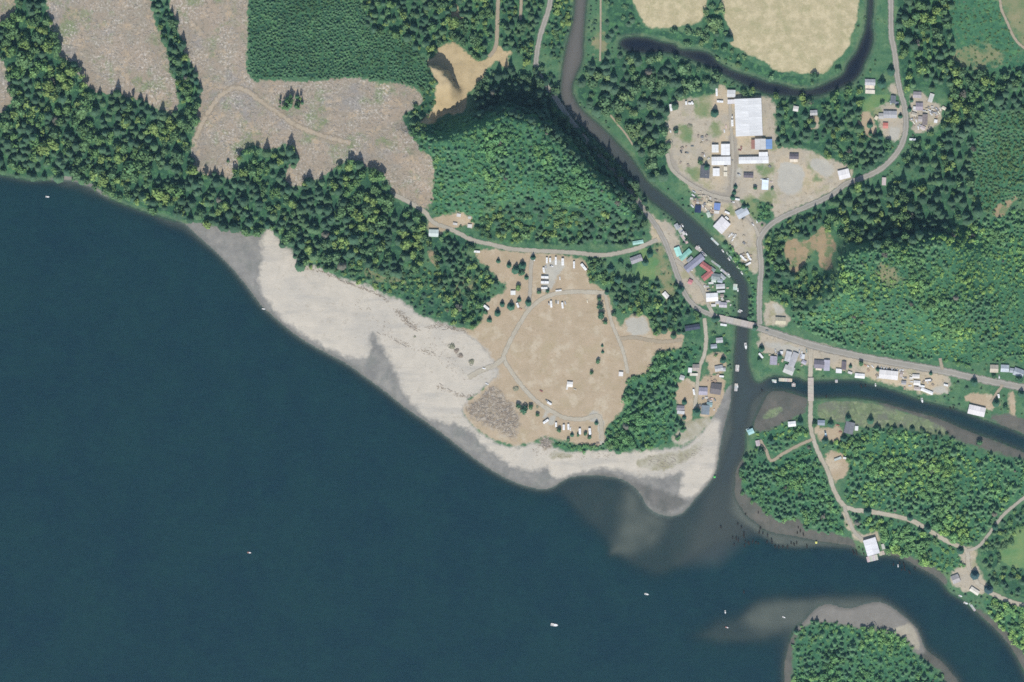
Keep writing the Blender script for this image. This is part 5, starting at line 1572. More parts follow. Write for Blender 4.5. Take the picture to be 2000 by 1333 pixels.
B("cottage", "upper grey cottage in the garden lot south of the bridge", "cottage", 1405, 665, 12, 9, -5, 2.8, 'house', LGREY)
B("cottage", "lower grey cottage in the garden lot south of the bridge", "cottage", 1394, 677, 11, 7, -5, 2.8, 'house', (.33, .35, .38))
# --- coast highway village
B("house", "cream roofed house with dark north side at the triangular lot", "house", 1524, 627, 19, 13, 3, 3.4, 'house', (0.45, 0.41, 0.30))
B("house", "lavender grey roofed house west of the dark tree by the inlet", "house", 1510.5, 704.5, 13, 16, 4, 3.4, 'house', LAV, ridge='y')
B("bait_shop", "shorter of two slanted long grey halls by the dock", "hall", 1539, 696.5, 10, 19, 14, 3.4, 'metal', LGREY, ridge='y')
B("boat_hall", "longer of two slanted long grey halls by the dock", "hall", 1549.5, 703, 11, 28, 22, 3.6, 'metal', (.36, .355, .36), ridge='y')
B("dock_house", "grey white building at the head of the pink dock", "dock house", 1540.5, 723, 19, 15, 22, 3.2, 'metal', (0.38, 0.38, 0.36))
B("house", "dark violet roofed house at the corner of the south road", "house", 1599.5, 712, 19, 15, 4, 3.4, 'house', (.19, .175, .20), porch=(12, 4, -1))
B("garage", "lavender roofed tall garage beside the corner house", "garage", 1614.5, 714, 10.5, 20, 3, 3.8, 'metal', (.34, .33, .38), ridge='y')
B("garage", "narrow dark violet roofed garage beside the highway", "garage", 1648, 714.5, 8, 15, 3, 3, 'house', (.15, .13, .145), ridge='y')
B("shed", "white roofed shed in front of the narrow dark garage", "shed", 1638, 725, 11, 8, 4, 2.8, 'flat', WHT)
B("shed", "small white shed between the dark garage and the mobile home", "shed", 1660, 728.5, 8, 4, 18, 2.6, 'flat', OFF)
B("mobile_home", "white mobile home on the inlet's bank", "mobile home", 1679, 734.5, 18, 8, 5, 2.8, 'metal', WHT)
B("shop", "long white shop with cars along its highway side", "shop", 1735, 732.5, 36, 16, 6, 4.5, 'low', (0.62, 0.60, 0.58))
B("cabin", "upper cream white cabin east of the long white shop", "cabin", 1788.5, 735.5, 13, 6.5, 3, 2.8, 'metal', OFF)
B("cabin", "lower white cabin east of the long white shop", "cabin", 1790.5, 748.5, 12, 8, 5, 2.8, 'metal', (0.59, 0.57, 0.54))
B("cabin", "pink grey cabin nearest the inlet east of the shop", "cabin", 1791, 759.5, 11, 6, 8, 2.8, 'metal', (0.38, 0.33, 0.30))
B("mobile_home", "slanted white mobile home at the asphalt lot by the inlet", "mobile home", 1810, 764.5, 24, 5, 22, 2.8, 'metal', WHT)
B("house", "cream roofed house above the highway in the east", "house", 1941, 720.5, 15, 14, 2, 3.2, 'house', (0.45, 0.40, 0.32))
B("house", "pale blue roofed house next to the cream roofed one", "house", 1962, 720, 15, 13, 3, 3.2, 'house', (0.42, 0.46, 0.49))
B("house", "grey blue roofed house with two wings at the far east of the highway", "house", 1989, 728, 19, 14, 20, 3.4, 'house', (.33, .36, .39))
B("boat_shed", "large white boat shed standing on the inlet's edge", "boat shed", 1907, 802.5, 32, 17, 13, 4.5, 'low', (0.61, 0.58, 0.57), z=1.2)
# --- valley road hamlet
B("house", "grey roofed house with tan terrace by the slough", "house", 1699, 161.5, 19, 11, 2, 3.2, 'house', (.40, .40, .41), porch=(18, 9, -1))
B("carport", "cream roofed carport below the tan terrace", "carport", 1699, 180, 18, 7, 3, 2.6, 'flat', (0.56, 0.51, 0.42))
B("cottage", "small slate roofed cottage beside the valley road", "cottage", 1744, 195, 9, 14, 4, 3, 'house', (.14, .155, .175), ridge='y')
B("hall", "wide grey roofed hall beside the valley road", "hall", 1738, 224.5, 25, 13, 1, 4, 'metal', (.32, .32, .33))
B("shed", "small grey shed at the wide hall's left side", "shed", 1720.5, 227.5, 9, 10, 1, 3, 'metal', (.33, .32, .30))
B("shed", "red roofed shed below the wide grey hall", "shed", 1729, 246, 9, 10, 2, 3, 'metal', (.44, .15, .12))
B("house", "grey pink roofed house at the top of the eastern hamlet", "house", 1791, 186, 15, 11, 3, 3, 'house', (.33, .30, .31))
B("trailer_home", "pale slanted trailer home at the hamlet's wood edge", "mobile home", 1818, 192, 7.5, 16, 18, 2.8, 'metal', (0.44, 0.44, 0.41), ridge='y')
B("house", "house with dark north roof and pink front in the eastern hamlet", "house", 1795, 209, 13, 14, 1, 3.2, 'house', (.31, .27, .30))
B("barn", "brown violet roofed barn in the eastern hamlet", "barn", 1806, 234.5, 9, 20, 2, 3.4, 'house', (.21, .18, .175), ridge='y')
B("shed", "small white shed at the hamlet's lower right edge", "shed", 1827, 237.5, 6, 6, 8, 2.6, 'flat', WHT)
B("pump_house", "pink grey narrow hut in the shadow at the road bend", "hut", 1726, 355, 7.5, 15, 3, 3.5, 'flat', (.44, .38, .36))
# --- river mouth and island
B("boathouse", "white roofed boathouse standing out over the channel", "boathouse", 1701.5, 1068, 24, 31, -16.5, 6.5, 'low', (0.62, 0.61, 0.62), ridge='y', z=1.6)
B("cottage", "white roofed cottage alone on the mudflat's edge by the island road", "cottage", 1546.5, 828.5, 14, 9, -6, 3, 'metal', WHT)
B("cabin", "turquoise roofed cabin at the river's edge", "cabin", 1466, 843.5, 11, 9, -24, 2.8, 'metal', (0.29, 0.48, 0.47), z=1.0)
B("cabin", "ruined pinkish cabin at the end of the cabin drive", "cabin", 1480, 866, 7, 10, -12, 2.2, 'metal', (.40, .34, .35), ridge='y')
B("shed", "blue grey roofed shed at the island road corner", "shed", 1603.5, 826, 13, 9, 3, 3, 'metal', (.19, .23, .28))
B("house", "charcoal speckled roofed house east of the island yard", "house", 1658.5, 836, 17, 22, 14, 3.4, 'house', (.17, .175, .19), ridge='y')
B("shed", "small white shed at the charcoal house's right side", "shed", 1672.5, 837, 6, 8.5, 4, 2.6, 'flat', WHT)
B("canopy", "pale teal canopy at the top of the island gravel lot", "canopy", 1636, 896.5, 14, 4, -20, 2.6, 'flat', (0.38, 0.42, 0.39))
B("house", "house with dark and pale roof halves inside the road triangle", "house", 1866, 1131, 14, 15, -22, 3.2, 'house', (.34, .32, .31))
B("hall", "cream white hall lying along the bank by the island road", "hall", 1903, 1154.5, 18, 8, 33, 3, 'metal', (0.53, 0.50, 0.43))
B("shed", "small pale shed at the boathouse's right side", "shed", 1724.5, 1068, 5.5, 10, -16, 2.6, 'flat', (0.40, 0.40, 0.35), z=1.4)


# --- small outbuildings packed along the waterfront and the highway
for nm_, lb_, cat_, px_, py_, w_px, d_px, an_, st_, cl_ in [
    ("shed", "grey shed squeezed between the long lavender building and the turquoise one", "shed", 1347, 507, 12, 5, -42, 'metal', (.24, .25, .25)),
    ("shed", "grey green shed on the bank beside the red wing", "shed", 1391, 527, 11, 7, 36, 'metal', (.20, .23, .22)),
    ("shed", "pale green shed right of the red wing", "shed", 1394, 548, 8, 6, 10, 'metal', (.42, .47, .42)),
    ("boat_shed", "grey boat shed on pilings beside the slip", "boat shed", 1411, 541, 12, 6, 44, 'metal', (.30, .32, .33)),
    ("shed", "blue grey shed on the lawn beside the slip", "shed", 1406, 549, 9, 6, 12, 'metal', (.27, .31, .35)),
    ("shed", "long pale shed along the lane by the low grey house", "shed", 1408, 570, 15, 4, -5, 'flat', (.45, .46, .44)),
    ("shed", "little brown shed behind the white roofed river house", "shed", 1410, 578, 6, 5, 0, 'metal', (.24, .19, .16)),
    ("shed", "grey shed between the white river house and the violet roof", "shed", 1402, 591, 9, 5, 6, 'metal', (.35, .35, .36)),
    ("boathouse", "grey boathouse at the dock's upper end", "boathouse", 1322, 443, 10, 7, 60, 'metal', (.30, .31, .32)),
    ("shed", "pale hut on the grey dock", "hut", 1335, 456, 7, 5, 60, 'flat', (.47, .45, .43)),
    ("shed", "tan shed below the junk heaps", "shed", 1386, 398, 8, 6, 20, 'metal', (.44, .38, .26)),
    ("shed", "pale green shed at the heap yard's lower edge", "shed", 1384, 420, 9, 6, 70, 'metal', (.42, .47, .40)),
    ("shed", "grey shed near the lower turquoise roof", "shed", 1371, 500, 8, 6, -40, 'metal', (.33, .31, .31)),
    ("shed", "small grey shed above the lavender grey house by the highway", "shed", 1522, 693, 8, 6, 4, 'metal', (.30, .31, .33)),
    ("shed", "white hut beside the south road at the slanted halls", "hut", 1568, 697, 6, 9, 12, 'flat', (.50, .51, .52)),
    ("shed", "lilac shed at the corner of the south road", "shed", 1570, 708, 8, 6, 30, 'metal', (.33, .31, .36)),
    ("shed", "white shed left of the slanted halls", "shed", 1526, 689, 6, 5, 0, 'flat', (.56, .57, .56)),
    ("shed", "grey shed at the inlet side of the long white shop", "shed", 1765, 748, 8, 6, 8, 'metal', (.26, .26, .27)),
    ("shed", "pale shed between long white shop and cabins", "shed", 1779, 739, 6, 5, 5, 'flat', (.52, .50, .45)),
    ("shed", "brown shed right of the long white shop", "shed", 1760, 731, 5, 9, 8, 'metal', (.33, .28, .25)),
    ("shed", "blue grey shed east of the pale blue roof", "shed", 1976, 724, 8, 8, 10, 'metal', (.28, .31, .34)),
    ("shed", "tan shed in the eastern hamlet's yard", "shed", 1785, 224, 9, 6, 20, 'metal', (.38, .34, .27)),
    ("shed", "grey shed beside the barn in the eastern hamlet", "shed", 1797, 233, 8, 9, 5, 'metal', (.31, .28, .27)),
    ("shed", "pink grey shed below the barn in the eastern hamlet", "shed", 1802, 250, 9, 6, 30, 'metal', (.40, .35, .34)),
    ("shed", "white shed left of the dark north roofed hamlet house", "shed", 1786, 212, 6, 6, 8, 'flat', (.54, .53, .52)),
    ("shed", "cream shed at the hamlet's east edge", "shed", 1843, 212, 7, 5, 30, 'metal', (.52, .48, .38)),
    ("shed", "grey shed below the slate roofed cottage", "shed", 1751, 203, 6, 6, 4, 'metal', (.20, .22, .24)),
    ("shed", "cream shed left of the small grey hall shed", "shed", 1711, 231, 6, 7, 30, 'flat', (.54, .48, .36)),
    ("shed", "grey shed in the village lot behind the pink white camper", "shed", 1413, 722, 7, 6, 0, 'metal', (.32, .33, .34)),
    ("shed", "grey shed among trees left of the cream carport", "shed", 1332, 738, 8, 8, 20, 'metal', (.38, .38, .37)),
]:
    B(nm_, lb_, cat_, px_, py_, w_px, d_px, an_, 2.7, st_, cl_)


# ------------------------------------------------------------------ bridges, docks and pilings
def bridge(label, a, b, half, deck_col, z=3.6):
    (ax, ay), (bx, by) = W(*a), W(*b)
    L = math.hypot(bx - ax, by - ay)
    rz = math.atan2(by - ay, bx - ax)
    o = bpy.data.objects.new("road_bridge", None)
    o.location = ((ax + bx) / 2, (ay + by) / 2, z)
    o.rotation_euler = (0, 0, rz)
    C.objects.link(o)
    o["label"], o["category"] = label, "bridge"
    hw = half * S
    m = MB()
    n = max(2, round(L / 11))
    for i in range(n):
        m2 = MB()
        m2.box(0, 0, 0, L / n - .12, 2 * hw, .5, M_PLANK)
        if i == 0:
            me = m2.mesh("deck_span")
        obj("deck_span", me, o, tuple(c * random.uniform(.95, 1.04) for c in deck_col)).location = (-L / 2 + (i + .5) * L / n, 0, 0)
    rail = MB()
    rail.box(0, 0, .95, L, .28, .18, M_CONC)
    rail.box(0, 0, .55, L, .12, .14, M_CONC)
    for i in range(int(L / 3) + 1):
        rail.box(-L / 2 + .2 + i * (L - .4) / max(1, int(L / 3)), 0, .55, .22, .22, .8, M_CONC)
    rme = rail.mesh("railing")
    for s in (-1, 1):
        obj("railing", rme, o).location = (0, s * (hw - .2), .1)
    pm = MB()
    pm.box(0, 0, -.55, 1.0, 2 * hw - .6, .6, M_CONC)
    for s in (-.7, 0, .7):
        pm.tube((0, s * hw, -.8), (0, s * hw, -9.0), .45, .5, M_CONC, 8)
    pme = pm.mesh("pier")
    for f in ((-.25, .25) if L < 45 else (-.3, 0, .3)):
        obj("pier", pme, o).location = (f * L, 0, 0)
    return o


bridge("pink grey concrete highway bridge across the narrow river", (1403, 621.5), (1475.5, 638), 6.6, (0.38, 0.34, 0.30))
bridge("straight north-south bridge over the inlet", (1583.2, 738), (1583.5, 784), 5.6, (0.40, 0.37, 0.31), z=2.6)


def dock(label, px, py, w, d, ang, color=(.42, .39, .35), group=None, z=0.75, cat="dock"):
    t = thing("dock", label, cat, px, py, -math.radians(ang), group, z=0.0)
    L, D = w * S, d * S
    long_x = L >= D
    n = max(2, int((L if long_x else D) / 3.2))
    m = MB()
    if long_x:
        m.box(0, 0, z, L / n - .06, D, .22, M_PLANK)
    else:
        m.box(0, 0, z, L, D / n - .06, .22, M_PLANK)
    me = m.mesh("deck_board")
    for i in range(n):
        o = obj("deck_board", me, t, tuple(c * random.uniform(.86, 1.1) for c in color))
        f = -.5 + (i + .5) / n
        o.location = (f * L, 0, 0) if long_x else (0, f * D, 0)
    pm = MB()
    pm.tube((0, 0, -3.5), (0, 0, z + .9), .20, .17, M_DARKWOOD, 7)
    pme = pm.mesh("pile")
    for sx in (-.5, .5):
        for sy in (-.5, .5):
            obj("pile", pme, t).location = (sx * (L - .3), sy * (D + .5), 0)
    return t


dock("grey boat dock at the north end of the waterfront", 1329, 450, 9, 19, -28, (.37, .36, .35))
dock("pale pink walkway running down from the grey boat dock", 1336, 467, 5.5, 22, -34, (0.44, 0.39, 0.37))
dock("pale landing behind the turquoise roofs", 1364, 486.5, 13, 7, 35, (0.38, 0.35, 0.35))
dock("small landing at the long lavender building's river end", 1375, 496, 14, 4, 42, (.36, .36, .37))
dock("grey catwalk along the bank beside the red L-shaped house", 1398, 516, 22, 4, 36, (.33, .35, .32))
dock("pale slip with floats below the red L-shaped house", 1417, 534, 24, 4.5, 42, (0.37, 0.38, 0.36))
dock("short white landing at the grey low house", 1436, 561, 8, 12, 4, (0.48, 0.46, 0.45))
dock("boat landing directly above the highway bridge", 1444, 609, 7, 4, 18, (0.40, 0.40, 0.38))
dock("white float tied to the east bank opposite the waterfront", 1396, 472, 20, 4, 44, (0.42, 0.45, 0.44))
dock("long float on the east bank below the white debris", 1427, 503, 26, 3, 50, (0.35, 0.37, 0.34))
dock("upper float dock beside the village lots", 1440, 719.5, 7, 13, 3, (0.45, 0.41, 0.38))
dock("lower float dock beside the village lots", 1437.5, 757, 6, 15, 4, (0.44, 0.40, 0.37))
dock("long pink dock on the inlet in front of the dock house", 1534, 742.5, 26, 6.5, 3, (0.50, 0.42, 0.37))
dock("square pink float at the end of the long pink dock", 1550, 752.5, 7.5, 6.5, 4, (0.40, 0.34, 0.34))
dock("short white float left of the long pink dock", 1512, 743.5, 9, 3.5, 5, (0.48, 0.46, 0.43))
dock("small landing on the inlet by the mobile home", 1633.5, 745, 5, 6, 0, (.42, .40, .42))
dock("pink grey deck at the channel side of the white boathouse", 1703.5, 1091, 22, 11, -14, (0.46, 0.40, 0.38), z=1.2)
dock("plank apron at the boathouse's right corner", 1722, 1081, 11, 8, -18, (0.42, 0.38, 0.34), z=1.2)
dock("slanted dock on the bank below the cream white hall", 1899, 1186, 4.5, 19, -36, (.38, .39, .36))
dock("landing beside the river's turquoise cabin", 1461, 840, 7, 6, -22, (0.40, 0.45, 0.44))

pile_me = MB()
pile_me.tube((0, 0, -3.0), (0, 0, 1.9), .50, .42, M_DARKWOOD, 7)
pile_me = pile_me.mesh("pile")
wrap_me = MB()
wrap_me.tube((0, 0, 1.2), (0, 0, 1.5), 1.15, 1.15, M_DARKWOOD, 9)
wrap_me = wrap_me.mesh("cable_wrap")
pil_rng = random.Random(3)


def piling_cluster(x, y, long=1.0):
    """Several old piles driven side by side and lashed together."""
    t = bpy.data.objects.new("piling_cluster", None)
    t.location = (*W(x, y), 0)
    t.rotation_euler = (0, 0, pil_rng.gauss(0, .25))
    C.objects.link(t)
    for dx, dy in ((-.5, 0), (.5, .1), (0, .85 * long), (.05, -.85 * long), (-.3, 1.75 * long), (.3, -1.7 * long)):
        o = obj("pile", pile_me, t)
        o.location = (dx + pil_rng.uniform(-.12, .12), dy + pil_rng.uniform(-.12, .12), pil_rng.uniform(-.5, .3))
        o.rotation_euler = (pil_rng.gauss(0, .04), pil_rng.gauss(0, .04), 0)
    w = obj("cable_wrap", wrap_me, t)
    w.scale = (.8, 1.5 * long, 1)
    return t


pil = [(1431, 1051), (1438, 1052), (1442, 1056), (1434, 1064), (1448, 1030), (1453, 1043), (1453, 1048), (1456, 1058), (1461, 1060), (1454, 1066),
       (1463, 1062), (1470, 1058), (1476, 1060), (1481, 1062), (1483, 1040), (1490, 1042), (1485, 1032), (1499, 1046), (1507, 1055), (1508, 1060),
       (1498, 1059), (1456, 1005), (1408, 1030), (1441, 1024), (1481, 1001), (1501, 1006), (1559, 1030), (1563, 1037), (1569, 1044), (1557, 1041),
       (1545, 1061), (1556, 1061), (1551, 1064), (1538, 1069), (1529, 1069), (1521, 1069), (1514, 1068), (1576, 1068)]
for x, y in pil:
    o = piling_cluster(x, y, pil_rng.choice((.8, 1.0, 1.4)))
    o["label"], o["category"], o["group"] = "cluster of old dark pilings standing in the shallows off the mudflat point", "piling cluster", "old pilings off the mudflat point"
for x, y in [(1745, 1103), (1757, 1100), (1765, 1102), (1766, 1108), (1761, 1113), (1767, 1113), (1776, 1118), (1787, 1111)]:
    o = piling_cluster(x, y, pil_rng.choice((.8, 1.0, 1.4)))
    o["label"], o["category"], o["group"] = "cluster of dark pilings in the channel just east of the white boathouse", "piling cluster", "pilings east of the boathouse"
for x, y in [(1666, 1077), (1668, 1082), (1672, 1077), (1673, 1082), (1685, 1074), (1687, 1082)]:
    o = piling_cluster(x, y, pil_rng.choice((.8, 1.0, 1.4)))
    o["label"], o["category"], o["group"] = "cluster of dark mooring pilings at the left side of the white boathouse", "piling cluster", "mooring pilings beside the boathouse"
for x, y, lb in [(1682, 755, None), (1690, 754, None), (1614, 775, "single dark piling cluster on the inlet's south shore right of the bridge"), (1488, 763, "dark piling cluster left of the drowned mud point in the inlet"),
                 (1856, 797, None), (1862, 796, None), (1453, 1157, "lone dark piling cluster in the middle of the lower channel")]:
    o = piling_cluster(x, y, pil_rng.choice((.8, 1.0, 1.4)))
    o["category"] = "piling cluster"
    if lb:
        o["label"] = lb
    else:
        o["label"] = "dark piling cluster at the water's edge below the mobile home" if x < 1700 else "dark piling cluster at the water's edge upstream of the white boat shed"
        o["group"] = "pilings below the mobile home" if x < 1700 else "pilings upstream of the boat shed"


def scatter_in(polys, n, seed):
    r = np.random.default_rng(seed)
    res = []
    for poly in polys:
        p = np.asarray(poly, float)
        lo, hi = np.maximum(p.min(0), (-10, -10)), np.minimum(p.max(0), (2010, 1340))
        k = int(n * 4)
        x, y = r.uniform(lo[0], hi[0], k), r.uniform(lo[1], hi[1], k)
        ok = sdf_poly(poly, x, y, 20) < -1.5
        area = (hi[0] - lo[0]) * (hi[1] - lo[1])
        res += list(zip(x[ok], y[ok]))[:n]
    return res


R5 = random.Random(5)


# ------------------------------------------------------------------ vehicles and boats
def proto_root():
    o = bpy.data.objects.new("proto", None)
    C.objects.link(o)
    return o


def make_car():
    r = proto_root()
    m = MB()
    m.prism([(-2.25, -.75), (-2.1, -.88), (2.0, -.88), (2.3, -.6), (2.3, .6), (2.0, .88), (-2.1, .88), (-2.25, .75)], .28, .86, M_PAINT)
    obj("body", m.mesh("body"), r)
    m = MB()
    m.box(-.25, 0, 1.10, 2.7, 1.62, .48, M_GLASS, 0, .80)
    obj("windows", m.mesh("windows"), r)
    m = MB()
    m.box(-.25, 0, 1.37, 2.0, 1.28, .07, M_PAINT)
    obj("roof", m.mesh("roof"), r)
    wm = MB()
    wm.tube((0, -.11, 0), (0, .11, 0), .33, .33, M_RUBBER, 10)
    wme = wm.mesh("wheel")
    for x in (-1.4, 1.4):
        for y in (-.78, .78):
            obj("wheel", wme, r, None, (x, y, .33))
    return r


def make_pickup():
    r = proto_root()
    m = MB()
    m.prism([(-2.6, -.9), (2.3, -.9), (2.65, -.6), (2.65, .6), (2.3, .9), (-2.6, .9)], .4, .98, M_PAINT)
    obj("body", m.mesh("body"), r)
    m = MB()
    m.box(-1.55, 0, 1.0, 1.9, 1.45, .06, M_RUBBER)
    obj("cargo_bed", m.mesh("cargo_bed"), r)
    m = MB()
    m.box(.35, 0, 1.26, 1.7, 1.66, .56, M_GLASS, 0, .84)
    obj("windows", m.mesh("windows"), r)
    m = MB()
    m.box(.35, 0, 1.57, 1.35, 1.36, .07, M_PAINT)
    obj("roof", m.mesh("roof"), r)
    wm = MB()
    wm.tube((0, -.13, 0), (0, .13, 0), .4, .4, M_RUBBER, 10)
    wme = wm.mesh("wheel")
    for x in (-1.6, 1.65):
        for y in (-.8, .8):
            obj("wheel", wme, r, None, (x, y, .4))
    return r


def make_camper():
    r = proto_root()          # 8 m long
    m = MB()
    m.prism([(-4, -1.15), (-3.85, -1.3), (3.6, -1.3), (4, -1.0), (4, 1.0), (3.6, 1.3), (-3.85, 1.3), (-4, 1.15)], .7, 3.0, M_PAINT)
    obj("body", m.mesh("body"), r)
    m = MB()
    m.box(-.1, 0, 3.05, 7.4, 2.36, .12, M_WHITE)
    rf = obj("roof", m.mesh("roof"), r)
    m = MB()
    m.box(-.6, 0, 3.24, 1.1, .9, .28, M_STEEL)
    obj("air_conditioner", m.mesh("air_conditioner"), rf)
    vm = MB()
    vm.box(0, 0, 3.16, .55, .55, .14, M_STEEL)
    vme = vm.mesh("roof_vent")
    for x in (-2.6, 1.6):
        obj("roof_vent", vme, rf, None, (x, .2, 0))
    m = MB()
    for x in (-2.4, 0, 2.4):
        m.box(x, -1.31, 2.1, 1.2, .06, .7, M_GLASS)
        m.box(x, 1.31, 2.1, 1.2, .06, .7, M_GLASS)
    obj("windows", m.mesh("windows"), r)
    wm = MB()
    wm.tube((0, -.13, 0), (0, .13, 0), .42, .42, M_RUBBER, 10)
    wme = wm.mesh("wheel")
    for x in (-1.0, .1):
        for y in (-1.15, 1.15):
            obj("wheel", wme, r, None, (x, y, .42))
    m = MB()
    m.box(4.5, 0, .62, 1.2, .12, .12, M_STEEL)
    obj("tow_bar", m.mesh("tow_bar"), r)
    return r


def make_boat():
    r = proto_root()          # 6 m long
    m = MB()
    plan = [(-3, -1.0), (.6, -1.1), (2.0, -.72), (3.0, 0), (2.0, .72), (.6, 1.1), (-3, 1.0)]
    n = len(plan)
    vs = [(x * .92, y * .6, -.35) for x, y in plan] + [(x, y, .55) for x, y in plan] + [(x * .94, y * .86, .55) for x, y in plan] + [(x * .9, y * .72, .12) for x, y in plan]
    fs = [tuple(range(n))[::-1]]
    for i in range(n):
        j = (i + 1) % n
        fs += [(i, j, n + j, n + i), (n + i, n + j, 2 * n + j, 2 * n + i), (2 * n + i, 2 * n + j, 3 * n + j, 3 * n + i)]
    fs.append(tuple(range(3 * n, 4 * n)))
    m.add(vs, fs, M_PAINT)
    obj("hull", m.mesh("hull"), r)
    m = MB()
    m.prism([(.55, -.9), (1.7, -.66), (2.6, -.1), (2.6, .1), (1.7, .66), (.55, .9)], .5, .62, M_WHITE)
    obj("foredeck", m.mesh("foredeck"), r)
    m = MB()
    m.box(.2, 0, .95, .9, 1.7, .6, M_GLASS, 0, .8)
    obj("windshield", m.mesh("windshield"), r)
    m = MB()
    m.box(.15, 0, 1.30, 1.3, 1.6, .08, M_WHITE)
    obj("canopy", m.mesh("canopy"), r)
    m = MB()
    m.box(-3.15, 0, .55, .4, .42, .7, M_RUBBER)
    m.box(-3.2, 0, -.1, .2, .12, .8, M_STEEL)
    obj("outboard_motor", m.mesh("outboard_motor"), r)
    m = MB()
    m.box(-1.2, 0, .34, .45, 1.4, .1, M_PLANK)
    m.box(-2.2, 0, .34, .45, 1.4, .1, M_PLANK)
    obj("bench", m.mesh("bench"), r, (.3, .25, .2))
    return r


PROTO = dict(car=make_car(), pickup=make_pickup(), camper=make_camper(), boat=make_boat())
FIRST = dict.fromkeys(PROTO, True)
CATS = dict(car="car", pickup="pickup truck", camper="camper trailer", boat="boat")
NAMES = dict(car="parked_car", pickup="pickup_truck", camper="camper_trailer", boat="motor_boat")
PAINTED = ("body", "roof", "hull")


def place(kind, px, py, ang, color, label, group=None, scale=1.0, z=None, sx=1.0):
    p = PROTO[kind]
    if FIRST[kind]:
        r, FIRST[kind] = p, False
        r.name = NAMES[kind]
        kids = [r] + list(r.children)
    else:
        r = p.copy()
        r.name = NAMES[kind]
        C.objects.link(r)
        kids = []
        for ch in p.children:
            c = ch.copy()
            C.objects.link(c)
            c.parent = r
            kids.append(c)
            for g_ in ch.children:
                d = g_.copy()
                C.objects.link(d)
                d.parent = c
    for c in kids:
        if c.name.split(".")[0] in PAINTED:
            c.color = (*color, 1)
    x, y = W(px, py)
    zz = z if z is not None else (0.0 if kind == "boat" else max(tz(px, py), .3) + .25)
    r.location = (x, y, zz)
    r.rotation_euler = (0, 0, -math.radians(ang))
    r.scale = (scale * sx, scale, scale)
    r["label"], r["category"] = label, CATS[kind]
    if "group" in r:
        del r["group"]
    if group:
        r["group"] = group


CW, CS, CD, CR, CB, CT, CG = (.64, .64, .63), (.42, .43, .44), (.05, .055, .06), (.35, .06, .05), (.06, .12, .26), (.5, .44, .34), (.18, .2, .2)
# campers and cars in the upper campground lot
V = place
V("camper", 1068, 509, 90, CW, "left white camper of the upright row at the camp lot's top")
V("camper", 1074.5, 508.5, 90, CW, "second white camper of the upright row at the camp lot's top", sx=.75)
V("camper", 1085.5, 510, 90, CW, "very long narrow white camper in the upright row at the camp lot", sx=1.35)
V("camper", 1099, 512, 90, CW, "wide white camper at the right end of the upright row", scale=1.35, sx=.9)
V("pickup", 1077, 520, 20, CW, "white pickup parked below the upright camper row")
V("camper", 1062, 528, 82, (.7, .69, .64), "white camper on the left edge of the grey camp lot", sx=.9)
V("car", 1066, 522, 80, CS, "grey car between campers on the left edge of the camp lot")
V("camper", 1064, 542, 2, CW, "upper of two big white campers lying crosswise in the camp lot", scale=1.25)
V("camper", 1064, 552, 1, CW, "lower of two big white campers lying crosswise in the camp lot", scale=1.35)
V("camper", 1063, 563, 0, (.46, .50, .47), "grey green camper at the bottom of the crosswise row", scale=1.1)
V("camper", 1121, 518, 90, (.30, .29, .31), "grey covered trailer standing alone right of the camp lot", sx=1.25)
V("camper", 1140, 522, 50, CW, "slanted white camper near the camp loop grove", scale=1.35)
V("camper", 931.5, 492, 5, CW, "white camper beside the camp road in the west clearing", scale=1.1, sx=.95)
V("camper", 950, 601, 40, CW, "white tilted camper at the campground's west edge", scale=1.3, sx=.85)
V("camper", 1011, 596.5, 70, CW, "white camper beside the broad dark conifer in the campground", scale=1.05, sx=.8)
V("car", 1017, 604, 25, (.45, .25, .16), "rust orange car below the campground camper")
V("camper", 1076.5, 594.5, 86, (.72, .69, .60), "cream camper on the meadow below the loop road", scale=1.05, sx=1.1)
V("pickup", 1072, 593, 80, CS, "silver pickup beside the cream camper on the meadow")
V("camper", 1098.5, 597, 84, CW, "white camper at the right of the meadow's vehicle cluster", sx=1.05)
V("car", 1090, 591, 90, CW, "white car in the middle of the meadow's vehicle cluster")
V("car", 1086, 590, 88, CG, "dark grey car in the middle of the meadow's vehicle cluster")
V("car", 1104, 592, 75, CS, "silver car at the far right of the meadow's vehicle cluster")
V("car", 1147, 589, 80, (.68, .6, .45), "cream car alone in the meadow's top right")
V("car", 1093.5, 544, 85, CW, "white car alone on the camp lot's tan ground")
V("camper", 1091, 568, -5, (.66, .62, .55), "low cream trailer beside the camp loop road", scale=.8, sx=1.3)
V("car", 1043, 507, 75, CW, "white car under the narrow conifer by the camp lane")
# beach campsites
V("camper", 1073, 788, 32, CW, "white camper on the loop road's meadow side", scale=1.1, sx=.75)
V("pickup", 1068.5, 783, 38, CS, "silver pickup in front of the camper on the loop road")
V("camper", 1066, 823.5, -35, CW, "white camper slanted at the diagonal parking stalls", scale=1.2, sx=.9)
V("camper", 1086, 830, 90, CW, "thin white camper left of the round tree at the beach campsites", sx=.8)
V("camper", 1101, 835, 90, CW, "white camper second from left at the beach campsites", scale=1.1, sx=.85)
V("camper", 1110, 834, 88, CW, "white camper third from left at the beach campsites", scale=1.0)
V("car", 1114, 838, 90, CW, "white car tucked beside the third beach camper")
V("camper", 1132.5, 843, 88, CW, "white camper between two slim trees at the beach campsites", scale=1.2, sx=.85)
V("camper", 1152, 843, 84, CW, "easternmost white camper of the beach campsites", scale=1.25, sx=.9)
V("car", 1123, 761, 20, CT, "tan car by the meadow shelter")
V("car", 1057, 764, 30, (.3, .1, .09), "dark red car on the meadow side of the loop road")
V("car", 951, 750, 30, CW, "white car where the beach track meets the sand")
V("car", 945, 720, 10, (.75, .75, .73), "pale car on the beach track")
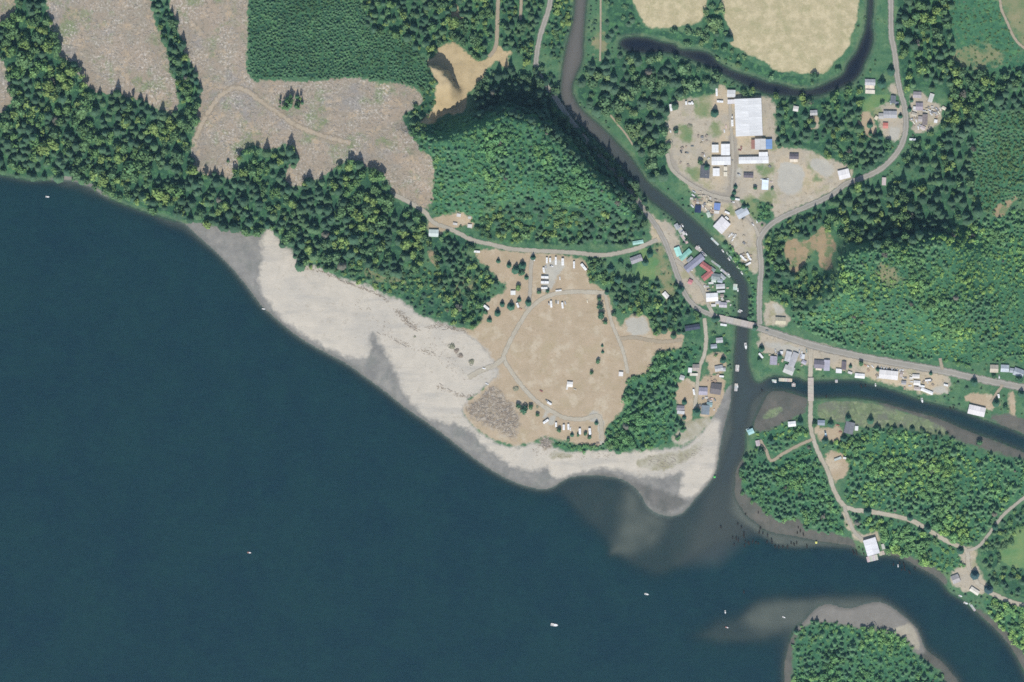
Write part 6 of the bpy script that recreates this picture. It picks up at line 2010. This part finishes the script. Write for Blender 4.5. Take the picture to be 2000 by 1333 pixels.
# sawmill yard
V("pickup", 1309, 256, 70, CW, "white pickup in the shade at the sawmill yard's west edge")
V("camper", 1310, 211, 80, CW, "white trailer at the sawmill yard's upper left corner", scale=1.2)
V("car", 1313, 204, 75, (.5, .48, .52), "lilac grey car above the white trailer")
V("camper", 1340, 202, 85, CW, "left white trailer on the yard's top edge", sx=.6)
V("camper", 1347, 203, 10, CW, "second white trailer on the yard's top edge", sx=.55)
V("camper", 1352, 202, 60, CW, "right white trailer on the yard's top edge", sx=.55)
V("camper", 1430, 241, 88, (.76, .74, .68), "cream box trailer along the huge warehouse's left wall", scale=1.15)
V("pickup", 1430, 228, 90, CW, "white truck above the cream box trailer")
V("car", 1418, 248, 80, (.62, .48, .42), "pinkish car on the sawmill lane")
V("car", 1414.5, 256.5, 85, CW, "white car on the sawmill lane left of the warehouse")
V("camper", 1406, 199, 4, CW, "white trailer above the tall conifer by the warehouse", scale=1.1)
V("camper", 1399.5, 181, 88, (.7, .7, .68), "slim white trailer at the yard's northern gate", sx=1.3)
V("pickup", 1375, 303, 75, CW, "white pickup by the dark conifer left of the storage hall")
V("car", 1447.5, 289, 80, (.28, .13, .11), "dark red machine right of the yard lane")
V("car", 1444.5, 293.5, 10, (.25, .12, .10), "rust brown car right of the yard lane")
V("pickup", 1341, 299, 10, CG, "dark pickup in the gravel yard's heap corner")
V("car", 1330, 297, 60, CD, "black car in the gravel yard's heap corner")
V("car", 1352, 286, 0, CG, "grey car on the sawmill lane's curve")
V("pickup", 1443, 341, 40, CS, "silver pickup on the pale concrete pad")
V("pickup", 1498, 350, 5, CW, "white pickup above the pale blue roofed house")
V("car", 1488, 350.5, 0, CW, "white car at the top of the pale blue roofed house")
V("car", 1506, 356, 0, (.6, .5, .44), "tan car right of the pale blue roofed house")
# heap yard
heap = [(1354, 382, CW, 40), (1357, 386, CD, 20), (1363, 392, CG, 60), (1369, 375, CT, 10), (1366, 383, CT, 0), (1374, 383, CT, 5), (1369, 393, (.3, .28, .2), 0), (1380, 390, (.5, .46, .36), 80),
        (1384, 385, CT, 50), (1373, 404, CW, 70), (1382, 399, (.72, .66, .5), 30), (1378, 408, (.66, .62, .5), 60), (1383, 415, (.5, .58, .52), 85), (1389, 408, (.55, .56, .42), 88), (1390, 420, CG, 0), (1398, 391, (.4, .36, .3), 10),
        (1352, 403, CW, 45), (1355, 375, CS, 30)]
for x, y, c_, a_ in heap:
    V("car", x, y, a_, c_, "old car among the junk in the heap yard by the river", "old cars in the heap yard", scale=1.15)
V("camper", 1420, 416, 25, (.74, .66, .64), "pink white trailer beside the lane in the lower mill village", scale=1.05, sx=.85)
V("camper", 1440, 390, 10, CW, "white trailer in the garden behind the hipped roof house", sx=.75)
V("pickup", 1431, 395, 10, CW, "white pickup at the lane behind the hipped roof house")
V("camper", 1419.5, 426.5, 40, CW, "white trailer at the upper corner of the square hall", sx=.7)
V("pickup", 1452, 427, -30, CG, "grey pickup in front of the hipped roof house")
V("pickup", 1470, 438, 60, CW, "white pickup by the junction hedge")
V("car", 1478, 433, 80, CW, "white car at the junction hedge")
for x, y, a_, c_ in [(1428, 458, -50, (.70, .68, .62)), (1433, 464, -40, (.72, .70, .62)), (1424, 462, -60, (.66, .64, .56)), (1430, 470, -50, (.6, .58, .5))]:
    V("boat", x, y, a_, c_, "pale boat stored on the dirt below the square hall", "boats stored below the square hall", z=tz(x, y) + .6)
for x, y, a_, c_ in [(1449, 502, 40, (.76, .72, .66)), (1454, 507, 30, (.70, .66, .60)), (1461, 499, 60, (.76, .72, .66)), (1464, 505, 50, (.70, .66, .6))]:
    V("camper", x, y, a_, c_, "cream trailer stored on the dirt lot above the valley road hedge", "trailers stored beside the valley road", sx=.8)
V("camper", 1461, 516, -28, (.66, .58, .48), "tan flat trailer below the stored cream trailers", sx=1.1)
# waterfront and bridge
V("pickup", 1322, 556, 80, CD, "dark truck at the highway bend's edge")
V("camper", 1413, 635, 8, CW, "white trailer on the sand below the highway bridge", scale=1.1)
V("car", 1498, 646, 12, CG, "dark grey car on the highway just east of the bridge")
V("car", 1381, 560, -5, CS, "silver car on the waterfront gravel", None)
V("pickup", 1384, 566, 0, CG, "grey pickup on the waterfront gravel")
V("car", 1350, 527, 50, CW, "white car at the lavender building's lower end")
V("car", 1416, 588, 90, CD, "black car on the lawn beside the white roofed river house", None)
# village
V("camper", 1355, 766, 80, (.76, .74, .66), "cream trailer where the village drive turns", sx=1.0)
V("camper", 1409, 735.5, 5, (.66, .54, .50), "pink white camper in the village's shared lot", sx=.8)
V("car", 1402, 734, 3, (.4, .2, .16), "rusty car left of the pink white camper")
V("pickup", 1389, 779, 10, (.6, .44, .38), "pinkish truck below the dark violet roof")
V("car", 1388, 784, 0, CW, "white car below the pinkish truck")
V("car", 1396, 781, 60, CG, "grey car beside the pinkish truck")
# highway villages
V("camper", 1486, 695, 50, CW, "white slanted trailer west of the lavender grey house", scale=1.05)
for x, y, a_, c_, lb in [(1514.5, 686, 80, CS, "silver car at the strip's left end"), (1526, 690, 80, CW, "white car right of the dark parking tree"), (1561, 687, 95, CS, "silver car at the head of the gravel by the south road"),
                         (1566, 690, 95, CW, "white car at the gravel by the south road"), (1563, 696, 90, (.4, .4, .44), "grey blue car under the white one by the south road"), (1568, 704, 60, CG, "dark car above the lilac car near the south road"),
                         (1571, 707, 60, (.5, .48, .55), "lilac car nearest the south road"), (1575, 686, 80, (.22, .28, .25), "green grey car beside the south road")]:
    V("car", x, y, a_, c_, lb + " at the coast highway", scale=1.1)
V("pickup", 1661, 714.5, 80, CW, "white pickup right under the thin dark tree")
for i in range(9):
    V("car", 1721 + i * 5.2, 719.6 + i * .75, 96, [CS, CW, CS, CD, CW, CG, CS, CW, CT][i], "car in the row parked along the long white shop's highway side", "cars parked at the long white shop")
for x, y, a_, c_, lb in [(1762, 723, 6, CW, "upper white car at the shop's right corner"), (1762, 729, 6, (.7, .64, .56), "cream car at the shop's right corner"), (1760, 736, 6, CS, "silver car below the cream car at the shop"),
                         (1763, 746, 8, CG, "grey car on the gravel behind the shop"), (1779, 733, 20, (.7, .64, .5), "cream car left of the upper cabin"), (1780, 746, 5, CW, "white car left of the lower cabin"), (1777, 754, 0, CW, "white car on the lawn below the cabins"),
                         (1690, 714, 30, (.5, .28, .18), "orange car on the orange parking area"), (1696, 716, 30, CW, "white car on the orange parking area"), (1704, 716, 50, CW, "white car above the long shop's left corner")]:
    V("car", x, y, a_, c_, lb)
V("camper", 1800, 754.5, 12, CW, "white camper between the cabins and the asphalt lot", scale=1.0)
V("camper", 1847, 752.5, 15, (.74, .72, .64), "cream camper at the asphalt lot's upper right corner", sx=.75)
V("camper", 1812, 743, -8, (.60, .48, .40), "tan trailer north of the asphalt lot", sx=1.0)
V("pickup", 1951, 736, 85, CW, "white pickup on the drive between the cream and blue roofs")
V("camper", 1950, 774, 80, (.56, .54, .46), "beige trailer beside the riverbend driveway", sx=.7)
# hamlet
V("camper", 1782, 273, 2, CW, "white trailer at the wood edge by the road curve", scale=1.1)
V("pickup", 1779, 233.5, 10, CW, "white pickup in the eastern hamlet's front yard")
V("car", 1739, 201, 80, (.55, .6, .62), "pale blue car at the slate roofed cottage")
ham = [(1815, 216, 30), (1822, 214, 10), (1829, 213, 40), (1836, 214, 70), (1841, 212, 20), (1833, 220, 60), (1826, 221, 10), (1831, 226, 80), (1818, 223, 45), (1809, 219, 5), (1804, 217, 0), (1787, 217, 10), (1789, 236, 70), (1784, 240, 60), (1797, 246, 50), (1800, 253, 30), (1793, 250, 80)]
for i, (x, y, a_) in enumerate(ham):
    V("car", x, y, a_, [CW, (.66, .62, .5), CS, (.6, .56, .5)][i % 4], "old car in the cluttered yard of the eastern hamlet", "old cars in the eastern hamlet", scale=1.1)
# island
V("pickup", 1612, 847, 80, (.42, .55, .60), "pale cyan truck on the island yard's left side", scale=1.4)
V("car", 1636, 831, 10, (.3, .14, .1), "small dark red car in the island yard")
V("car", 1641, 844, 10, (.3, .15, .1), "rust coloured car below the red one in the island yard")
V("camper", 1650, 895, 10, (.56, .5, .42), "tan trailer at the gravel lot's right edge", sx=.7)
V("car", 1661, 863, 85, (.5, .55, .6), "pale blue car beside the yellow green maple")

# boats afloat
V("boat", 1456.5, 676.5, 82, CW, "large white boat tied to the east bank below the bridge", scale=1.5)
V("boat", 1083, 1221, 8, CW, "long white boat alone far out on the open water", scale=1.7)
V("boat", 93, 385, 4, CW, "small white boat off the shore in the far northwest", scale=.9)
V("boat", 487, 1080, 6, (.34, .14, .12), "small dark red boat on the open water of the southwest", scale=.9)
V("boat", 1263, 1161, 10, CW, "small white boat at the tip of the drowned sandbar", scale=1.0)
V("boat", 515, 604, 5, CW, "little white boat just off the beach's western shore", scale=.8)
V("boat", 1801, 782.5, 78, CW, "white boat against the inlet bank below the asphalt lot", scale=1.2)
V("boat", 1710, 752.5, 86, CW, "tiny white boat at the bank behind the long shop", scale=.8)
V("boat", 1440.5, 721, 85, (.6, .54, .52), "pale boat moored at the upper village float", scale=1.1)
V("boat", 1440, 754, 75, CW, "white boat moored at the lower village float", scale=1.0)
V("boat", 1513, 746.5, 12, CW, "white boat at the short float left of the pink dock", scale=1.0)
V("boat", 1886.5, 1178.5, 20, CW, "white boat by the slanted dock below the cream hall", scale=1.1)
V("boat", 1876, 1164.5, 20, CW, "white skiff on the bank upstream of the slanted dock", scale=.9, z=.4)
V("boat", 1754, 1106, 86, CW, "white skiff among the pilings east of the boathouse", scale=.7)
V("boat", 1416.5, 1196, 86, CW, "white skiff at the drowned bar in the lower channel", scale=.8)
V("boat", 1420, 1226, 15, (.36, .13, .12), "dark red skiff over the drowned bar in the lower channel", scale=.8)
V("boat", 1531, 1206, 20, CW, "white skiff over the mud bar west of the islet", scale=.8)
for x, y, a_, lb in [(1412, 491, 52, "first"), (1424, 507, 52, "second"), (1442, 523, 58, "third"), (1449, 534, 60, "fourth")]:
    V("boat", x, y, a_, CW, f"{lb} white boat downstream along the east bank opposite the waterfront", scale=.85)
V("boat", 1366, 484, 60, CS, "grey boat at the pale landing behind the turquoise roofs", scale=1.0)
V("boat", 1333, 441, 60, CG, "grey boat at the top of the grey boat dock", scale=1.0)
V("boat", 1340, 457, 62, CS, "silver boat alongside the grey boat dock", scale=1.0)
V("boat", 1408, 528, 44, CW, "white boat in the slip below the red L-shaped house", scale=1.0)
V("boat", 1423, 536, 50, CS, "silver boat at the slip's outer end", scale=.9)
V("boat", 1441, 567, 85, CW, "white boat beside the short white landing", scale=.9)
V("boat", 1447, 607, 20, CW, "white boat at the landing above the highway bridge", scale=.9)
V("boat", 1550.5, 751, 85, (.5, .4, .42), "pink grey boat at the square pink float", scale=.8)

# board stacks and scrap in the yards
bm_ = MB()
for lay in range(4):
    for k_ in range(4):
        bm_.box(0, -.9 + k_ * .6, .3 + lay * .36, 3.6 - .15 * lay, .54, .3, M_PLANK)
stack_me = bm_.mesh("board_stack")
YARD = [("heap yard by the river", [(1345, 385), (1395, 385), (1395, 420), (1360, 405)], 16), ("eastern hamlet", [(1776, 205), (1840, 208), (1836, 245), (1795, 258), (1778, 245)], 16),
        ("sawmill yard", [(1315, 280), (1360, 262), (1440, 262), (1450, 300), (1510, 300), (1512, 330), (1440, 330), (1330, 330)], 16), ("waterfront lots", [(1370, 548), (1420, 545), (1430, 600), (1385, 600)], 12),
        ("village lots by the river", [(1362, 730), (1416, 730), (1412, 800), (1366, 810)], 10), ("highway row above the inlet", [(1495, 684), (1575, 690), (1570, 720), (1500, 715)], 10),
        ("lots around the long white shop", [(1690, 715), (1790, 725), (1850, 755), (1800, 770), (1700, 745)], 12), ("square hall's dirt lot", [(1420, 445), (1450, 440), (1475, 500), (1450, 510)], 8)]
for yn, yp, n_ in YARD:
    for x, y in scatter_in([yp], n_ * 3, 70 + n_ + len(yn))[:n_ * 3]:
        if n_ <= 0 or min(math.hypot(x - f_[0], y - f_[1]) - f_[2] for f_ in FOOT) < 1.0:
            continue
        n_ -= 1
        o = obj("board_stack", stack_me, None, random.choice([(.42, .36, .26), (.30, .25, .2), (.5, .48, .44), (.2, .2, .2), (.36, .27, .2)]), (*W(x, y), max(tz(x, y), .2)), R5.uniform(0, 3.1))
        k_ = R5.uniform(.6, 1.25)
        o.scale = (k_, k_, k_)
        o["label"], o["category"], o["group"] = f"small stack of boards or scrap lying in the {yn}", "board stack", f"stacks in the {yn}"

# navigation marks
def marker(label, px, py, col):
    t = thing("channel_marker", label, "navigation marker", px, py, 0, None, z=0.0)
    m = MB()
    m.tube((0, 0, -3), (0, 0, 3.0), .35, .3, M_STEEL, 8)
    obj("post", m.mesh("post"), t)
    m = MB()
    m.prism([(-1.3, -1.3), (1.3, -1.3), (1.3, 1.3), (-1.3, 1.3)], 3.0, 3.25, M_PAINT)
    m.box(0, 0, 4.0, 1.6, .12, 1.5, M_PAINT)
    obj("dayboard", m.mesh("dayboard"), t, col)


marker("green channel marker at the tip of the sand spit", 1395.5, 932, (.12, .55, .12))
marker("yellow channel marker off the mudflat between point and boathouse", 1594, 1060, (.75, .72, .2))

# ------------------------------------------------------------------ driftwood and slash
def log_stack(name, label, cat, pts, mat, kind="stuff", part_of=None, z_up=.25):
    co, fc = [], []
    k = 0
    n = 5
    for x, y, L, r, a, lift in pts:
        X, Y = W(x, y)
        z = tz(x, y) + r + lift
        d = np.array([math.cos(a), math.sin(a), random.uniform(-.03, .03)])
        u = np.array([-math.sin(a), math.cos(a), 0])
        for e, rad in ((-.5, r), (.5, r * .7)):
            p = np.array([X, Y, z]) + d * L * e
            for i in range(n):
                t = 2 * math.pi * i / n
                co.append(p + u * rad * math.cos(t) + np.array([0, 0, 1]) * rad * math.sin(t))
        for i in range(n):
            fc.append((k + i, k + (i + 1) % n, k + n + (i + 1) % n, k + n + i))
        k += 2 * n
    me = bpy.data.meshes.new(name)
    fill_mesh(me, np.array(co), np.array(fc))
    me.materials.append(mat)
    o = bpy.data.objects.new(name, me)
    C.objects.link(o)
    o["kind"] = kind
    if label:
        o["label"], o["category"] = label, cat
    return o


pts = [(x, y, R5.uniform(2.0, 7), R5.uniform(.16, .36), R5.gauss(.9, .9), R5.uniform(0, .5)) for x, y in scatter_in(LOGJAM[:1], 400, 1) + scatter_in(LOGJAM[1:], 80, 2)]
log_stack("driftwood_field", "tangled field of grey brown driftwood logs at the top of the beach", "driftwood", pts, M_LOG)
pts = []
for poly, n in zip(CLEARCUTS, (900, 2300, 60, 120)):
    pts += [(x, y, R5.uniform(1.5, 5.5), R5.uniform(.15, .42), R5.uniform(0, 3.14), 0) for x, y in scatter_in([poly], n, 9 + n)]
log_stack("logging_slash", "bleached slash and cut wood scattered over the clearcuts", "logging slash", pts, M_SLASH)
# the drift line: single logs you can pick out
line = [(655, 541), (668, 550), (690, 557), (712, 563), (728, 570), (744, 578), (752, 583), (790, 624), (798, 632), (806, 640), (812, 646), (850, 640), (868, 645), (876, 640), (884, 644), (740, 652), (775, 668), (790, 676), (846, 690), (862, 752), (878, 762), (890, 770), (905, 772)]
lm = MB()
lm.tube((-3.4, 0, .4), (3.4, 0, .35), .42, .30, M_LOG, 8)
lme = lm.mesh("drift_log")
for i, (x, y) in enumerate(line):
    o = obj("drift_log", lme, None, None, (*W(x, y), tz(x, y)), -math.radians(R5.gauss(30, 22)))
    o["label"], o["category"], o["group"] = "grey drift log lying on the pale open sand of the beach", "log", "drift logs strewn on the beach"
pts = [(x, y, R5.uniform(2, 6), R5.uniform(.15, .3), R5.gauss(-.5, .5), 0) for x, y in scatter_in([[(1245, 896), (1290, 886), (1340, 884), (1372, 868), (1376, 880), (1330, 908), (1290, 916), (1250, 910)]], 90, 33)]
log_stack("drift_line", "line of pale driftwood along the dune grass of the spit", "driftwood", pts, M_LOG)

wr = []
for seg, n_, wd_ in (([(590, 524), (625, 530), (668, 549), (705, 562), (740, 577), (757, 590)], 260, 3.0), ([(775, 608), (790, 622), (802, 634), (814, 644)], 220, 6.0),
                     ([(836, 640), (858, 634), (882, 642), (910, 646)], 160, 5.0), ([(750, 652), (778, 666), (812, 682), (850, 692)], 90, 5.0), ([(855, 755), (880, 766), (905, 775), (925, 772)], 90, 4.0),
                     ([(700, 590), (760, 640)], 30, 14.0), ([(840, 660), (870, 700), (900, 730)], 60, 14.0), ([(1040, 880), (1110, 892), (1200, 890)], 70, 6.0)):
    L_ = smooth_line(seg, 2.0)
    for _ in range(n_):
        p_ = L_[R5.randrange(len(L_))]
        wr.append((p_[0] + R5.gauss(0, wd_ * .6), p_[1] + R5.gauss(0, wd_ * .5), R5.uniform(.8, 3.2), R5.uniform(.10, .22), R5.gauss(-.5, .7), 0))
M_WRACK = plain("brown_tide_wrack", (0.20, 0.155, 0.11), 0.95, 0.05, 0.3, 0.5)
log_stack("tide_wrack", "brown line of bark and sticks left by the tide on the upper beach", "tide wrack", wr, M_WRACK)

# ------------------------------------------------------------------ trees: single ones first, the rest of the woods as a mass
if FOOT:
    fp = np.array(FOOT)
    TREES = [t for t in TREES if not (((fp[:, 0] - t[0]) ** 2 + (fp[:, 1] - t[1]) ** 2) < (fp[:, 2] + t[2] * .6) ** 2).any()]


def crown_mesh(src, name):
    v, f, l = src
    me = bpy.data.meshes.new(name)
    fill_mesh(me, v, f)
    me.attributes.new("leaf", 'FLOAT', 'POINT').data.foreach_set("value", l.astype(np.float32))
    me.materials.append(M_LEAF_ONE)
    return me


BRO_HI = [broad_crown(140 + s, 96) for s in range(4)]
ME_CON = [crown_mesh(s, "crown") for s in CON]
ME_BRO = [crown_mesh(s, "crown") for s in BRO_HI]
tm = MB()
tm.tube((0, 0, -.03), (0, 0, .5), .075, .05, M_BARK, 6)
tm.tube((0, 0, .5), (0, 0, .86), .05, .015, M_BARK, 6)
for a_ in (0.4, 2.2, 4.1):
    tm.tube((0, 0, .38), (.36 * math.cos(a_), .36 * math.sin(a_), .62), .030, .012, M_BARK, 5)
ME_TRUNK = tm.mesh("trunk")


def single_tree(kind, px, py, r, h, col, label, group=None, cat=None):
    name = ("conifer_tree", "broadleaf_tree", "shrub")[kind]
    t = thing(name, label, cat or ("conifer", "broadleaf tree", "shrub")[kind], px, py, random.uniform(0, 6.28), group)
    t.scale = (r * S, r * S, h)
    obj("crown", random.choice(ME_CON if kind == 0 else ME_BRO), t, col)
    if kind != 2:
        obj("trunk", ME_TRUNK, t)
    else:
        obj("stem", ME_TRUNK, t)


for x, y, r, kind, lb in LONE:
    olive = any(w in lb for w in ("olive", "brown", "grey"))
    if kind == 0:
        h, c = r * S * random.uniform(2.9, 3.5), random.choice([(.058, .128, .084), (.05, .115, .078), (.064, .142, .09)])
    elif kind == 1:
        h, c = r * S * random.uniform(1.7, 2.1), random.choice([(.095, .195, .105), (.108, .216, .108), (.08, .172, .10)])
    else:
        h, c = r * S * .3, (.25, .25, .175)
        if "brown" in lb:
            c = (.27, .225, .18)
    if "yellow green" in lb or "bright" in lb:
        c = (.2, .32, .11)
    if "blue spruce" in lb or "dark round spruce" in lb:
        c = (.06, .11, .115)
    single_tree(kind, x, y, r, h, c, lb)

# which of the woods' trees show largest
order = {0: [], 1: []}
for i, t in enumerate(TREES):
    if 0 < t[0] < 2000 and 0 < t[1] < 1333:
        order[t[4]].append((t[2] * (1 + .25 * t[3] / 30), i))
lone_n = {k: sum(1 for t in LONE if t[3] == k) for k in (0, 1)}
picked = set()
for k in (0, 1):
    order[k].sort(reverse=True)
    picked |= {i for _, i in order[k][:285 - lone_n[k]]}
LANDMARKS = [
    (0, 30, "small clearcut patch in the northwest corner"), (15, 160, "second clearcut patch on the west edge"), (165, 175, "western clearcut's southwest corner"), (345, 60, "top of the tree strip"),
    (375, 180, "foot of the tree strip"), (60, 350, "western shore point"), (150, 350, "little shore beach in the northwest"), (250, 300, "middle of the western shore woods"), (300, 418, "narrow shore north of the water"),
    (430, 440, "grey mudflat by the beach"), (385, 340, "clearcut's lower left corner"), (460, 345, "clearing notch below the clearcut"), (526, 446, "northern tip of the pale beach"), (570, 200, "lone tree clump"),
    (600, 366, "clearcut's lower bay"), (680, 318, "forest spur into the clearcut"), (690, 540, "driftline of the upper beach"), (650, 440, "middle of the woods above the beach"), (765, 385, "lower end of the clearcut"),
    (847, 456, "white and teal hillside house"), (820, 600, "beach thicket"), (945, 560, "lower campground"), (890, 22, "small bare patch above the quarry"), (870, 100, "quarry's north rim"), (815, 245, "quarry's western tail"),
    (930, 240, "quarry's south rim"), (1000, 60, "spur track above the quarry"), (1080, 90, "highway's north end"), (1050, 200, "dark bluff top"), (1150, 290, "middle of the shaded bluff"), (1235, 390, "bluff's foot at the highway"),
    (950, 350, "hill's western slope"), (1060, 400, "hill's southern slope"), (1200, 450, "greenhouse hillside"), (1172, 120, "levee path's end"), (1230, 290, "riverside path"), (1265, 90, "slough's west pond"),
    (1350, 170, "sawmill yard's north edge"), (1300, 250, "sawmill yard's west edge"), (1410, 60, "gap between the hayfields"), (1500, 140, "larger hayfield's lower corner"), (1600, 158, "slough's lower bend"),
    (1589, 221, "grey house in the slough woods"), (1554, 213, "white shed in the slough woods"), (1640, 280, "woods above the garage"), (1700, 260, "hamlet's tan yard"), (1780, 80, "valley road's north end"), (1830, 60, "upland scrub edge"),
    (1818, 192, "slanted trailer home"), (1880, 250, "ridge east of the hamlet"), (1960, 180, "northeast woods"), (1726, 355, "pink narrow hut at the road bend"), (1650, 420, "gravel pits' upper woods"), (1760, 420, "dark north slope above the brush"),
    (1860, 400, "hillcrest west of the regrowth"), (1540, 560, "lower woods by the gravel pits"), (1700, 620, "brushy hillside's west part"), (1900, 600, "brushy hillside's middle"), (1242, 507, "grey lodge"), (1180, 545, "camp loop grove"),
    (1300, 577, "tilted white shed at the highway bend"), (1352, 640, "long navy roofed house"), (1245, 636, "grey picnic pad"), (1260, 780, "middle of the spit woods"), (1210, 870, "spit woods' beach edge"), (1340, 700, "village side of the spit woods"),
    (1505, 860, "cabin drive"), (1560, 950, "woods south of the cabin drive"), (1720, 880, "marsh side of the island woods"), (1800, 940, "middle of the island woods"), (1890, 1070, "island road fork"), (1760, 1050, "boathouse woods"),
    (1960, 1060, "pasture"), (1980, 1230, "bank woods in the southeast"), (1660, 1280, "middle of the river islet")]
near = {}
for i in sorted(picked):
    x, y, r, h, k, c, fi = TREES[i]
    lm_i = min(range(len(LANDMARKS)), key=lambda q_: (LANDMARKS[q_][0] - x) ** 2 + (LANDMARKS[q_][1] - y) ** 2)
    near.setdefault((k, lm_i), []).append((math.hypot(LANDMARKS[lm_i][0] - x, LANDMARKS[lm_i][1] - y), i))
ORD = ["nearest", "second nearest", "third nearest", "fourth nearest", "fifth nearest", "sixth nearest", "seventh nearest", "eighth nearest", "ninth nearest", "tenth nearest",
       "eleventh nearest", "twelfth nearest"] + [w + " nearest" for w in ("13th 14th 15th 16th 17th 18th 19th 20th 21st 22nd 23rd 24th 25th 26th 27th 28th 29th 30th 31st 32nd 33rd 34th 35th 36th 37th 38th 39th 40th".split())]
for (k, lm_i), lst in near.items():
    for n_, (d_, i) in enumerate(sorted(lst)):
        x, y, r, h, kk, c, fi = TREES[i]
        w = "dark conifer" if k == 0 else (("bright green" if c[1] > .27 else "mid green" if c[1] > .2 else "deep green") + " broadleaf tree")
        single_tree(k, x, y, r, h, c, f"big {w} {ORD[min(n_, len(ORD) - 1)]} to the {LANDMARKS[lm_i][2]}", f"{'big conifers' if k == 0 else 'big broadleaf trees'} of the {FORESTS[fi][0]}")


def mass(name, label, cat, sel):
    Vs, Fs, Ls, Ts = [], [], [], []
    o = 0
    R_ = np.random.default_rng(5)
    for i in sel:
        x, y, r, h, k, c, fi = TREES[i]
        small = r < 4.4
        src = (CON_LO if small else CON) if k == 0 else (BRO_LO if small else BRO)
        v, f, l = src[R_.integers(len(src))]
        a = R_.uniform(0, 6.28)
        ca, sa = math.cos(a), math.sin(a)
        X, Y = W(x, y)
        rr = r * S * R_.uniform(.95, 1.08)
        P_ = np.empty_like(v, dtype=float)
        P_[:, 0] = (v[:, 0] * ca - v[:, 1] * sa) * rr + X
        P_[:, 1] = (v[:, 0] * sa + v[:, 1] * ca) * rr + Y
        P_[:, 2] = v[:, 2] * h + ZT[i]
        Vs.append(P_)
        Fs.append(f + o)
        Ls.append(l)
        Ts.append(np.broadcast_to(np.array([*c, 1.0]), (len(v), 4)))
        o += len(v)
    me = bpy.data.meshes.new(name)
    fill_mesh(me, np.concatenate(Vs), np.concatenate(Fs))
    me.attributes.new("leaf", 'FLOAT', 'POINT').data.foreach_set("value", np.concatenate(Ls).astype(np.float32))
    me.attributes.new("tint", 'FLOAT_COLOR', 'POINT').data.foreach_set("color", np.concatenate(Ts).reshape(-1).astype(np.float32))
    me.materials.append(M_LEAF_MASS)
    ob = bpy.data.objects.new(name, me)
    C.objects.link(ob)
    ob["kind"], ob["label"], ob["category"] = "stuff", label, cat
    return ob


ZT = np.maximum(terrain_z([t[0] for t in TREES], [t[1] for t in TREES]), 0)
rest = [i for i in range(len(TREES)) if i not in picked]
mass("conifer_woods", "dark conifers massed together in the woods around the bay", "conifer woods", [i for i in rest if TREES[i][4] == 0 and FORESTS[TREES[i][6]][2] > 5.5])
mass("broadleaf_woods", "green broadleaf trees and brush massed in the woods around the bay", "broadleaf woods", [i for i in rest if TREES[i][4] == 1 and FORESTS[TREES[i][6]][2] > 5.5])
mass("tree_plantation", "evenly planted young trees in the block beside the clearcuts", "tree plantation", [i for i in rest if FORESTS[TREES[i][6]][2] <= 5.5])
print("TREES", len(TREES), "tris", sum(len(o.data.polygons) for o in C.objects if o.type == 'MESH'))
